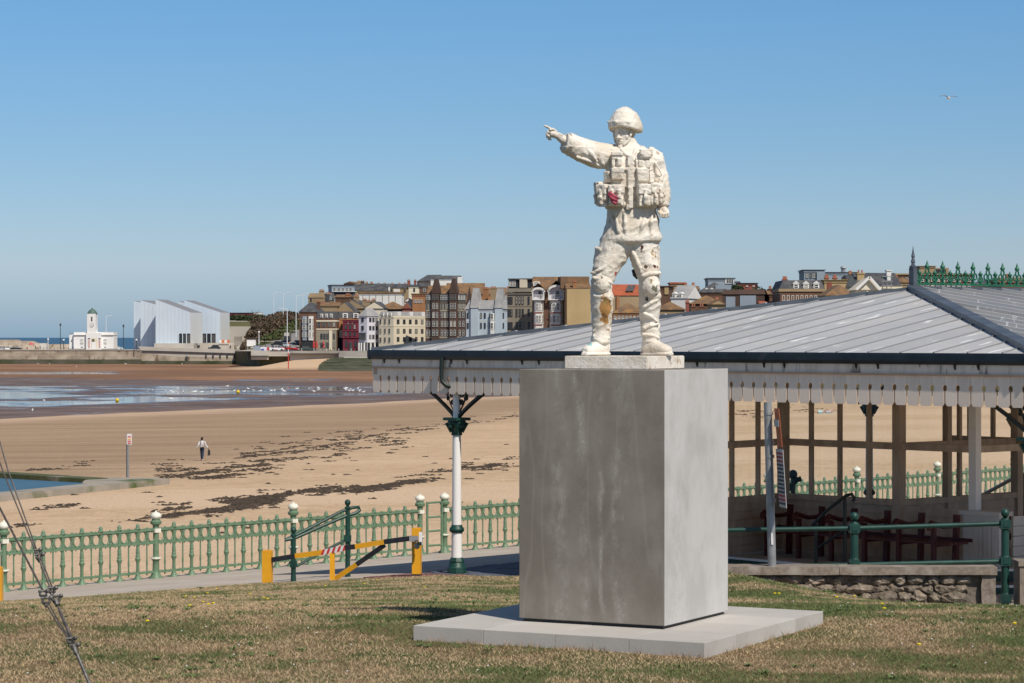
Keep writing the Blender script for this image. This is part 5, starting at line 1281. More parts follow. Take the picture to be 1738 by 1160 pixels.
class House:
    def __init__(s, label, px0, px1, Y, yt, wall, yaw=0, px2=None, dep=None, yb=None, cat='house', name='house', band=True):
        s.Y = Y; s.yaw = R(yaw); A = W(px0, 0, Y); u = Vector((math.cos(s.yaw), -math.sin(s.yaw), 0)); v = Vector((math.sin(s.yaw), math.cos(s.yaw), 0))
        r = (px1 - 869) / F; s.w = (r * A.y - A.x) / (u.x - r * u.y); B = Vector((A.x, A.y, 0)) + u * s.w
        if px2 is not None and dep is None: r2 = (px2 - 869) / F; dep = (r2 * B.y - B.x) / (v.x - r2 * v.y)
        s.d = dep or 9; s.zb = Z(-5.4) if yb is None else W(0, yb, Y).z; s.h = W(0, yt, Y).z - s.zb; s.u, s.v, s.A, s.px0, s.px1 = u, v, A, px0, px1
        s.o = thing(name, label, cat, (A.x, A.y, s.zb), -s.yaw); s.wallm = WALL[wall] if isinstance(wall, str) else wall
        MB().box(0, s.w, 0, s.d, 0, s.h).build('wall', s.wallm, s.o)
        if band: MB().box(-.12, s.w + .12, -.14, s.d + .1, s.h - .45, s.h - .12).build('cornice', s.wallm, s.o)
    def x(s, px):       # local x of a photograph column on the front
        r = (px - 869) / F; return (r * s.A.y - s.A.x) / (s.u.x - r * s.u.y)
    def z(s, py, x=0): Yl = s.A.y + s.u.y * x; return W(0, py, Yl).z - s.zb
    def ppm(s, x=0): return F / (s.A.y + s.u.y * x)
    def wins(s, pxs, pys, wpx, hpx, frame='window_frame', bars=1, y=0, par=None, nm='window'):
        for px in pxs:
            x = s.x(px); k = s.ppm(x)
            for py in pys:
                place(nm, winmesh(wpx / k / max(.4, math.cos(s.yaw)), hpx / k, M[frame], bars), par or s.o, (x, y, s.z(py, x)))
    def side(s, n, pys, wm, hpx, frame='window_frame', lo=.12, hi=.88):
        x = s.w; k = s.ppm(x)
        for i in range(n):
            yy = s.d * (lo + (hi - lo) * (i + .5) / n)
            for py in pys: place('window', winmesh(wm, hpx / k, M[frame], 1), s.o, (s.w, yy, s.z(py, x)), R(90))
    def roof(s, kind, py, mt='slate', ov=.35, f0=.5, over=0):
        zt = s.z(py); h = s.h; w_, d = s.w, s.d; b = MB(); e = .003
        x0, x1, y0, y1 = -ov, w_ + ov, -ov, d + ov
        B = [(x0, y0, h + e), (x1, y0, h + e), (x1, y1, h + e), (x0, y1, h + e)]
        if kind == 'gx': T = [(x0, d / 2, zt), (x1, d / 2, zt)]; fs = [(0, 1, 5, 4), (2, 3, 4, 5), (1, 2, 5), (3, 0, 4), (3, 2, 1, 0)]
        elif kind == 'gy': T = [(w_ * f0, y0, zt), (w_ * f0, y1, zt)]; fs = [(0, 4, 5, 3), (1, 2, 5, 4), (0, 1, 4), (2, 3, 5), (3, 2, 1, 0)]
        elif kind == 'hip':
            i = min(w_, d) * .45
            if w_ >= d: T = [(i, d / 2, zt), (w_ - i, d / 2, zt)]; fs = [(0, 1, 5, 4), (2, 3, 4, 5), (1, 2, 5), (3, 0, 4), (3, 2, 1, 0)]
            else: T = [(w_ / 2, i, zt), (w_ / 2, d - i, zt)]; fs = [(0, 1, 4), (1, 2, 5, 4), (2, 3, 5), (3, 0, 4, 5), (3, 2, 1, 0)]
        elif kind == 'pyr': T = [(w_ / 2, d / 2, zt)]; fs = [(0, 1, 4), (1, 2, 4), (2, 3, 4), (3, 0, 4), (3, 2, 1, 0)]
        elif kind == 'mans':
            i = (zt - h) * .32; T = [(i, i, zt), (w_ - i, i, zt), (w_ - i, d - i, zt), (i, d - i, zt)]; fs = [(0, 1, 5, 4), (1, 2, 6, 5), (2, 3, 7, 6), (3, 0, 4, 7), (4, 5, 6, 7), (3, 2, 1, 0)]
        else: T = [(x0, y0, zt), (x1, y0, zt), (x1, y1, zt), (x0, y1, zt)]; fs = [(0, 1, 5, 4), (1, 2, 6, 5), (2, 3, 7, 6), (3, 0, 4, 7), (4, 5, 6, 7), (3, 2, 1, 0)]
        mt = M[mt] if mt in M else WALL[mt]
        r = b.add(B + T, fs).build('roof', mt, s.o)
        if kind == 'gy': MB().add([(0, -.02, h), (w_, -.02, h), (w_ * f0, -.02, zt - .3), (0, .2, h), (w_, .2, h), (w_ * f0, .2, zt - .3)], [(0, 1, 2), (5, 4, 3), (0, 3, 4, 1), (1, 4, 5, 2), (2, 5, 3, 0)]).build('gable', s.wallm, s.o) if False else None
        if kind in ('gy', 'gx'):
            k = .35
            if kind == 'gy': MB().prism([(.0, y0 - .06, h), (w_, y0 - .06, h), (w_ * f0, y0 - .06, zt - .35)], (0, .1, 0)).build('gable', s.wallm, s.o)
            else:
                for xx in (x0 - .06, x1 - .04): MB().prism([(xx, 0, h), (xx, d, h), (xx, d / 2, zt - .35)], (.1, 0, 0)).build('gable', s.wallm, s.o)
        return r
    def chim(s, px, py, wpx=4, yl=None, base=None, pots=3, mt=None):
        x = s.x(px); k = s.ppm(x); w_ = wpx / k; y = s.d * .5 if yl is None else yl; z1 = s.z(py, x); z0 = s.h - 1 if base is None else base
        c = MB().box(-w_ / 2, w_ / 2, -.5, .5, z0, z1 - .5).box(-w_ / 2 - .12, w_ / 2 + .12, -.62, .62, z1 - .5, z1 - .3).build('chimney', mt or s.wallm, s.o, loc=(x, y, 0))
        for i in range(pots): MB().lathe([(z1 - .3, .17), (z1 + .25, .13)], 6, ((i - (pots - 1) / 2) * w_ / max(pots, 1), 0, 0)).build('chimney_pot', M['pot'], c)
    def dormer(s, pxs, yt, yb_, wpx, wall='white', gable=True, ytop=None, dy=0., glass=True, dep=2.5):
        for px in pxs:
            x = s.x(px); k = s.ppm(x); w_ = wpx / k; z0 = s.z(yb_, x); z1 = s.z(yt, x)
            b = MB().box(-w_ / 2, w_ / 2, dy, dy + dep, z0, z1)
            if gable: b.prism([(-w_ / 2 - .15, dy - .1, z1 + .002), (w_ / 2 + .15, dy - .1, z1 + .002), (0, dy - .1, z1 + w_ * .5)], (0, dep, 0))
            o = b.build('dormer', WALL[wall], s.o, loc=(x, 0, 0))
            if glass: place('window', winmesh(w_ * .55, (z1 - z0) * .65, M['window_frame'], 1), o, (0, dy, (z0 + z1) / 2))
    def bay(s, px0, px1, yt, yb_, dep=.9, wall='white', rows=(), wpx=2, hpx=6, n=3, roofm=None, cant=.35, bars=1):
        xa, xb = s.x(px0), s.x(px1); k = s.ppm(xa); z0, z1 = s.z(yb_, xa), s.z(yt, xa); w_ = xb - xa; c = w_ * cant * .6
        pts = [(xa, 0, z0), (xa + c, -dep, z0), (xb - c, -dep, z0), (xb, 0, z0)]
        o = MB().prism(pts, (0, 0, z1 - z0)).build('bay', WALL[wall], s.o)
        for py in rows:
            z = s.z(py, xa)
            inner = w_ - 2 * c
            for i in range(n - 2 if n > 2 else n):
                m_ = max(1, n - 2); place('window', winmesh(inner / m_ * .62, hpx / k, M['window_frame'], bars), o, (xa + c + inner * (i + .5) / m_, -dep, z))
            sl_ = math.hypot(c, dep); a = math.atan2(dep, c)
            place('window', winmesh(sl_ * .55, hpx / k, M['window_frame'], bars), o, (xa + c / 2, -dep / 2, z), -a); place('window', winmesh(sl_ * .55, hpx / k, M['window_frame'], bars), o, (xb - c / 2, -dep / 2, z), a)
            MB().prism([(p[0], p[1] - .0, z - hpx / k * .5 - .5) for p in [(xa - .1, -.0), (xa + c - .1, -dep - .1), (xb - c + .1, -dep - .1), (xb + .1, -.0)]], (0, 0, .18)).build('band', WALL[wall], o)
        if roofm:
            MB().add([(p[0], p[1], z1 + .01) for p in pts] + [((xa + xb) / 2, 0, z1 + 1.6)], [(0, 1, 4), (1, 2, 4), (2, 3, 4), (3, 2, 1, 0), (0, 4, 3)]).build('bay_roof', M[roofm], o)
        return o
    def band(s, py, t=.2, wall='white', over=.08):
        z = s.z(py); MB().box(-over, s.w + over, -over, s.d + over, z - t, z + t).build('string_course', WALL[wall], s.o)
    def block(s, px0, px1, yt, yb_, y0=-.15, y1=None, wall='white', nm='wall_panel'):
        xa, xb = s.x(px0), s.x(px1); mt = WALL[wall] if wall in WALL else M[wall]
        return MB().box(xa, xb, y0, s.d if y1 is None else y1, s.z(yb_, xa), s.z(yt, xa)).build(nm, mt, s.o)
H = House
def lin(a, b_, n): return [a + (b_ - a) * i / (n - 1) for i in range(n)]
# --- left cluster on the front
h = H('dark corner house with two columns of white bay windows, leftmost on the seafront', 508, 536, 868, 530, 'brick_brown', 8, None, 14)
h.roof('hip', 514, 'slate'); h.wins([510.5], [541, 552], 2, 4, 'frame_grey'); h.bay(513, 521, 537, 578, .9, 'grey', [545, 556, 568], hpx=7); h.bay(523, 532, 537, 578, .9, 'white', [545, 556, 568], hpx=7); h.block(512, 533, 580, 595, -.6, .2, 'black', 'shopfront'); h.chim(533, 511, 5)
h = H('brown brick hotel with grey mansard roof and pale ground floor behind the parasols', 535, 572, 868, 541, 'brick_brown', 5, None, 14)
h.roof('mans', 529, 'slate', 0); h.dormer([546, 554, 562], 533, 539.5, 4.5, gable=False, dy=-.1); h.wins([541.5, 550, 559, 567], [551], 4, 7, 'frame_grey'); h.band(545, .25, 'cream'); h.band(559, .2, 'cream'); h.block(536, 571, 561, 596, -.25, .3, 'stone', 'shopfront'); h.wins([546, 551, 556], [571, 586], 3, 8, 'frame_dark', y=-.27); h.block(559, 564, 561, 595, -.6, 0, 'cream', 'pilaster'); h.wins([567], [571, 586], 2.5, 8, 'frame_dark', y=-.27)
h = H('orange brick house with white attic windows between hotel and magenta pub', 572.3, 609, 872, 541, 'brick_orange', -3, None, 12)
h.roof('mans', 529, 'slate', 0); h.dormer([586, 604], 532, 540.5, 9, gable=False, dy=-.3); h.block(573, 582, 561, 573, -.25, .3, 'cream'); h.block(573, 582, 574, 596, -.3, .3, 'black', 'shopfront')
h = H('narrow magenta painted house with dark windows on the seafront', 582, 609, 866, 545, 'magenta', -2, None, 5)
h.roof('flat', 544, 'magenta', .2); h.wins([587, 594.5, 602], [555, 567], 3, 7, 'frame_dark'); h.band(562, .15, 'magenta', .2); h.band(573, .2, 'magenta', .35); h.wins([588, 604], [584], 4, 10, 'frame_dark'); h.block(593, 598, 581, 596, -.5, 0, 'slate', 'door'); h.wins([591, 598], [549], 1, 3, 'frame_grey')
h = H('white corner house with grey slate roof and columned ground floor next to the magenta house', 609, 623, 852, 537, 'lilac', 34, 644)
h.roof('hip', 524, 'slate_pale'); h.wins([615.5], [543, 557], 3.5, 6.5, 'frame_dark'); h.side(3, [543, 557, 572], 1.0, 6, 'frame_dark'); h.block(610.5, 621, 565, 577, -.5, .2, 'slate', 'bay'); h.band(580.5, .25); h.block(609.5, 622.5, 582, 597, -.2, .2, 'black', 'shopfront')
for px in (612, 616, 621): x = h.x(px); MB().lathe([(0, .35), (3.6, .3)], 8, (x, -.9, 0)).build('column', WALL['white'], h.o)
MB().box(h.w + .05, h.w + .3, .2, h.d, 0, h.z(582)).build('shopfront', WALL['black'], h.o)
for i in range(3): MB().lathe([(0, .35), (3.6, .3)], 8, (h.w + .7, h.d * (.15 + .33 * i), 0)).build('column', WALL['white'], h.o)
h = H('cream curved corner terrace with grey attic storey beside the shelter roof', 643, 668, 852, 537, 'cream', 32, 723)
h.roof('mans', 529, 'slate_pale', 0); h.wins([646, 653.5, 661], [546, 562, 577], 2.2, 7, 'frame_grey'); h.side(5, [546, 562, 576], 1.3, 6.5, 'frame_dark', .04, .97); h.band(540, .2, 'cream'); h.band(554, .12, 'cream')
h.dormer([650, 656.5, 663], 531, 536.5, 4, gable=False, dy=-.2)
k_ = h.ppm(h.w)
for f in (.18, .55, .92): MB().box(-.9, .9, 0, 1.2, 0, 1.5).build('dormer', WALL['white'], h.o, loc=(h.w + .05, h.d * f, h.h + .05), rz=R(90))
# dark gabled block
h = H('tall dark brown brick block with two sharp gables and white sash windows', 722, 791, 835, 514, 'brick_dark', 6, None, 16, cat='apartment block', name='apartment_block')
h.roof('gx', 484, 'tile_brown', .1)
for a, b_ in ((722.5, 732.5), (747, 762), (777, 790.5)):
    h.block(a, b_, 499, 513, -.2, 6, 'slate', 'attic'); c = (b_ - a) / 3; h.wins([a + c * (i + .5) for i in range(3)] if b_ - a > 11 else [a + 3, a + 7.5], [505.5], 2.2, 7, 'window_frame', y=-.2)
    h.block(a, b_, 514, 529, -.12, .3, 'stone')
for a, b_, pk in ((733, 746, 474), (763, 776, 473)):
    h.block(a, b_, 498, 600, -1.0, 5, 'brick_dark', 'gabled_bay'); xa, xb = h.x(a), h.x(b_); z = h.z(498, xa); MB().prism([(xa - .1, -1.1, z), (xb + .1, -1.1, z), ((xa + xb) / 2 + .3, -1.1, h.z(pk, xa)), ((xa + xb) / 2 - .3, -1.1, h.z(pk, xa))], (0, 6.5, 0)).build('gable', WALL['brick_dark'], h.o)
    h.wins([a + 3.6, a + 9.4], [505], 2.8, 8, 'frame_grey', y=-1.02); h.wins([a + 3.6, a + 9.4], [520, 535, 550, 565], 2.6, 9, 'window_frame', y=-1.02)
h.wins([725, 730, 750, 755, 760, 780.5, 786.5], [520], 2.2, 8, 'frame_grey', y=-.14); h.wins([725, 730, 750, 755, 760, 780.5, 786.5], [535, 550, 565], 2.2, 9, 'window_frame'); h.band(573, .3, 'stone')
# pale blue terrace
h = H('pale blue terrace with zinc mansard roof and pointed pyramid turrets', 791, 861, 770, 525, 'blue', 14, None, 16, name='terrace')
r = h.roof('mans', 510, 'zinc_pale' if False else 'slate_pale', .4)
for px, pk in ((806, 489), (847, 490)):
    x = h.x(px); w_ = 12.5 / h.ppm(x); z0 = h.z(523, x); MB().box(x - w_ / 2, x + w_ / 2, -.7, 3, 0, z0).build('turret', WALL['blue'], h.o); zt = h.z(pk, x)
    MB().add([(x - w_ / 2 - .2, -.9, z0), (x + w_ / 2 + .2, -.9, z0), (x + w_ / 2 + .2, 4.5, z0), (x - w_ / 2 - .2, 4.5, z0), (x - .9, 1.2, zt), (x + .9, 1.2, zt), (x + .9, 2.4, zt), (x - .9, 2.4, zt)], [(0, 1, 5, 4), (1, 2, 6, 5), (2, 3, 7, 6), (3, 0, 4, 7), (4, 5, 6, 7)]).build('turret_roof', M['slate_pale'], h.o)
h.dormer([796, 815, 822, 834, 853], 514.5, 520, 6, gable=False, wall='slate' if 'slate' in WALL else 'grey', dy=.5)
h.wins([794, 801, 810, 816.5, 823, 832, 839, 848, 854], [536, 553], 2.4, 8.5, 'frame_dark'); h.band(528, .15, 'white'); h.band(544, .1, 'white'); h.chim(829, 487, 9, 6, pots=4, mt=WALL['brick_tan']); h.chim(856, 487, 6, 5, pots=3, mt=WALL['brick_tan']); h.chim(812, 488, 8, 9, pots=4, mt=WALL['brick_orange'])
h.bay(832, 841, 532, 570, 1.1, 'white', [537, 553], n=3, hpx=8)
# brown stone block with black attic
h = H('brown stone block with rounded end, deep cornice and black attic storey', 861, 903, 660, 497, 'stone', 17, None, 14, cat='apartment block', name='apartment_block')
h.block(860.5, 903.5, 490, 496, -.5, 10, 'stone', 'cornice'); h.block(862, 904, 475, 490, .6, 8, 'black', 'attic'); h.block(881.5, 894, 474, 488.5, .2, 3, 'cream', 'attic_panel'); h.wins([864, 867, 870, 873], [481.5], 1.5, 9, 'window_frame', y=.58); h.block(861.5, 904, 473, 475, .2, 9, 'slate', 'roof')
h.wins([863, 866, 869], [510, 531, 553], 1.4, 11, 'frame_dark'); h.wins([877, 882.5, 887.5, 897.5], [510, 531, 553], 2.2, 12, 'frame_dark'); h.band(498.5, .25, 'stone', .25); h.band(520, .08, 'stone')
# Victorian pair with white bays and balconies
h = H('dark brick Victorian house with two stacks of white bay windows and arched balconies', 903.3, 962, 640, 492, 'brick_brown', 3, None, 14)
h.roof('gx', 469, 'tile_brown', .2, over=0)
for a, b_, pk in ((905.5, 922.5, 489), (932.5, 955.5, 485)):
    h.bay(a + .5, b_ - .5, 511, 600, 1.2, 'white', [521, 541.5, 562], n=4, hpx=11, bars=2)
    xa, xb = h.x(a - 1.5), h.x(b_ + 1.5); z0, z1 = h.z(508), h.z(492); MB().box(xa, xb, -1.7, .2, z0 - .3, z0).build('balcony_floor', WALL['white'], h.o)
    n = 9
    for i in range(n): x = xa + (xb - xa) * i / (n - 1); MB().box(x - .05, x + .05, -1.65, -1.55, z0, z0 + .95).build('baluster', WALL['white'], h.o)
    MB().box(xa, xb, -1.68, -1.52, z0 + .95, z0 + 1.07).build('balcony_rail', WALL['white'], h.o)
    for x in (xa + .1, xb - .1): MB().box(x - .12, x + .12, -1.7, -1.5, z0, z1 + .2).build('balcony_post', WALL['white'], h.o)
    r_ = (xb - xa) / 2 - .2; cx_ = (xa + xb) / 2
    out_ = [(cx_ + r_ * math.cos(t), h.z(pk) - z0) for t in (0,)]
    zs = z1 - .6; arc = [(cx_ - r_ * math.cos(math.pi * i / 10), zs + (h.z(pk) - zs - .4) * math.sin(math.pi * i / 10)) for i in range(11)]
    arc2 = [(cx_ - (r_ + .45) * math.cos(math.pi * i / 10), zs + (h.z(pk) - zs + .15) * math.sin(math.pi * i / 10)) for i in range(11)]
    b = MB()
    for i in range(10): b.prism([(arc[i][0], -1.7, arc[i][1]), (arc[i + 1][0], -1.7, arc[i + 1][1]), (arc2[i + 1][0], -1.7, arc2[i + 1][1]), (arc2[i][0], -1.7, arc2[i][1])], (0, 1.5, 0))
    b.build('balcony_arch', WALL['white'], h.o)
    MB().prism([(x, -.35, z) for x, z in arc] + [(arc[-1][0], -.35, z0), (arc[0][0], -.35, z0)], (0, .3, 0)).build('balcony_wall', WALL['lilac'], h.o)
    h.wins([(a + b_) / 2 + 2.5], [499], 4, 8, 'frame_dark', y=-.36)
    MB().add([(xa - .3, -1.8, z1), (xb + .3, -1.8, z1), ((xa + xb) / 2, -1.6, h.z(pk - 8)), ((xa + xb) / 2, 5, h.z(pk - 8)), (xa - .3, 5, z1), (xb + .3, 5, z1)], [(0, 2, 3, 4), (1, 5, 3, 2)]).build('gable_roof', M['tile_brown'], h.o)
    h.block(a + 2, b_ - 2, 530.5, 532.5, -1.26, -1.15, 'red', 'panel'); h.block(a + 2, b_ - 2, 551.5, 553.5, -1.26, -1.15, 'red', 'panel')
h.dormer([910], 478, 486, 11, gable=False, dy=1.2); h.block(961, 965.5, 496, 510, -1.8, 0, 'white', 'end_pier')
h = H('broad house with plain yellow brick side wall and one stubby chimney', 962.3, 1003, 632, 490, 'brick_yellow', -4, None, 20, band=False)
h.roof('gx', 468.5, 'tile_brown', .1); h.chim(975.5, 476, 6, .8, h.h - .2, 2, WALL['brick_orange'])
h.block(954, 1003, 469, 489, 4, 12, 'tile_brown', 'rear_roof')
# --- upper rows at the left
h = H('brown brick gabled house with pale chimneys above the dark corner house', 523, 548, 905, 504, 'brick_tan', 16, None, 12); h.roof('mans', 498, 'brick_tan', 0); h.chim(541, 492, 8, 3, pots=4); h.wins([528], [509], 2, 5, 'frame_dark'); h.block(547, 551, 499, 514, 2, 6, 'slate', 'roof_slope')
h = H('slate roofed house with dormers between two chimney stacks', 548, 566, 908, 510, 'brick_tan', -6, None, 12); h.roof('gx', 497, 'slate'); h.chim(557, 497, 7, 2, pots=4); h.dormer([561], 505, 511, 4, wall='grey')
h = H('row of brown brick cottages with red chimney pots behind the hotel', 533, 572, 890, 520, 'brick_tan', 8, None, 10); h.roof('gx', 513, 'tile_brown'); h.chim(540, 512, 14, 5, pots=5, mt=WALL['red'])
h = H('tan gabled house behind the orange brick house', 558, 602, 893, 530, 'brick_tan', 10, None, 10, band=False); h.roof('gy', 513, 'slate', f0=.62); h.chim(571, 522, 5)
h = H('house with twin steep slate roofs and tan gable left of the cream gable', 583, 622, 900, 524, 'brick_tan', 12, None, 10, band=False); h.roof('gy', 508, 'slate', f0=.35); h.chim(601, 502, 9, 3, pots=5); h.chim(616, 508, 7, 2, pots=4)
h = H('brown brick house with a wide chimney under the grey modern block', 569, 592, 915, 505, 'brick_brown', 6, None, 10); h.roof('gx', 500, 'tile_brown'); h.chim(589, 499, 8, 2, pots=4, mt=WALL['brick_orange'])
h = H('flat topped grey modern building with a band of windows above the hotel chimneys', 563, 602, 935, 485, 'grey', -10, None, 12, cat='building', name='building'); h.roof('flat', 483.5, 'slate'); h.wins([567.5, 575, 582, 589, 595], [492.5], 4, 6, 'window_frame'); h.block(563, 605, 494.5, 495.5, -.8, 0, 'white', 'balcony_edge'); h.block(566, 600, 497, 503, -.1, .3, 'black', 'recess')
h = H('small brown gable house and chimney at the top of the hill', 584, 603, 960, 482, 'brick_brown', 10, None, 10); h.roof('gy', 478, 'tile_brown'); h.chim(610, 476, 6, 5, pots=2); 
h = H('dark slate roofed house right above the long white wall', 603, 660, 950, 494, 'brick_tan', -4, None, 12); h.roof('gx', 481, 'slate'); h.chim(609, 477, 6); h.chim(623, 479, 4); h.chim(631, 479, 4); h.block(659, 662, 488, 496, -.1, 3, 'white')
h = H('long white walled building with a mossy yellow roof edge in the upper town', 609, 682, 925, 499, 'white', 2, None, 10, cat='building', name='building'); h.roof('flat', 496.5, 'tile_brown'); 
for i in range(6): h.block(616 + i * 11, 616.5 + i * 11, 499.5, 520, -.2, 0, 'stone', 'pilaster')
h = H('brown terrace with chimneys under the skyline left of the red chimney', 637, 694, 965, 489, 'brick_tan', 2, None, 10, name='terrace'); h.roof('gx', 481.5, 'slate'); 
for px in (641, 651, 664, 676, 686): h.chim(px, 480.5, 4, pots=2)
h.wins([687, 664], [493], 3, 5, 'frame_dark'); h.block(668, 679, 491, 496, -.5, 3, 'white', 'skylight_box')
h = H('cream house with small window under a red chimney stack', 693.5, 712, 945, 487, 'cream', -3, None, 9); h.roof('gx', 483, 'slate'); h.chim(694, 475, 5, 4, pots=2, mt=WALL['red']); h.chim(705, 475, 4, 6, pots=2, mt=WALL['red']); h.wins([703], [492.5], 2.5, 5, 'frame_dark')
h = H('slate roofed brown brick house with one pale window right of the cream house', 712.3, 728, 945, 487, 'brick_brown', -3, None, 9); h.roof('gx', 479.5, 'slate'); h.wins([720.5], [492.5], 4, 6)
h = H('large dark hall with steep roof and gabled side crowning the hill', 708, 730, 985, 478, 'brick_brown', 25, 765, cat='hall', name='hall'); h.roof('gx', 466, 'slate', .1)
h.side(3, [474], 1.2, 6)
h = H('white walled house with chimneys on the skyline behind the sharp gables', 731, 784.5, 960, 474, 'white', -2, None, 10); h.roof('mans', 468, 'slate'); h.chim(736, 470, 3.5, 1, pots=0); h.chim(757, 471, 3.5, 1, pots=0); h.block(776.5, 785, 470.5, 490, -.5, 3, 'white', 'tower')
h = H('orange brick house with three small white windows behind the cream terrace', 700, 722, 880, 500, 'brick_orange', -3, None, 10); h.roof('flat', 498.5, 'tile_brown'); h.wins([704.5, 709.8, 715], [511.5], 3.2, 5.5, 'window_frame', 2); h.band(503, .12, 'red')
h = H('white gabled wall tucked left of the orange brick house', 687, 703, 885, 512, 'white', 0, None, 9, band=False); h.roof('gy', 505.5, 'slate', f0=.35); h.wins([700], [524], 2.5, 5, 'frame_dark')
h = H('house with broad brown hipped roof and a dark wall above the cream terrace', 641, 686, 872, 525, 'black', 3, None, 14, band=False); h.roof('hip', 512, 'tile_brown', .6)
h = H('small red brick gable house above the cream terrace', 683, 697, 868, 524, 'red', 0, None, 8, band=False); h.roof('gy', 514, 'tile_brown')
h = H('sandy cream gabled house above the white corner house', 619, 652, 868, 524, 'cream', 10, None, 9, band=False); h.roof('gy', 512, 'slate', f0=.5); h.chim(623, 510, 9, 3, pots=4, mt=WALL['brick_tan']); h.chim(632, 508, 5, 2, pots=3, mt=WALL['brick_tan'])
h = H('brown tile roofed warehouse right behind the sharp gables', 760, 822, 880, 497, 'brick_tan', -2, None, 14, cat='building', name='building'); h.roof('gx', 480, 'tile_brown')
h = H('low roofed house peeping between turret and attic block', 800, 858, 860, 500, 'brick_orange', -2, None, 14); h.roof('gx', 487.5, 'tile_brown')
# --- right of the statue's legs
h = H('brick hall with bright orange red tiled roof and two skylights behind the statue legs', 1034, 1088, 560, 502, 'brick_tan', -5, None, 12, cat='hall', name='hall', band=False); h.roof('gx', 482, 'tile_red', .2)
for px in (1066, 1073): x = h.x(px); MB().bar((x, 1.2, h.z(497, x) + .3), (x + .9, 4.0, h.z(488, x) + .5), .8, .12).build('skylight', M['slate'], h.o)
h.block(1046, 1051, 503, 560, -.4, 0, 'brick_orange', 'pilaster'); h.chim(1039, 480, 3, 4, pots=0)
h = H('low brown hip roofed house with a strip of white windows before the red hall', 1040, 1095, 535, 532, 'brick_orange', 0, None, 10); h.roof('hip', 514, 'tile_brown'); h.wins(lin(1044, 1090, 8), [541], 3, 8, 'window_frame', 2)
h = H('house with brown hipped roof and chimneys just right of the statue', 1112, 1162, 520, 526, 'brick_tan', 4, None, 12, band=False); h.roof('hip', 512, 'tile_brown')
h = H('pale grey roofed house with white dormers and tan gable wall', 1139, 1166, 545, 507, 'white', 20, 1190, band=False); h.roof('gx', 484, 'slate_pale', .2); h.dormer([1143, 1154], 499, 506, 6, dy=.3)
h = H('flat roofed tan brick tower behind the grey roof', 1139, 1161, 600, 482, 'brick_tan', 0, None, 8, cat='building', name='building'); h.roof('flat', 479.5, 'tile_red')
h = H('small ochre and brown block right of the statue shoulder line of roofs', 1119, 1136, 590, 487, 'brick_brown', 10, None, 8, cat='building', name='building'); h.roof('flat', 485.5, 'brick_brown'); h.block(1128, 1135, 488, 500, -.2, 1, 'brick_yellow')
h = H('house with orange brown pyramid roof and three chimney stacks', 1172, 1228, 505, 516, 'brick_brown', 2, None, 12, band=False); h.roof('hip', 501, 'tile_brown'); h.chim(1166, 511, 6, -2, 1, 2, WALL['red']); h.chim(1176, 518, 7, -2, 1, 2); h.chim(1190, 518, 7, -2, 1, 2); h.chim(1212, 515, 9, -2, 1, 3)
h = H('large house with black slate hips and dormers under a grey roof box', 1184, 1240, 590, 497, 'brick_brown', 6, None, 16); h.roof('hip', 479, 'slate'); h.dormer([1199, 1208], 491, 497, 5, dy=1); h.block(1214, 1250, 484, 500, 1, 8, 'grey', 'rear_wing')
h = H('pale grey and white flat roofed block on the skyline', 1202, 1246, 640, 473.5, 'grey', 0, None, 10, yb=520, cat='building', name='building'); h.roof('flat', 472, 'slate'); h.block(1231, 1246, 472.5, 482, -.2, 4, 'white', 'stair_tower'); h.wins([1235, 1239, 1243], [477], 2, 4, 'frame_grey', y=-.2)
h = H('low dark red block with two small white windows on the skyline', 1252, 1285, 620, 481.5, 'red', 0, None, 10, cat='building', name='building'); h.roof('flat', 480.5, 'black'); h.wins([1268, 1279], [485.5], 2.2, 2.2); h.block(1244, 1254, 481, 500, .3, 8, 'grey', 'side_wing')
h = H('dark brown hall with gambrel roof and pale grey doors', 1226, 1297, 500, 500, 'brick_dark', 8, None, 14, cat='hall', name='hall', band=False); h.roof('mans', 492, 'brick_dark', .2); h.block(1232, 1248, 504, 524, -.15, .1, 'grey', 'door'); h.block(1256, 1283, 502, 520, -.15, .1, 'grey', 'wall_panel')
h = H('row of low red tiled roofs at the far end of the hall', 1293, 1326, 480, 517, 'brick_tan', 0, None, 8, band=False); h.roof('gx', 511, 'tile_red')
h = H('brown brick building with black mansard roof and three white arched dormers', 1324, 1399, 470, 491.5, 'brick_brown', 0, None, 14, cat='apartment block', name='apartment_block'); h.roof('mans', 476, 'slate', .2); h.dormer([1351, 1368, 1385.5], 482, 491, 10, dy=-.1); h.chim(1335, 471, 7, 3, pots=3, mt=WALL['red']); h.wins(lin(1330, 1392, 9), [506], 3, 8, 'window_frame'); h.band(493, .25, 'brick_tan', .3); h.band(498, .1, 'stone')
h.block(1324, 1398, 495, 512, -.1, 0, 'brick_brown')
h = H('ochre brick block with red chimneys right of the mansard building', 1399.3, 1456, 475, 476, 'brick_yellow', 0, None, 12, cat='building', name='building'); h.roof('flat', 475, 'brick_yellow'); h.chim(1404, 469, 6, 1, pots=3, mt=WALL['red']); h.chim(1418, 469, 6, 1, pots=3, mt=WALL['red']); h.block(1404, 1412, 479, 492, -.15, 0, 'red')
h = H('grey glazed rooftop block on the skyline above the mansard building', 1365, 1399, 560, 459, 'grey', 0, None, 10, yb=500, cat='building', name='building'); h.roof('flat', 458, 'slate'); h.wins(lin(1370, 1395, 5), [468], 3.5, 8, 'frame_grey'); h.block(1386, 1400, 462, 480, -.5, 4, 'window_frame' if False else 'grey', 'glazed_bay')
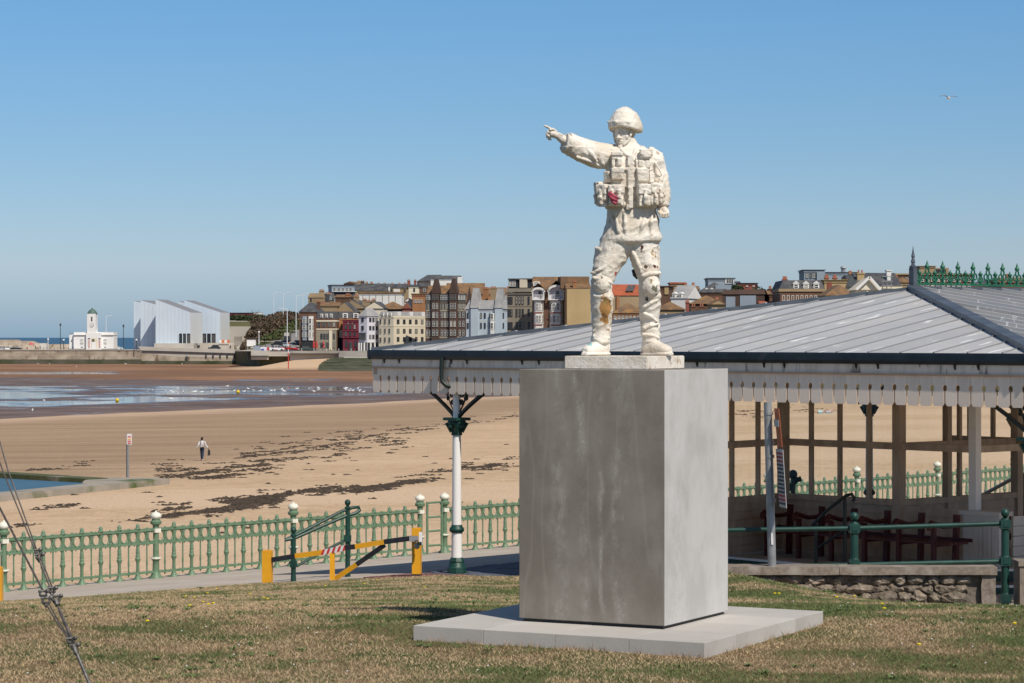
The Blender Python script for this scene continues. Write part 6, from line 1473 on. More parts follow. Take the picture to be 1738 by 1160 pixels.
h = H('grey and pale rooftop plant block with a round ventilator', 1401, 1456, 590, 463, 'grey', 0, None, 10, yb=500, cat='building', name='building'); h.roof('flat', 462, 'slate'); h.block(1430, 1456, 468, 480, -.4, 4, 'lilac', 'pale_wing'); x = h.x(1434); MB().lathe([(h.h, .5), (h.h + 1, .5), (h.h + 1.1, .8), (h.h + 1.5, .5)], 8, (x, 3, 0)).build('ventilator', M['steel'], h.o)
h = H('house with broad brown hipped roof below the ochre block', 1402, 1452, 440, 502, 'brick_tan', 0, None, 12, band=False); h.roof('hip', 483, 'tile_brown')
h = H('house with steep black slate roof and a white chimney beside scaffolding', 1458, 1530, 460, 486, 'cream', -4, None, 12); h.roof('gx', 462, 'slate', .1); h.chim(1514, 455, 8, 3, pots=0, mt=WALL['white']); h.chim(1466, 460, 12, 3, pots=2, mt=WALL['brick_yellow']); h.wins([1518, 1526], [492], 3, 6)
for px in (1496, 1503, 1510): x = h.x(px); MB().tube([(x, -1.2, 0), (x, -1.2, h.z(468))], .07, 4).build('scaffold_pole', M['steel'], h.o)
for py in (470, 478, 486): MB().tube([(h.x(1494), -1.2, h.z(py)), (h.x(1513), -1.2, h.z(py))], .07, 4).build('scaffold_pole', M['steel'], h.o)
h = H('cream front with carved triangular gable beside the black slate roof', 1452, 1493, 430, 492.5, 'cream', 0, None, 8, band=False); h.roof('gy', 471.5, 'cream', .3, f0=.55); h.wins([1473], [488], 3, 6, 'frame_grey'); h.dormer([1467, 1479], 487, 491, 3, gable=False, glass=False, dy=-.4, dep=.4); xa, xb, xm = h.x(1452), h.x(1493), h.x(1474.5); zl, zp = h.z(492), h.z(471)
for a_, b__ in (((xa, zl), (xm, zp)), ((xb, zl), (xm, zp))): MB().bar((a_[0], -.9, a_[1]), (b__[0], -.9, b__[1]), .35, .45).build('gable_moulding', WALL['white'], h.o)
h = H('tan flat topped tower blocks seen over the green cresting', 1562, 1587, 620, 452.5, 'brick_tan', 0, None, 10, yb=500, cat='building', name='building'); h.roof('flat', 451.5, 'brick_tan'); h.block(1583, 1611, 455, 470, .5, 8, 'brick_tan'); h.block(1584, 1606, 457, 463, .3, 2, 'black', 'recess')
h = H('long brown brick block with many windows behind the green cresting', 1512, 1654, 520, 467, 'brick_brown', -2, None, 12, cat='building', name='building'); h.roof('flat', 464.5, 'brick_tan'); h.wins(lin(1530, 1645, 14), [475, 486], 4, 5.5, 'window_frame')
h = H('brown gabled house at the right end of the cresting', 1700, 1760, 450, 480, 'brick_brown', 0, None, 12); h.roof('gx', 470, 'tile_brown'); h.chim(1722, 466, 6)
h = H('brown roofed low house behind the middle of the cresting', 1652, 1704, 560, 483, 'brick_tan', 0, None, 12); h.roof('hip', 475, 'slate')

h = H('small brown gabled house between the hip roofs right of the statue', 1090, 1114, 560, 515, 'brick_brown', 8, None, 10, band=False); h.roof('gy', 503, 'tile_brown'); h.chim(1097, 500, 4)
h = H('ochre gabled house low beside the gambrel hall', 1208, 1230, 480, 517, 'brick_tan', 0, None, 9, band=False); h.roof('gy', 508, 'tile_brown'); h.chim(1220, 506, 5)
h = H('narrow brown house with tall chimney left of the mansard building', 1306, 1325, 500, 500, 'brick_brown', 0, None, 9); h.roof('gx', 492, 'tile_brown'); h.chim(1311, 487, 4, pots=2)
h = H('small slate roofed house behind the ochre block and the black slate roof', 1440, 1462, 520, 474, 'brick_tan', 0, None, 9); h.roof('gx', 466, 'slate'); h.chim(1448, 461, 5)
h = H('brown pyramid roofed house in front of the long brown block', 1520, 1548, 500, 480, 'brick_tan', 0, None, 10); h.roof('hip', 470, 'tile_brown'); h.chim(1527, 467, 4)
h = H('dark roofed house on the skyline between white wing and red block', 1240, 1256, 640, 482, 'brick_dark', 0, None, 9); h.roof('gx', 477, 'slate'); h.chim(1246, 473, 3, pots=2)
h = H('low tan house with twin chimneys on the skyline left of the gambrel hall', 1160, 1186, 600, 492, 'brick_tan', 0, None, 9); h.roof('gx', 485, 'tile_brown'); h.chim(1166, 481, 4); h.chim(1179, 481, 4)
# ------------------------------------------------------------------ trees and hedges (leaf cards spread through the volume)
def foliage(name, blobs, n, size, mt, seed=1, parent=None):
    rs = np.random.RandomState(seed); tot = sum(b[3] * b[4] * b[5] for b in blobs); V = []
    for (x, y, z, rx, ry, rz_) in blobs:
        k = max(20, int(n * rx * ry * rz_ / tot)); d = rs.randn(k, 3); d /= np.linalg.norm(d, axis=1)[:, None]; r = rs.rand(k) ** .45
        bump_ = np.array([1 + .35 * noise.noise(Vector(q_) * 2.2 + Vector((x, y, z))) for q_ in d])
        V.append(np.array([x, y, z]) + d * (r * bump_)[:, None] * np.array([rx, ry, rz_]))
    c = np.concatenate(V); k = len(c); a = rs.randn(k, 3); a /= np.linalg.norm(a, axis=1)[:, None]; b2 = np.cross(a, rs.randn(k, 3)); b2 /= np.linalg.norm(b2, axis=1)[:, None]
    s_ = size * (.5 + rs.rand(k))[:, None]; v = np.stack([c + a * s_, c - a * s_ * .6 + b2 * s_ * .7, c - a * s_ * .6 - b2 * s_ * .7], 1).reshape(-1, 3)
    me = bpy.data.meshes.new(name); me.from_pydata(v.tolist(), [], np.arange(k * 3).reshape(-1, 3).tolist()); me.materials.append(mt); me.update()
    return place(name, me, parent)
M['twig'] = mat('bare_twigs', (.13, .085, .06), (.09, .07, .04), .9, .3); M['leaf_dark'] = mat('dark_leaves', (.035, .05, .02), (.06, .075, .03), .8, .5); M['leaf_green'] = mat('green_leaves', (.07, .095, .03), (.11, .12, .05), .8, .4)
def gp(px, Y, up=0): return Vector(((px - 869) / F * Y, Y, Z(z_town(px, Y) + up)))
bl = []
for px, Y, rx, rz_ in [(419, 925, 2.5, 1.4), (424, 932, 3.5, 2.0), (430, 938, 4, 2.3), (437, 945, 4.5, 2.5), (444, 953, 5, 2.6), (452, 961, 5, 2.7), (460, 969, 5, 2.7), (468, 977, 5, 2.6), (476, 986, 5, 2.5), (484, 995, 5, 2.4), (491, 1003, 4, 2.0), (497, 1008, 3, 1.7), (448, 975, 5, 2.2), (465, 990, 5, 2), (480, 1003, 5, 2)]:
    p = gp(px, Y); bl.append((p.x, p.y, p.z + rz_ * .6, rx, rx, rz_))
o = foliage('shrubs', bl, 42000, .42, M['twig'], 2); tag(o, 'bank of bare brownish shrubs on the slope left of the climbing road', None, None, 'stuff')
bl = []
for px, Y in ((428, 915), (438, 925), (448, 936), (458, 946), (468, 956), (478, 966), (488, 978), (495, 990)): p = gp(px, Y); bl.append((p.x + 3, p.y - 4, p.z + .3, 5, 3, .8))
o = foliage('verge', bl, 6000, .4, M['leaf_green'], 3); tag(o, 'strip of green verge between brown shrubs and the pavement', None, None, 'stuff')
for i, (px, Y, hh, rr_, lab) in enumerate([(1290, 520, 5.5, 3.0, 'round dark tree right of the brown hall'), (1303, 540, 5.2, 3.6, 'wide dark tree in the middle of the clump left of the mansard building'), (1316, 520, 5.0, 3.2, 'dark tree touching the mansard building'), (1252, 545, 4.6, 1.6, 'small pale tree between the grey box and the red block')]):
    zt = W(px, (489, 491, 491, 485)[i], Y).z; zc = zt - rr_; p = Vector(((px - 869) / F * Y, Y, Z(-3)))
    t = thing('tree', lab, 'tree', p); MB().tube([(0, 0, 0), (.1, 0, (zc - p.z) * .6), (0, .1, zc - p.z)], [.35, .25, .12], 6).build('trunk', M['twig'], t)
    foliage('crown', [(0, 0, zc - p.z, rr_, rr_, rr_), (rr_ * .7, 0, zc - p.z - .5, rr_ * .6, rr_ * .6, rr_ * .6), (-rr_ * .7, 0, zc - p.z - .3, rr_ * .6, rr_ * .6, rr_ * .6)], 3500, .32, M['leaf_dark'], 10 + i, t)
t = thing('tree', 'bare leafless tree on the cliff top by the white building', 'tree', gp(430, 1010)); 
rs = random.Random(5)
b = MB(); b.tube([(0, 0, -8), (0, 0, 6)], [.3, .15], 5)
for k in range(40):
    a = rs.random() * 6.28; z0 = rs.uniform(0, 5); l = rs.uniform(1.5, 3.5); b.tube([(0, 0, z0), (math.cos(a) * l, math.sin(a) * l, z0 + l * .9)], [.08, .02], 4)
b.build('trunk', M['twig'], t)
# ------------------------------------------------------------------ harbour arm, gallery, cliff
YP_ = 962.
M['harbour_stone'] = mat('harbour_stone', (.46, .385, .295), (.27, .215, .16), .9, .22, stretch=(1, 1, 1.6), c3=(.17, .11, .075), s3=.42, lo3=.56, hi3=.66, st3=(1, 1, .5))
M['weed_stone'] = mat('weedy_stone', (.035, .05, .015), (.11, .10, .075), .9, .14, stretch=(1, 1, 1))
M['conc_far'] = mat('far_concrete', (.50, .46, .40), (.40, .36, .31), .85, .1)
M['gallery'] = mat('gallery_glass', (.66, .74, .80), (.60, .68, .75), .42, .08, spec=.5); M['gallery_roof'] = mat('gallery_roof', (.22, .22, .23), None, .7); M['cream_plain'] = WALL['cream']
def wallseg(root, x0, x1, z0, z1, Y, dep, nm, mt, n=1, gap=.0):
    for i in range(n):
        a = x0 + (x1 - x0) * i / n; b_ = x0 + (x1 - x0) * (i + 1) / n; MB().box(a + gap, b_ - gap, Y, Y + dep, z0, z1).build(nm, mt, root)
HA = thing('harbour_wall', 'long weathered stone harbour wall with a weedy foot on the far side of the sands', 'wall', (0, 0, 0))
x0, x1 = W(-420, 0, YP_).x, W(240, 0, YP_).x; zt = W(0, 595, YP_).z; zb = W(0, 620, YP_).z - 1; zc = W(0, 610.5, YP_).z
for i in range(3): wallseg(HA, x0, x1, zc + (zt - zc) * i / 3 + .02, zc + (zt - zc) * (i + 1) / 3, YP_ + random.uniform(-.05, .05), 30, 'course', M['harbour_stone'], 12, .02)
wallseg(HA, x0, x1, zb, zc, YP_ - .8, 30, 'foot', M['weed_stone'], 6, .0); MB().box(x0, x1, YP_ - .25, YP_ + 1.2, zt, zt + .35).build('coping', M['conc_far'], HA)
zp = zt + .02
o = MB().box(x0, W(430, 0, 975).x, YP_ + .9, YP_ + 75, zt - 1.2, zt + .01).build('quay', M['pave_far']); o['kind'] = 'structure'
# front wall of the gallery terrace
TW = thing('terrace_wall', 'pale concrete terrace wall with dark ledge below the white gallery', 'wall', (0, 0, 0))
Yt = 950; X_ = lambda px: W(px, 0, Yt).x; Zy = lambda py: W(0, py, Yt).z
MB().prism([(X_(234), Yt, Zy(588.5)), (X_(240), Yt, Zy(595)), (X_(428), Yt, Zy(600.5)), (X_(428), Yt, Zy(595))], (0, 6, 0)).build('parapet', M['conc_far'], TW)
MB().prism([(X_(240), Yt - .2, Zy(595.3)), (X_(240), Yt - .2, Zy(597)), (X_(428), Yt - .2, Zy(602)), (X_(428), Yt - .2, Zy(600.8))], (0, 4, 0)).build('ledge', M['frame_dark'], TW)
MB().prism([(X_(240), Yt + .3, Zy(597)), (X_(240), Yt + .3, Zy(599.5)), (X_(300), Yt + .3, Zy(606)), (X_(428), Yt + .3, Zy(607)), (X_(428), Yt + .3, Zy(602))], (0, 6, 0)).build('wall_face', M['conc_far'], TW)
MB().prism([(X_(240), Yt + .1, Zy(599.7)), (X_(240), Yt + .1, Zy(622)), (X_(432), Yt + .1, Zy(622)), (X_(432), Yt + .1, Zy(607.2)), (X_(300), Yt + .1, Zy(606.2))], (0, 6, 0)).build('lower_wall', M['harbour_stone'], TW)
MB().box(X_(240), X_(432), Yt - 1.5, Yt, Zy(622), Zy(613)).build('foot', M['weed_stone'], TW)
for i in range(9): px = 350 + i * 12; MB().box(X_(px) - .2, X_(px) + .2, Yt - .3, Yt + .2, Zy(608), Zy(601)).build('buttress', M['frame_dark'], TW)
MB().box(X_(317) - .35, X_(317) + .35, Yt - .5, Yt, Zy(613), Zy(605)).build('ladder', M['frame_dark'], TW)
# slipway block and lower beach wall
SWL = thing('sea_wall', 'grey concrete sea wall with railings below the seafront houses', 'wall', (0, 0, 0))
def sw(px0, px1, y0, y1, Y, dep, nm, mt): MB().box(W(px0, 0, Y).x, W(px1, 0, Y).x, Y, Y + dep, W(0, y1, Y).z, W(0, y0, Y).z).build(nm, mt, SWL)
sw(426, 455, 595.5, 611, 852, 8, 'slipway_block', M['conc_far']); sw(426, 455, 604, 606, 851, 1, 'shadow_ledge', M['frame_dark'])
sw(455, 492, 597, 605, 853, 6, 'wall_face', M['conc_far']); sw(492, 575, 596, 600, 848, 6, 'parapet', M['sea_wall']); sw(492, 640, 600, 612, 849, 6, 'wall_face', M['conc_far']); sw(575, 640, 596, 607, 846, 3, 'wall_face', M['sea_wall'])
sw(485, 640, 601.5, 602.3, 847.5, 1, 'railing_line', M['frame_dark'])
# stepped revetment
M['weed_pale'] = mat('weedy_concrete', (.13, .13, .085), (.07, .075, .04), .9, .3)
SR2 = thing('stepped_revetment', 'dark weed covered concrete steps fanning down to the sand at the shelter roof corner', 'steps', (0, 0, 0))
for i in range(12):
    t = i / 11.; Y = 846 - t * 100; py = 607.5 + t * 27; a = W(562 - 18 * math.sin(t * 3.0) + (0 if t < .7 else 60 * (t - .7)), 0, Y).x
    MB().box(a, W(720, 0, Y).x, Y - 9, Y, Z(-11), W(0, py, Y).z).build('step', M['weed_stone'] if i % 2 else M['weed_pale'], SR2)
for i in range(20): Y = 846; x = W(586 + i * 3, 0, Y).x; MB().box(x - .2, x + .1, Y - 3, Y - .5, W(0, 611, Y).z, W(0, 606, Y).z).build('baluster', M['window_frame'], SR2)

# small white harbour house with clock tower
Yd = 968; DH = thing('harbour_house', 'small white flat roofed house with a green domed clock tower on the harbour arm', 'house', (0, 0, 0)); ZD = lambda py: W(0, py, Yd).z; XD = lambda px: W(px, 0, Yd).x
wm = mat('white_stucco', (.80, .79, .76), (.72, .71, .68), .7, .2); M['stucco'] = wm
ZB = zt + .05
MB().box(XD(125), XD(193), Yd, Yd + 9, ZB + .5, ZD(569)).build('wall', wm, DH); MB().box(XD(116.5), XD(124.9), Yd + 1.5, Yd + 9, ZB + .5, ZD(568.5)).build('wing', wm, DH)
MB().box(XD(124.3), XD(193.6), Yd - .5, Yd + 9.4, ZD(569), ZD(568)).build('cornice', wm, DH); MB().box(XD(125.2), XD(193), Yd + .1, Yd + 9, ZD(568), ZD(564)).build('parapet', wm, DH); MB().box(XD(116.5), XD(193.2), Yd - .15, Yd + 9.2, ZB, ZB + .5).build('plinth_band', M['frame_dark'], DH)
MB().box(XD(147), XD(172.5), Yd - 1.3, Yd + 1, ZB, ZD(565.5)).build('porch', wm, DH); MB().box(XD(148.5), XD(163), Yd - 1.0, Yd + 4, ZD(565.4), ZD(533)).build('tower', wm, DH)
pr = [(ZD(534) - ZD(534), 2.0), (.3, 2.05), (.5, 1.75), (1.0, 1.55), (1.5, 1.15), (1.9, .6), (2.05, .3), (2.3, .25), (2.5, .05)]
MB().lathe(pr, 10, ((XD(148.5) + XD(163)) / 2, Yd + 1.2, ZD(533.5))).build('dome', mat('copper_green_dome', (.07, .12, .10), (.10, .16, .13), .6, .6), DH, True)
cxm = XD(156.5)
def disc(x, y, z, r, nm, mt, t=.06): 
    return MB().prism([(x + r * math.cos(2 * math.pi * k / 20), y, z + r * math.sin(2 * math.pi * k / 20)) for k in range(20)], (0, t, 0)).build(nm, mt, DH)
disc(cxm, Yd - 1.08, ZD(552.5), .78, 'clock_rim', M['frame_grey']); disc(cxm, Yd - 1.12, ZD(552.5), .64, 'clock_face', wm)
MB().bar((cxm, Yd - 1.16, ZD(552.5)), (cxm + .45, Yd - 1.16, ZD(552.2)), .05, .10).build('clock_hand', M['frame_dark'], DH); MB().bar((cxm, Yd - 1.16, ZD(552.5)), (cxm + .2, Yd - 1.16, ZD(553.8)), .05, .10).build('clock_hand', M['frame_dark'], DH)
MB().box(cxm - .28, cxm + .28, Yd - 1.08, Yd - .9, ZD(545.5), ZD(538)).build('tower_window', M['window_dark'], DH)
MB().box(XD(155.5), XD(166), Yd - 1.36, Yd - 1.2, ZB, ZD(574)).build('doorway', M['cream_plain'], DH); MB().box(XD(157), XD(161.5), Yd - 1.45, Yd - 1.3, ZD(580), ZD(576)).build('fanlight', M['window_dark'], DH); MB().box(XD(156.5), XD(163.5), Yd - 1.42, Yd - 1.35, ZB + .3, ZD(581)).build('door', wm, DH)
for a in (150.5, 168.2):
    p = MB().box(XD(a), XD(a + 3.6), Yd - 1.44, Yd - 1.34, ZD(591), ZD(574)).build('banner', M['sign_white'], DH)
    MB().box(XD(a + .2), XD(a + 3.4), Yd - 1.5, Yd - 1.44, ZD(576), ZD(574.3)).build('banner_head', M['frame_dark'], DH)
    for k in range(4): MB().box(XD(a + .8), XD(a + 2.6), Yd - 1.5, Yd - 1.44, ZD(589.5 - k * 3.2), ZD(587.6 - k * 3.2)).build('banner_mark', M['ink_red'] if k % 2 == 0 else M['sign_orange'], DH)
for a in (136.5, 176):
    p = MB().box(XD(a), XD(a + 5), Yd - .12, Yd + .05, ZD(585), ZD(576.5)).build('window', M['sign_white'], DH)
    MB().box(XD(a), XD(a + 5), Yd - .2, Yd - .12, ZD(577.5), ZD(576.5)).build('blind', M['frame_grey'], DH); MB().box(XD(a), XD(a + 5), Yd - .2, Yd - .12, ZD(583), ZD(582.2)).build('glazing_bar', M['frame_grey'], DH); MB().box(XD(a) + .2, XD(a + 4), Yd - .12, Yd + .05, ZD(590), ZD(589)).build('vent', M['frame_dark'], DH)
for i in range(4): MB().tube([(XD(117 + i * 2), Yd + 1.6, ZD(568.5)), (XD(117 + i * 2), Yd + 1.6, ZD(564.5))], .07, 4).build('roof_rail', M['steel'], DH)

# white saw-tooth gallery: five volumes of glass panels, rotated like the photograph shows
GA = thing('gallery_building', 'white glass gallery with five saw tooth roofs beside the harbour', 'gallery', (0, 0, 0))
ZGb = zt + .05
def gvol(pa, pb, Ya, Yb, dep_px, ya, yb_, base, npan, win=None, right=True):
    """a tooth: face from left top (pa, ya) at Ya to right top (pb, yb_) at Yb"""
    A = W(pa, ya, Ya); B = W(pb, yb_, Yb); zb_ = base; d = Vector((B.x - A.x, B.y - A.y, 0)); L_ = d.length; d.normalize(); nrm = Vector((d.y, -d.x, 0)); back = -nrm * dep_px
    for i in range(npan):
        f0, f1 = i / npan, (i + 1) / npan; g0 = .02; p = Vector((A.x, A.y, 0)) + d * (L_ * f0 + g0); q_ = Vector((A.x, A.y, 0)) + d * (L_ * f1 - g0)
        z0, z1 = A.z + (B.z - A.z) * f0, A.z + (B.z - A.z) * f1; lo = zb_
        if win and win[0] <= i < win[1]: lo = win[2]
        MB().prism([(p.x, p.y, lo), (q_.x, q_.y, lo), (q_.x, q_.y, z1), (p.x, p.y, z0)], -nrm * .35).build('glass_panel', M['gallery'], GA)
        if lo > zb_: 
            w_ = MB().prism([(p.x, p.y, zb_) , (q_.x, q_.y, zb_), (q_.x, q_.y, lo), (p.x, p.y, lo)], -nrm * .2).build('window', M['window_dark'], GA, loc=-nrm * .3)
            MB().box(-.12, .12, -.3, .0, zb_, lo).build('mullion', M['gallery'], GA, loc=(p.x, p.y, 0))
    a3, b3 = Vector((A.x, A.y, 0)) - nrm * .35, Vector((B.x, B.y, 0)) - nrm * .35
    MB().prism([(a3.x, a3.y, zb_), (b3.x, b3.y, zb_), (b3.x, b3.y, B.z - .15), (a3.x, a3.y, A.z - .15)], back).build('volume', M['gallery_dim'], GA)
    MB().prism([(a3.x, a3.y, A.z - .15 + .004), (b3.x, b3.y, B.z - .15 + .004), (b3.x, b3.y, B.z + .1), (a3.x, a3.y, A.z + .1)], back).build('roof', M['gallery_roof'], GA)
    if right:
        n = 3; e1 = Vector((B.x, B.y, 0)) + d * .02
        for k in range(n):
            p = e1 + back * (k / n) ; q_ = e1 + back * ((k + 1) / n - .01)
            MB().prism([(p.x, p.y, zb_), (q_.x, q_.y, zb_), (q_.x, q_.y, B.z), (p.x, p.y, B.z)], d * .2).build('side_panel', M['gallery_side'], GA)
M['gallery_dim'] = mat('gallery_inner', (.45, .50, .54), None, .6); M['gallery_side'] = mat('gallery_side_panel', (.62, .63, .62), None, .5)
zw = W(0, 566.5, 950).z
gvol(313, 373.5, 980, 977, 11, 510.3, 530.8, W(0, 583, 980).z, 8, (1, 7, W(0, 566.5, 980).z)); gvol(302, 316, 992, 991, 12, 512, 515.5, ZGb, 2, right=False)
gvol(264, 323, 960, 957, 12.5, 508.8, 530.8, W(0, 583, 960).z, 9, (6, 9, W(0, 566.5, 960).z)); gvol(238.5, 265.5, 972, 970.5, 13, 510.2, 517.7, ZGb, 4, right=False); gvol(227, 240, 984, 983.3, 12, 511.4, 514.3, ZGb, 3, right=False)
MB().box(W(263, 0, 958).x, W(330, 0, 958).x, 956.0, 966, ZGb - .3, W(0, 583, 960).z).build('base_wall', M['conc_far'], GA)
# unused: dark triangles painting the shade cast between the teeth
for pa, pb, yt_, Y in ((241, 264, 540, 971), (226, 239, 543, 990)):
    a, b_ = W(pa, 590, Y), W(pb, 590, Y); MB().prism([(a.x, Y, ZGb), (b_.x, Y, ZGb), (b_.x, Y, W(0, yt_, Y).z)], (0, .4, 0)).build('cast_shade_triangle', M['window_dark2'] if 'window_dark2' in M else M['frame_dark'], GA) if False else None
# steps, ramp and cliff right of the gallery
CL = thing('cliff_terrace', 'tiers of pale concrete retaining wall and steps right of the white gallery', 'retaining wall', (0, 0, 0))
def cl(px0, px1, y0, y1, Y, dep, nm, mt): MB().box(W(px0, 0, Y).x, W(px1, 0, Y).x, Y, Y + dep, W(0, y1, Y).z, W(0, y0, Y).z).build(nm, mt, CL)
for i in range(6): cl(336 - i * 1, 398 - i * 3, 582.5 + i * 2.0, 594, 974 - i * 1.5, 1.6, 'terrace_step', M['conc_far'])
cl(384, 432, 554.5, 594, 1000, 6, 'wall_face', M['conc_far']); cl(397, 409, 571.5, 592, 985, 3, 'lift_block', M['conc_far2'] if 'conc_far2' in M else M['sea_wall']); cl(384, 440, 545, 556, 1020, 8, 'upper_wall', M['hill']); cl(386, 400, 544.5, 549, 1012, 2, 'wall_panel', M['conc_far']); cl(400, 420, 545, 549, 1011, 2, 'wall_panel', M['conc_far']); cl(410, 436, 546, 555, 1010, 3, 'path_face', M['pave_far'])
p0, p1 = W(402, 594, 970), W(432, 566, 990); MB().prism([(p0.x, 970, p0.z), (p0.x + 3.5, 970, p0.z), (p1.x + 3.5, 990, p1.z), (p1.x, 990, p1.z)], (0, 0, .8)).build('ramp', M['conc_far'], CL)
o = foliage('hedge', [(W(px, 540, 1035).x, 1035, W(px, 541.5, 1035).z, 4.5, 3, 1.6) for px in range(384, 444, 9)], 9000, .4, M['leaf_dark'], 8); tag(o, 'dark clipped hedge along the cliff top behind the gallery', None, None, 'stuff')
HB = House('low white pavilion with long magenta fascia on the cliff top', 383, 441, 1045, 533, 'white', 0, None, 12, yb=546, cat='pavilion', name='pavilion', band=False); HB.roof('flat', 531, 'black', .5); HB.block(384, 430, 532, 536, -.5, 0, 'magenta', 'fascia'); HB.block(430, 445, 531.5, 534, -1.5, 8, 'white', 'canopy')
o = MB().box(W(375, 0, 1000).x, W(500, 0, 1000).x, 1003, 1100, Z(-5), W(0, 547, 1040).z).build('cliff', M['hill']); o['kind'] = 'structure'

# rocky far harbour arm and sand heap at the left edge
def mound(name, pts, Y, dep, mt, label, cat):
    b = MB(); zb_ = zt; n = len(pts); vs = []
    for px, py in pts: p = W(px, py, Y); vs += [(p.x, Y, zb_), (p.x, Y + 1.2, p.z), (p.x, Y + dep, p.z), (p.x, Y + dep + 2, zb_)]
    fs = [(i * 4 + k, i * 4 + 4 + k, i * 4 + 5 + k, i * 4 + 1 + k) for i in range(n - 1) for k in range(3)]
    o = b.add(vs, fs + [(0, 1, 2, 3), tuple((n - 1) * 4 + k for k in (3, 2, 1, 0))]).build(name, mt); tag(o, label, cat); return o
mound('harbour_parapet', [(-300, 576), (-80, 577), (0, 577), (27, 576.8), (31, 579), (52, 579), (60, 582), (66, 584), (70, 592)], 985, 6, M['harbour_stone'], 'pale sandy parapet of the harbour arm behind the parked cars', 'parapet')
mound('harbour_parapet', [(66, 583), (78, 583), (79, 590)], 975, 4, M['conc_far'], 'short pale block at the end of the harbour parapet', 'parapet'); mound('harbour_parapet', [(79, 584.5), (116, 584.5), (117, 590)], 995, 2, M['harbour_stone'], 'low parapet between the short block and the white harbour house', 'parapet')
fr_ = thing('quay_railing', 'thin dark railing along the harbour arm left of the white house', 'railing', (0, 0, 0))
for i in range(9): px = 68 + i * 6; MB().box(W(px, 0, 964).x - .05, W(px, 0, 964).x + .05, 964, 964.1, zt, zt + 1.2).build('post', M['frame_dark'], fr_)
for z_ in (.6, 1.15): MB().box(W(68, 0, 964).x, W(116, 0, 964).x, 964.02, 964.08, zt + z_, zt + z_ + .06).build('rail', M['frame_dark'], fr_)

# ------------------------------------------------------------------ cars
def car_meshes(kind='hatch'):
    L_, h = (4.3, 1.45) if kind == 'hatch' else (4.7, 1.85)
    prof = [(-L_ / 2, .35), (-L_ / 2, .75), (-L_ / 2 + .15, .88), (-L_ / 2 + 1.1, .95), (L_ / 2 - .5, .95), (L_ / 2 - .05, .85), (L_ / 2, .4)]
    cab = [(-L_ / 2 + 1.0, .95), (-L_ / 2 + 1.75, h - .07), (L_ / 2 - .9, h - .07), (L_ / 2 - .35, .95)]
    roof = [(-L_ / 2 + 1.72, h - .07), (-L_ / 2 + 1.95, h), (L_ / 2 - 1.1, h), (L_ / 2 - .88, h - .07)]
    body = MB().prism([(x, -.88, z) for x, z in prof], (0, 1.76, 0)).prism([(x, -.72, z) for x, z in roof], (0, 1.44, 0))
    for x in (-L_ / 2 + 2.4, L_ / 2 - 1.5): body.box(x - .05, x + .05, -.79, .79, .95, h - .06)
    return body, MB().prism([(x, -.76, z) for x, z in cab], (0, 1.52, 0)), MB().prism([(x, -.6, z + .001) for x, z in [(L_ / 2 - .001, .6), (L_ / 2 + .02, .6), (L_ / 2 + .02, .72), (L_ / 2 - .001, .72)]], (0, .25, 0)), L_
wheel = MB().prism([(.32 * math.cos(2 * math.pi * k / 12), 0, .32 * math.sin(2 * math.pi * k / 12)) for k in range(12)], (0, .2, 0)).mesh('wheel', M['frame_dark'])
carp = {}
def car(label, p, heading, colr, kind='hatch', group=None):
    if colr not in carp: carp[colr] = mat('car_paint', colr, None, .25, spec=.6)
    body, cab, lt, L_ = car_meshes(kind); c = thing('parked_car', label, 'car', p, heading, group)
    body.build('body', carp[colr], c); cab.build('windows', M['window_dark'], c); lt.build('headlight', M['window_frame'], c)
    for x in (-L_ / 2 + .85, L_ / 2 - .8):
        for y in (-.9, .7): place('wheel', wheel, c, (x, y, .33))
    return c
qz = zt + .03
def onquay(px, Y): return Vector((W(px, 0, Y).x, Y, qz))
car('grey car parked at the far left end of the harbour arm', onquay(1.5, 967), R(10), (.35, .37, .40)); car('white car between the grey and the black car on the harbour arm', onquay(13.5, 967), R(95), (.75, .75, .73)); car('black car parked right of the white car on the harbour arm', onquay(27, 967), R(170), (.02, .022, .03))
car('pale silver blue car between the harbour house and the gallery', onquay(200, 985), R(180), (.6, .68, .7)); car('dark car half hidden by the terrace wall under the gallery windows', Vector((W(311, 0, 957).x, 957, W(0, 592.5, 957).z)), 0, (.03, .03, .035)); car('black car half hidden by the terrace wall near the gallery corner', Vector((W(364, 0, 957).x, 957, W(0, 594, 957).z)), 0, (.02, .03, .035), 'suv')
def onroad(px, Y): return gp(px, Y, .3)
car('long white car on the seafront road below the brown shrubs', onroad(471, 862), R(180), (.75, .75, .74), 'suv'); car('bright red car at the foot of the climbing road', onroad(494, 866), R(150), (.5, .02, .02)); car('dark grey car coming down the road behind the red barrier', onroad(472, 886), R(-80), (.05, .055, .06)); car('black car higher up the road near the shrubs', onroad(471, 908), R(-30), (.02, .02, .022), 'suv'); car('silver car beside the dark van on the bend', onroad(487, 905), R(-100), (.45, .5, .56)); 
car('black car at the right side of the road beside the houses', onroad(504, 915), R(-90), (.03, .03, .03)); car('dark green car partly behind the lamp post near the houses', onroad(521, 860), R(180), (.05, .08, .06))
v = thing('van', 'tall dark van higher up the road behind the silver car', 'van', onroad(488, 925), R(-90))
MB().box(-3, 3, -1.1, 1.1, .4, 3.4).box(3, 3.8, -1.0, 1.0, .4, 2.0).build('body', carp.setdefault((.04, .045, .05), mat('car_paint', (.04, .045, .05), None, .3)), v); MB().prism([(3.0, -.95, 2.0), (3.8, -.95, 2.0), (3.02, -.95, 3.2)], (0, 1.9, 0)).build('windscreen', M['window_dark'], v)
for x in (-2, 2.6):
    for y in (-1.15, .95): place('wheel', wheel, v, (x, y, .4))
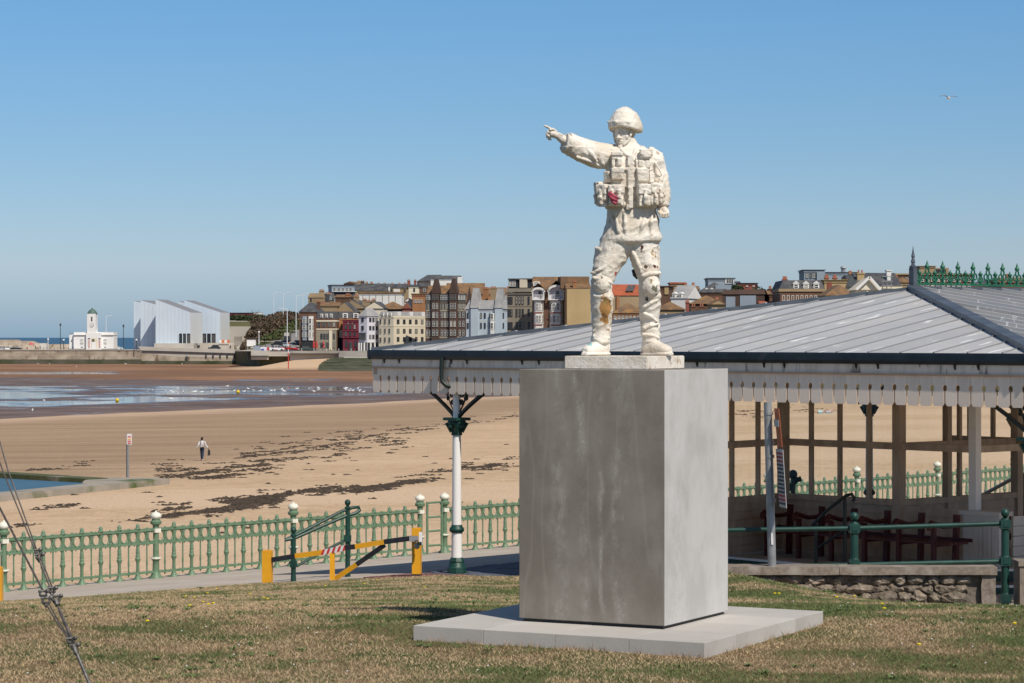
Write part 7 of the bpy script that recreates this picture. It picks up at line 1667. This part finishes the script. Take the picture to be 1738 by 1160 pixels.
# red and white road barrier, kiosk, sign boards
rb_ = thing('road_barrier', 'row of red and white road barriers across the bend', 'barrier', onroad(459, 884))
for i in range(7): MB().box(-3.2 + i * .95, -2.3 + i * .95, -.2, .2, 0, 1.0).build('barrier_block', M['tape_red'] if i % 3 else M['tape_white'], rb_)
rb2 = thing('road_barrier', 'single red barrier right of the dark grey car', 'barrier', onroad(479, 885)); MB().box(-.7, .7, -.2, .2, 0, 1.0).box(-.9, .9, -.3, .3, -.02, .1).build('barrier_block', M['tape_red'], rb2)
rb3 = thing('road_barrier', 'orange and white barrier by the corner of the gallery', 'barrier', Vector((W(381, 0, 972).x, 972, W(0, 582.3, 972).z)))
for i in range(4): MB().box(-2 + i * 1.0, -1.05 + i * 1.0, -.2, .2, 0, 1.1).build('barrier_block', M['sign_orange'] if i % 2 else M['tape_white'], rb3)
k1 = thing('kiosk', 'pale white box kiosk on the green verge', 'kiosk', gp(426, 905, 0)); z_ = W(0, 577, 905).z - k1.location.z; MB().box(-1.5, 1.6, 0, 2, z_ - 2.3, z_).build('wall', M['stucco'], k1); MB().box(-1.6, 1.7, -.1, 2.1, z_, z_ + .12).build('roof', M['gallery_roof'], k1); MB().box(-1.3, -1.0, .2, 1.8, -3, z_ - 2.3).build('post', M['steel'], k1)
k2 = thing('bus_shelter', 'low grey glazed bus shelter with a blue panel by the sea wall', 'bus shelter', Vector((W(430, 0, 860).x, 860, Z(-4.7)))); MB().box(0, 2.2, 0, 2, 0, 1.9).build('glass_box', WALL['grey'], k2); MB().box(2.3, 4.4, .2, 1.8, 0, 1.5).build('side_box', WALL['lilac'], k2); MB().box(2.6, 3.6, -.05, .18, 0, .8).build('blue_panel', mat('blue_panel', (.03, .08, .3), None, .5), k2); MB().box(-.1, 4.6, -.1, 2.1, 1.9, 2.0).build('roof', M['gallery_roof'], k2)
# parasols and blinds outside the hotel
for i, (px, c_) in enumerate([(532.5, 'red'), (537.5, 'striped red'), (549, 'bright red'), (545, 'dark')]):
    t = thing('parasol', ['closed red parasol, leftmost outside the hotel', 'closed red and white parasol, second outside the hotel', 'closed bright red parasol in front of the hotel pilaster', 'small open dark parasol between the red ones'][i], 'parasol', gp(px, 861, .1))
    MB().tube([(0, 0, 0), (0, 0, 3.6)], .06, 6).build('pole', M['steel'], t); MB().lathe([(1.2, .35), (2.6, .30), (3.6, .05)] if i < 3 else [(2.3, 1.2), (2.8, .05)], 8).build('canopy', M['tape_red'] if i < 3 else M['frame_dark'], t)
t = thing('parasol', 'open red parasol among the people on the harbour arm', 'parasol', onquay(53, 966)); MB().tube([(0, 0, 0), (0, 0, 2.9)], .06, 6).build('pole', M['steel'], t); MB().lathe([(2.0, .9), (2.5, .8), (3.0, .1)], 10).build('canopy', mat('parasol_pink', (.6, .12, .12), None, .6), t)
# ------------------------------------------------------------------ lamp posts
def lamp(label, px, Y, ytop, ybot, arm=0, mt='lamp_white', head=True, globe=False):
    c = W(px, ybot, Y); h = W(px, ytop, Y).z - c.z; t = thing('street_lamp', label, 'street lamp', c)
    MB().tube([(0, 0, 0), (0, 0, h)], [.17, .11], 8).build('pole', M[mt], t)
    if arm: MB().tube([(0, 0, h - .3), (arm * .5, 0, h), (arm, 0, h + .05)], .08, 6).build('arm', M[mt], t); MB().ell((arm * 1.2, 0, h + .02), (.75, .25, .14), None, 8).build('lamp_head', M[mt], t)
    elif globe: MB().ell((0, 0, h), (.38, .38, .38), None, 10).build('lamp_globe', M['stucco'], t)
    elif head: MB().lathe([(h, .12), (h + .2, .3), (h + .9, .35), (h + 1.1, .1)], 6).build('lamp_head', M[mt], t)
M['lamp_white'] = mat('lamp_white', (.66, .68, .70), None, .5); M['lamp_dark'] = mat('lamp_dark', (.05, .06, .07), None, .5)
lamp('tall pale lamp post with right pointing arm, leftmost above the shrubs', 464.5, 980, 497, 540, 2.0); lamp('tall pale lamp post without visible arm, second above the shrubs', 480.5, 985, 498, 538, 2.3, head=False); lamp('tall pale lamp post in front of the dark corner house', 502.5, 905, 502, 572, 2.2); lamp('tall thin pale lamp post nearest the town roofs', 514, 985, 499, 530, 1.6); lamp('lamp post with arm to the left standing before the parked vehicles', 487.5, 868, 524, 588, -2.2)
lamp('pale lamp post beside the kiosk with small globe', 439.5, 880, 564, 585, globe=True); lamp('red and white pole lamp on the sand under the sea wall', 489.5, 835, 584, 625, mt='lamp_red', globe=False, head=False) if False else None
lamp('dark lamp post left of the white harbour house', 102.5, 985, 554, 593, mt='lamp_dark'); lamp('dark lamp post between harbour house and gallery', 209.5, 985, 556, 594, mt='lamp_dark'); lamp('tall white lamp behind the harbour house', 180, 1005, 536.5, 593, 1.6); lamp('white globe lamp left of the harbour house', 108, 966, 577.5, 594, mt='lamp_dark', globe=True); lamp('globe lamp on a dark post before the gallery', 231.5, 960, 577.5, 594, mt='lamp_dark', globe=True); lamp('short pale post with small top on the harbour arm', 81.5, 965, 579, 594, mt='lamp_white', globe=False)
t = thing('marker_pole', 'tall red and white marker pole standing in the sand below the sea wall', 'pole', hit(489.5, 626)); c = t.location; h_ = W(0, 583, c.y).z - c.z
for k in range(8): MB().lathe([(h_ * k / 8, .16), (h_ * (k + 1) / 8, .16)], 8).build('band', M['tape_red'] if k % 2 == 0 or k < 4 else M['tape_white'], t)
MB().ell((0, 0, h_), (.25, .25, .3), None, 8).build('top', M['sign_orange'], t)
# small clutter of the seafront: café fronts, posts
for i, px in enumerate(range(512, 640, 7)):
    o = MB().tube([(0, 0, 0), (0, 0, 1.1)], .08, 6).build('bollard', M['lamp_white'] if i % 3 == 0 else M['lamp_dark'], None, loc=gp(px, 852, .0)); tag(o, 'small bollard on the kerb of the seafront road', 'bollard', 'bollards along the seafront kerb')
# ------------------------------------------------------------------ tidal pool
TP = thing('tidal_pool', 'corner of a tidal pool with weedy concrete rim and blue water on the sand', 'pool', (0, 0, 0))
pc0, pc1, pc2 = hit(244, 822), hit(-60, 853), hit(-60, 813)
def rim(a, b_, wd, h_, nm, mt):
    a = Vector(a); b_ = Vector(b_); d = (b_ - a); L_ = Vector((d.x, d.y, 0)).length; n = max(2, int(L_ / 6)); dn = Vector((d.x, d.y, 0)).normalized(); s_ = Vector((-dn.y, dn.x, 0)) * wd
    zt_ = max(a.z, b_.z) + h_
    for i in range(n):
        p, q_ = a.lerp(b_, i / n), a.lerp(b_, (i + 1) / n); p.z = q_.z = zt_ - 2.5; g_s = dn * .02
        MB().prism([p + g_s, q_ - g_s, q_ + s_ - g_s, p + s_ + g_s], (0, 0, 2.5)).build(nm, mt, TP)
    return zt_
M['pool_rim'] = mat('pool_rim', (.36, .31, .25), (.27, .24, .19), .9, .8, c3=(.07, .10, .02), s3=.35, lo3=.55, hi3=.66, st3=(1, 1, 1.5))
M['pool_rim_weedy'] = mat('pool_rim_weedy', (.10, .11, .045), (.05, .065, .02), .9, 1.2, c3=(.25, .22, .17), s3=.8)
z1 = rim(pc1, pc0, -1.7, .35, 'rim_block', M['pool_rim'])
z2 = rim(hit(150, 822), pc2, -1.4, .3, 'rim_block', M['pool_rim_weedy'])
MB().prism([(hit(244, 822) + Vector((0, 0, -2))), (hit(244, 822) + Vector((.6, 2.2, -2))), hit(150, 818) + Vector((0, 0, -2)), hit(140, 826) + Vector((0, 0, -2))], (0, 0, 2.25)).build('rim_block', M['pool_rim'], TP)
M['pool_water'] = mat('pool_water', (.015, .05, .065), (.03, .075, .08), .3, .5, bump=.8, bscale=2, bdist=.05)
a, b_, c = hit(165, 826), hit(-60, 849), hit(-60, 818)
MB().add([(a.x, a.y, pc1.z + .12), (b_.x, b_.y, pc1.z + .12), (c.x, c.y, pc1.z + .12)], [(0, 1, 2)]).build('water', M['pool_water'], TP)
t = thing('beach_sign', 'white notice board with red and yellow panels on a tall steel post by the pool', 'sign', hit(217, 817)); c = t.location; h_ = W(0, 736, c.y).z - c.z
MB().box(-.09, -.03, -.04, .04, 0, h_).build('post', M['lamp_dark'], t); MB().box(-.03, .06, -.035, .035, 0, h_ - .45).build('post_face', M['steel'], t); MB().box(-.06, .24, -.08, -.05, h_ - .66, h_ - .02).build('board', M['sign_white'], t)
for z_, mt in ((.16, M['ink_red']), (.30, M['yellow']), (.42, M['ink_red']), (.54, M['ink_red'])): MB().box(0, .19, -.09, -.08, h_ - z_ - .07, h_ - z_).build('panel', mt, t)
# buoys
M['buoy'] = mat('buoy_yellow', (.75, .5, .02), None, .5)
for px, py, lab in ((199, 682, 'yellow buoy lying on the wet sand, left one'), (404, 668, 'yellow buoy among the gulls on the water, right one')):
    p = hit(px, py); r_ = 3.2 / F * p.y; o = MB().ell((0, 0, r_ * .8), (r_, r_, r_ * .95), None, 12).tube([(0, 0, r_ * 1.6), (0, 0, r_ * 2)], r_ * .15, 6).build('buoy', M['buoy'], None, True, p); tag(o, lab, 'buoy')
# ------------------------------------------------------------------ gulls on the wet sand
M['gull'] = mat('gull_white', (.75, .75, .74), None, .7); M['gull_grey'] = mat('gull_grey', (.32, .34, .37), None, .7); M['gull_dark'] = mat('gull_dark', (.03, .03, .04), None, .7)
gb = MB(); gb.ell((0, 0, .26), (.26, .11, .12), None, 10); gb.ell((.24, 0, .42), (.075, .06, .065), None, 8); gb.tube([(.18, 0, .30), (.23, 0, .40)], [.07, .05], 6); gb.tube([(-.2, 0, .27), (-.42, 0, .29)], [.06, .015], 5); gb.tube([(.29, 0, .42), (.38, 0, .40)], [.02, .006], 4)
gb.tube([(0, .04, 0), (0, .04, .2)], .012, 4); gb.tube([(0, -.04, 0), (0, -.04, .2)], .012, 4); gm1 = gb.mesh('seagull', M['gull'], True)
rs = random.Random(9)
spots = [(386, 658), (250, 668), (275, 671), (290, 680), (75, 683), (55, 700), (300, 668), (302, 662), (610, 667), (617, 668), (728, 670)]
for i in range(26): px = 250 + rs.random() * 390; spots.append((px, 667 - (px - 330) * .010 + rs.gauss(0, 1.4)))
for i in range(14): px = 60 + rs.random() * 260; spots.append((px, 617 + rs.gauss(0, 2)))
for i in range(10): px = 400 + rs.random() * 240; spots.append((px, 663 - (px - 400) * .008 + rs.gauss(0, 1.2)))
for i, (px, py) in enumerate(spots):
    if px > 640: continue
    o = place('seagull', gm1, None, hit(px, py), rs.random() * 6.28); o.scale = (1.05,) * 3; tag(o, 'white gull on the brown sand under the far harbour wall' if py < 630 else 'white gull standing in the bright shallow water' if py < 672 else 'white gull on the muddy sand before the bright water', 'gull', 'gulls by the harbour wall foot' if py < 630 else 'gulls in the shallow water' if py < 672 else 'gulls on the mud')
# flying gull
FG = thing('flying_seagull', 'white gull with black wing tips flying in the blue sky at the right', 'gull', W(1610, 167, 150))
MB().ell((0, 0, 0), (.09, .22, .085), None, 12).ell((0, -.24, .01), (.05, .06, .05), None, 8).tube([(0, -.29, 0), (0, -.35, -.01)], [.018, .005], 5).tube([(0, .18, .01), (0, .34, .01)], [(.03, .06), (.01, .07)], 6).build('body', M['gull'], FG, True)
for s_, pts in ((-1, [(0, .02), (.12, .12), (.24, .16), (.42, .14)]), (1, [(0, .02), (.12, .10), (.25, .13), (.42, .10)])):
    wv = [(s_ * x, 0.0, z) for x, z in pts]; ch = [.10, .12, .10, .06]
    b = MB(); vs = []
    for (x, y, z), c_ in zip(wv, ch): vs += [(x, y - c_, z), (x, y + c_, z - .01), (x, y, z + .018)]
    fs = [(i * 3 + k, i * 3 + 3 + k, i * 3 + 3 + (k + 1) % 3, i * 3 + (k + 1) % 3) for i in range(3) for k in range(3)] + [(0, 1, 2), (9, 11, 10)]
    o = b.add(vs, fs).build('wing', M['gull_grey'], FG, True)
    x, z = pts[-1]; MB().add([(s_ * x, -.06, z), (s_ * x, .06, z - .01), (s_ * x, 0, z + .018), (s_ * (x + .13), .03, z - .05)], [(0, 1, 2), (0, 3, 1), (1, 3, 2), (2, 3, 0)]).build('wing_tip', M['gull_dark'], o)
# ------------------------------------------------------------------ people
CM = {}
def cmat(c): 
    if c not in CM: CM[c] = mat('cloth', c, tuple(x * .7 for x in c), .8, 8)
    return CM[c]
SKIN = mat('skin', (.42, .25, .18), None, .6)
def person(label, p, hgt_=1.68, rz_=0, top=(.7, .7, .7), legs=(.03, .05, .1), hair=(.03, .02, .015), stride=.16, arms=.12, sleeve=True, bag=None):
    k = hgt_ / 1.7; t = thing('person', label, 'person', p, rz_); V3 = lambda *a: Vector(a) * k
    s_ = stride; b = MB()
    b.tube([V3(0, 0, 1.44), V3(0, 0, 1.52)], .05 * k, 10); b.ell(V3(0, -.01, 1.60), (.075 * k, .09 * k, .115 * k), None, 14)
    b.tube([V3(0, 0, .92), V3(0, 0, 1.2), V3(0, 0, 1.44)], [(.13 * k, .09 * k), (.13 * k, .09 * k), (.15 * k, .08 * k)], 12)
    ap = {}
    for q_ in (-1, 1):
        hp = V3(.09 * q_, 0, .93); kn = V3(.09 * q_, -.5 * s_ * q_ - .03, .50); an = V3(.085 * q_, -s_ * q_ + .05 * (q_ < 0), .08); b.tube([hp, kn, an], [.075 * k, .05 * k, .035 * k], 10); b.tube([an + V3(0, .05, -.04), an + V3(0, -.14, -.055)], [.045 * k, .035 * k], 8)
        sh_ = V3(.18 * q_, 0, 1.40); el = V3(.25 * q_, .06 * q_ * 1, 1.15); wr = V3((.24 + arms * .5) * q_, -.04 + .08 * q_, .90); b.tube([sh_, el, wr], [.045 * k, .036 * k, .026 * k], 8); b.ell(wr + V3(0, 0, -.06), (.025 * k, .035 * k, .06 * k), None, 8); ap[q_] = (sh_, el, wr, hp, kn, an)
        for f_ in range(4): b.tube([wr + V3(0, -.025 + .017 * f_, -.08), wr + V3(-.01 * q_, -.025 + .017 * f_, -.14)], .009 * k, 5)
    me_b = b
    o = sculpt('body', me_b, t, .016 * k, 1, mt=SKIN)
    b = MB(); b.tube([V3(0, 0, .90), V3(0, 0, 1.05), V3(0, 0, 1.28), V3(0, 0, 1.43), V3(0, 0, 1.47)], [(.165 * k, .12 * k), (.15 * k, .11 * k), (.175 * k, .12 * k), (.17 * k, .10 * k), (.07 * k, .06 * k)], 14)
    if sleeve:
        for q_ in (-1, 1): b.tube([ap[q_][0], ap[q_][1], ap[q_][1].lerp(ap[q_][2], .85)], [.062 * k, .056 * k, .05 * k], 10)
    sculpt('shirt', b, t, .016 * k, 1, .006, (9, 9, 12), mt=cmat(top))
    b = MB(); b.tube([V3(0, 0, .82), V3(0, 0, .95)], [(.16 * k, .12 * k), (.15 * k, .11 * k)], 12)
    for q_ in (-1, 1): b.tube([ap[q_][3], ap[q_][4], ap[q_][5] + V3(0, 0, .05)], [.09 * k, .065 * k, .052 * k], 10)
    sculpt('trousers', b, t, .016 * k, 1, .004, (9, 9, 14), mt=cmat(legs))
    MB().ell(V3(0, .025, 1.635), (.088 * k, .10 * k, .10 * k), None, 14).ell(V3(0, .055, 1.54), (.085 * k, .065 * k, .12 * k), None, 12).build('hair', cmat(hair), t, True)
    for q_ in (-1, 1): an = ap[q_][5]; MB().ell(an + V3(0, -.05, -.045), (.045 * k, .12 * k, .04 * k), None, 10).build('shoe', cmat((.7, .68, .64)), t, True)
    if bag:
        wr = ap[1][2]; MB().box(-.07 * k, .07 * k, -.16 * k, .16 * k, -.46 * k, -.12 * k, 0, Matrix.Translation(wr + V3(.02, 0, 0))).tube([wr + V3(.02, -.10, -.12), wr + V3(.02, -.04, -.05), wr + V3(.02, .04, -.05), wr + V3(.02, .10, -.12)], .012 * k, 5).build('carrier_bag', cmat((.03, .028, .02)), None, loc=p, rz=rz_)
        o2 = bpy.data.objects[-1] if False else None
    return t, ap, k
t, ap, k = person('person in a white blouse and blue jeans walking away across the sand with bags', hit(343, 782), 1.62, R(172), (.72, .70, .70), (.03, .055, .11), (.025, .012, .01), .14, .35)
wr = ap[-1][2]; c = t.location; Rm = Matrix.Rotation(R(172), 4, 'Z')
o = MB().prism([wr + Vector(v) for v in [(-.02, -.17, -.50), (-.02, .17, -.50), (-.02, .13, -.14), (-.02, -.13, -.14)]], (-.10, 0, 0)).tube([wr + Vector(v) for v in [(-.06, -.09, -.15), (-.04, -.03, -.04), (-.04, .03, -.04), (-.06, .09, -.15)]], .014, 5).build('carrier_bag', cmat((.03, .028, .02)), None, loc=c, rz=R(172)); tag(o, 'dark bag hanging from the hand of the walking person', 'bag')
o = MB().tube([Vector((-.16, .17, .93)), Vector((-.06, .19, .87)), Vector((.05, .17, .90))], [.05, .09, .05], 8).tube([Vector((-.14, .14, .95)), Vector((0, .135, 1.2)), Vector((.12, .06, 1.43))], .014, 5).build('shoulder_bag', cmat((.02, .02, .02)), None, loc=c, rz=R(172)); tag(o, 'small black shoulder bag worn across the back of the walking person', 'bag')
far = [('dark clothed person on the sand, leftmost by the slipway', 449.5, 611, (.4, .12, .05)), ('person in brown on the sand slope, second from the slipway', 464, 611, (.25, .14, .08)), ('person in dark coat in the middle of the sand slope', 472.5, 610.5, (.03, .03, .035)), ('slim person right of the dark coated one on the sand slope', 480.5, 610.5, (.06, .05, .05)), ('person leaning by the sea wall railing', 530.5, 606, (.04, .05, .07))]
proto = None
for i, (lab, px, py, c_) in enumerate(far):
    t_, _, _ = person(lab, hit(px, py, y0=700), 1.75, R(40 * i), c_, (.03, .03, .04), sleeve=True)
for lab, px, Y, z_, c_ in (('person standing right of the gallery near the lift block', 398.5, 966, W(0, 594, 966).z, (.03, .04, .05)), ('person standing left of the lift block', 391, 966, W(0, 594, 966).z, (.05, .05, .06)), ('person at the foot of the terrace steps', 337.5, 950 + 5, W(0, 593, 955).z, (.04, .05, .06)), ('person in black beside the pale block on the harbour arm', 60, 966, qz, (.02, .02, .03)), ('person in purple beside the pale block on the harbour arm', 68, 966, qz, (.08, .03, .10)), ('person in red shirt sitting under the red parasol', 46, 966, qz - .4, (.3, .08, .06)), ('person at the kerb by the shrubs', 450.5, 893, gp(450.5, 893).z + .1, (.02, .02, .02)), ('person crossing beside the lamp post near the houses', 490, 885, gp(490, 885).z + .2, (.02, .02, .02))):
    person(lab, Vector((W(px, 0, Y).x, Y, z_)), 1.75, R(px * 7), c_, (.02, .02, .03))
# sunbathers seen through the shelter
p = hit(1403, 702); TW2 = MB().box(-1.0, 1.0, -.5, .5, 0, .03).build('beach_towel', cmat((.45, .62, .62)), None, loc=p); tag(TW2, 'pale turquoise towel under the sunbathers seen through the shelter windows', 'towel')
for i, (dx, c_, lab) in enumerate(((-.35, (.5, .65, .65), 'sunbather lying on the towel, head to the left'), (.55, (.6, .5, .5), 'sunbather lying on the towel with raised knees, on the right'))):
    t = thing('person', lab, 'person', p + Vector((dx, .1 * i, .05))); b = MB(); b.tube([(-.75, 0, .1), (-.35, 0, .12), (0, 0, .12)], [.12, .16, .14], 10); b.ell((-.92, 0, .14), (.11, .09, .1)); b.tube([(0, 0, .12), (.4, 0, .42), (.75, 0, .08)], [.10, .07, .05], 8); b.tube([(-.65, .1, .12), (-.3, .25, .08), (-.05, .28, .06)], [.05, .04, .03], 8)
    sculpt('body', b, t, .025, 1, mt=SKIN); b = MB(); b.tube([(-.62, 0, .12), (-.1, 0, .14)], [.18, .17], 10); b.build('shirt', cmat(c_), t, True)

# ------------------------------------------------------------------ dandelions and dry tufts
M['dandelion'] = mat('dandelion_yellow', (.75, .55, .01), None, .6); M['daisy'] = mat('daisy_white', (.75, .75, .7), None, .6); M['stalk'] = mat('stalk_green', (.07, .11, .03), None, .7)
dh = MB().lathe([(.018, .002), (.024, .018), (.030, .020), (.036, .010)], 8).mesh('dandelion', M['dandelion'], True)
def lawn_hit(px, py): return hit(px, py, z_lawn, 13, 46)
rs = random.Random(11)
for i, (px, py) in enumerate([(424, 1012), (368, 1003), (352, 1010), (345, 1026), (354, 1031), (362, 1029), (322, 1033), (330, 1018), (448, 1019), (454, 1021), (552, 998), (618, 994), (315, 1016), (1315, 1012), (1322, 1012), (1420, 1018), (1450, 1016), (1501, 1038), (1722, 1064), (1497, 1030), (1280, 1040), (720, 1000), (640, 988), (1560, 1100), (250, 1060)]):
    p = lawn_hit(px, py); o = place('dandelion', dh, None, p + Vector((0, 0, .004)), rs.random() * 6); o.scale = (.85,) * 3; tag(o, 'small yellow dandelion flower in the short grass', 'flower', 'dandelions in the lawn')
b = MB()
for _ in range(75):
    px = rs.choice([rs.uniform(1230, 1738), rs.uniform(0, 900)]); py = rs.uniform(1000, 1150); p = lawn_hit(px, py)
    if abs(p.x - SLABC[0]) < 1.9 and abs(p.y - SLABC[1]) < 1.9: continue
    b.lathe([(.012, .003), (.018, .007), (.022, .003)], 5, p)
o = b.build('daisies', M['daisy']); tag(o, 'tiny white daisies sprinkled through the turf', None, None, 'stuff')
# dry stems standing along the foot of the slab
b = MB(); ca, sa = math.cos(A27), math.sin(A27)
def edgep(k, t):
    lx, ly = ((-1.18 + 2.36 * t, -1.20) if k == 0 else (1.20, -1.18 + 2.36 * t)); return Vector((SLABC[0] + lx * ca - ly * sa, SLABC[1] + lx * sa + ly * ca, 0))
for _ in range(900):
    k = rs.choice((0, 0, 1)); t = rs.random()
    if noise.noise(Vector((t * 9, k * 5, 2))) < -.05: continue
    p = edgep(k, t) + Vector((rs.gauss(0, .02), -abs(rs.gauss(0, .03)), 0)); p.z = E + z_lawn(p.x, p.y); h = rs.uniform(.02, .055) * (1.7 if rs.random() < .05 else 1)
    a = rs.random() * 6.28; d = Vector((math.cos(a), math.sin(a), 0)) * h * rs.uniform(.2, 1.1); w_ = Vector((-math.sin(a), math.cos(a), 0)) * .0022
    b.add([p - w_, p + w_, p + d + Vector((0, 0, h))], [(0, 1, 2)])
me = bpy.data.meshes.new('dry_stems'); me.from_pydata(b.v, [], b.f); me.materials.append(mat('dry_stem', (.40, .27, .15), (.28, .18, .10), .8, 30)); o = place('dry_stems', me); tag(o, 'ragged dry stems along the foot of the pale slab', None, None, 'stuff')

# taller clumps: broad green rosettes and stray stalks that break up the turf
V = []; Fc = []; rs = random.Random(21)
for _ in range(900):
    y = 14.6 * (44 / 14.6) ** rs.random(); x = (rs.random() - .5) * 2 * (y * .22 + .4)
    if y > lawn_y(x) - .3: continue
    dx, dy = x - SLABC[0], y - SLABC[1]
    if abs(dx * ca - dy * sa) < 1.25 and abs(dx * sa + dy * ca) < 1.25: continue
    if noise.noise(Vector((x * .5, y * .5, 5.5))) < -.1: continue
    z = E + z_lawn(x, y); k = rs.choice((5, 7, 9)); r0 = rs.uniform(.03, .075)
    for j in range(k):
        a = 6.283 * j / k + rs.uniform(-.3, .3); d = Vector((math.cos(a), math.sin(a), 0)); s_ = Vector((-d.y, d.x, 0)) * rs.uniform(.006, .011); r = r0 * rs.uniform(.7, 1.3); c = Vector((x, y, z)); b0 = len(V)
        V += [c - s_ * .4, c + s_ * .4, c + d * r * .6 + s_ + Vector((0, 0, r * .42)), c + d * r * .6 - s_ + Vector((0, 0, r * .42)), c + d * r + Vector((0, 0, r * .30))]
        Fc += [(b0, b0 + 1, b0 + 2, b0 + 3), (b0 + 3, b0 + 2, b0 + 4)]
me = bpy.data.meshes.new('weeds'); me.from_pydata([tuple(v) for v in V], [], Fc); me.materials.append(mat('weed_leaf', (.075, .12, .03), (.12, .16, .05), .6, 3)); o = place('weeds', me); tag(o, 'low leafy weed rosettes dotted through the turf', None, None, 'stuff')
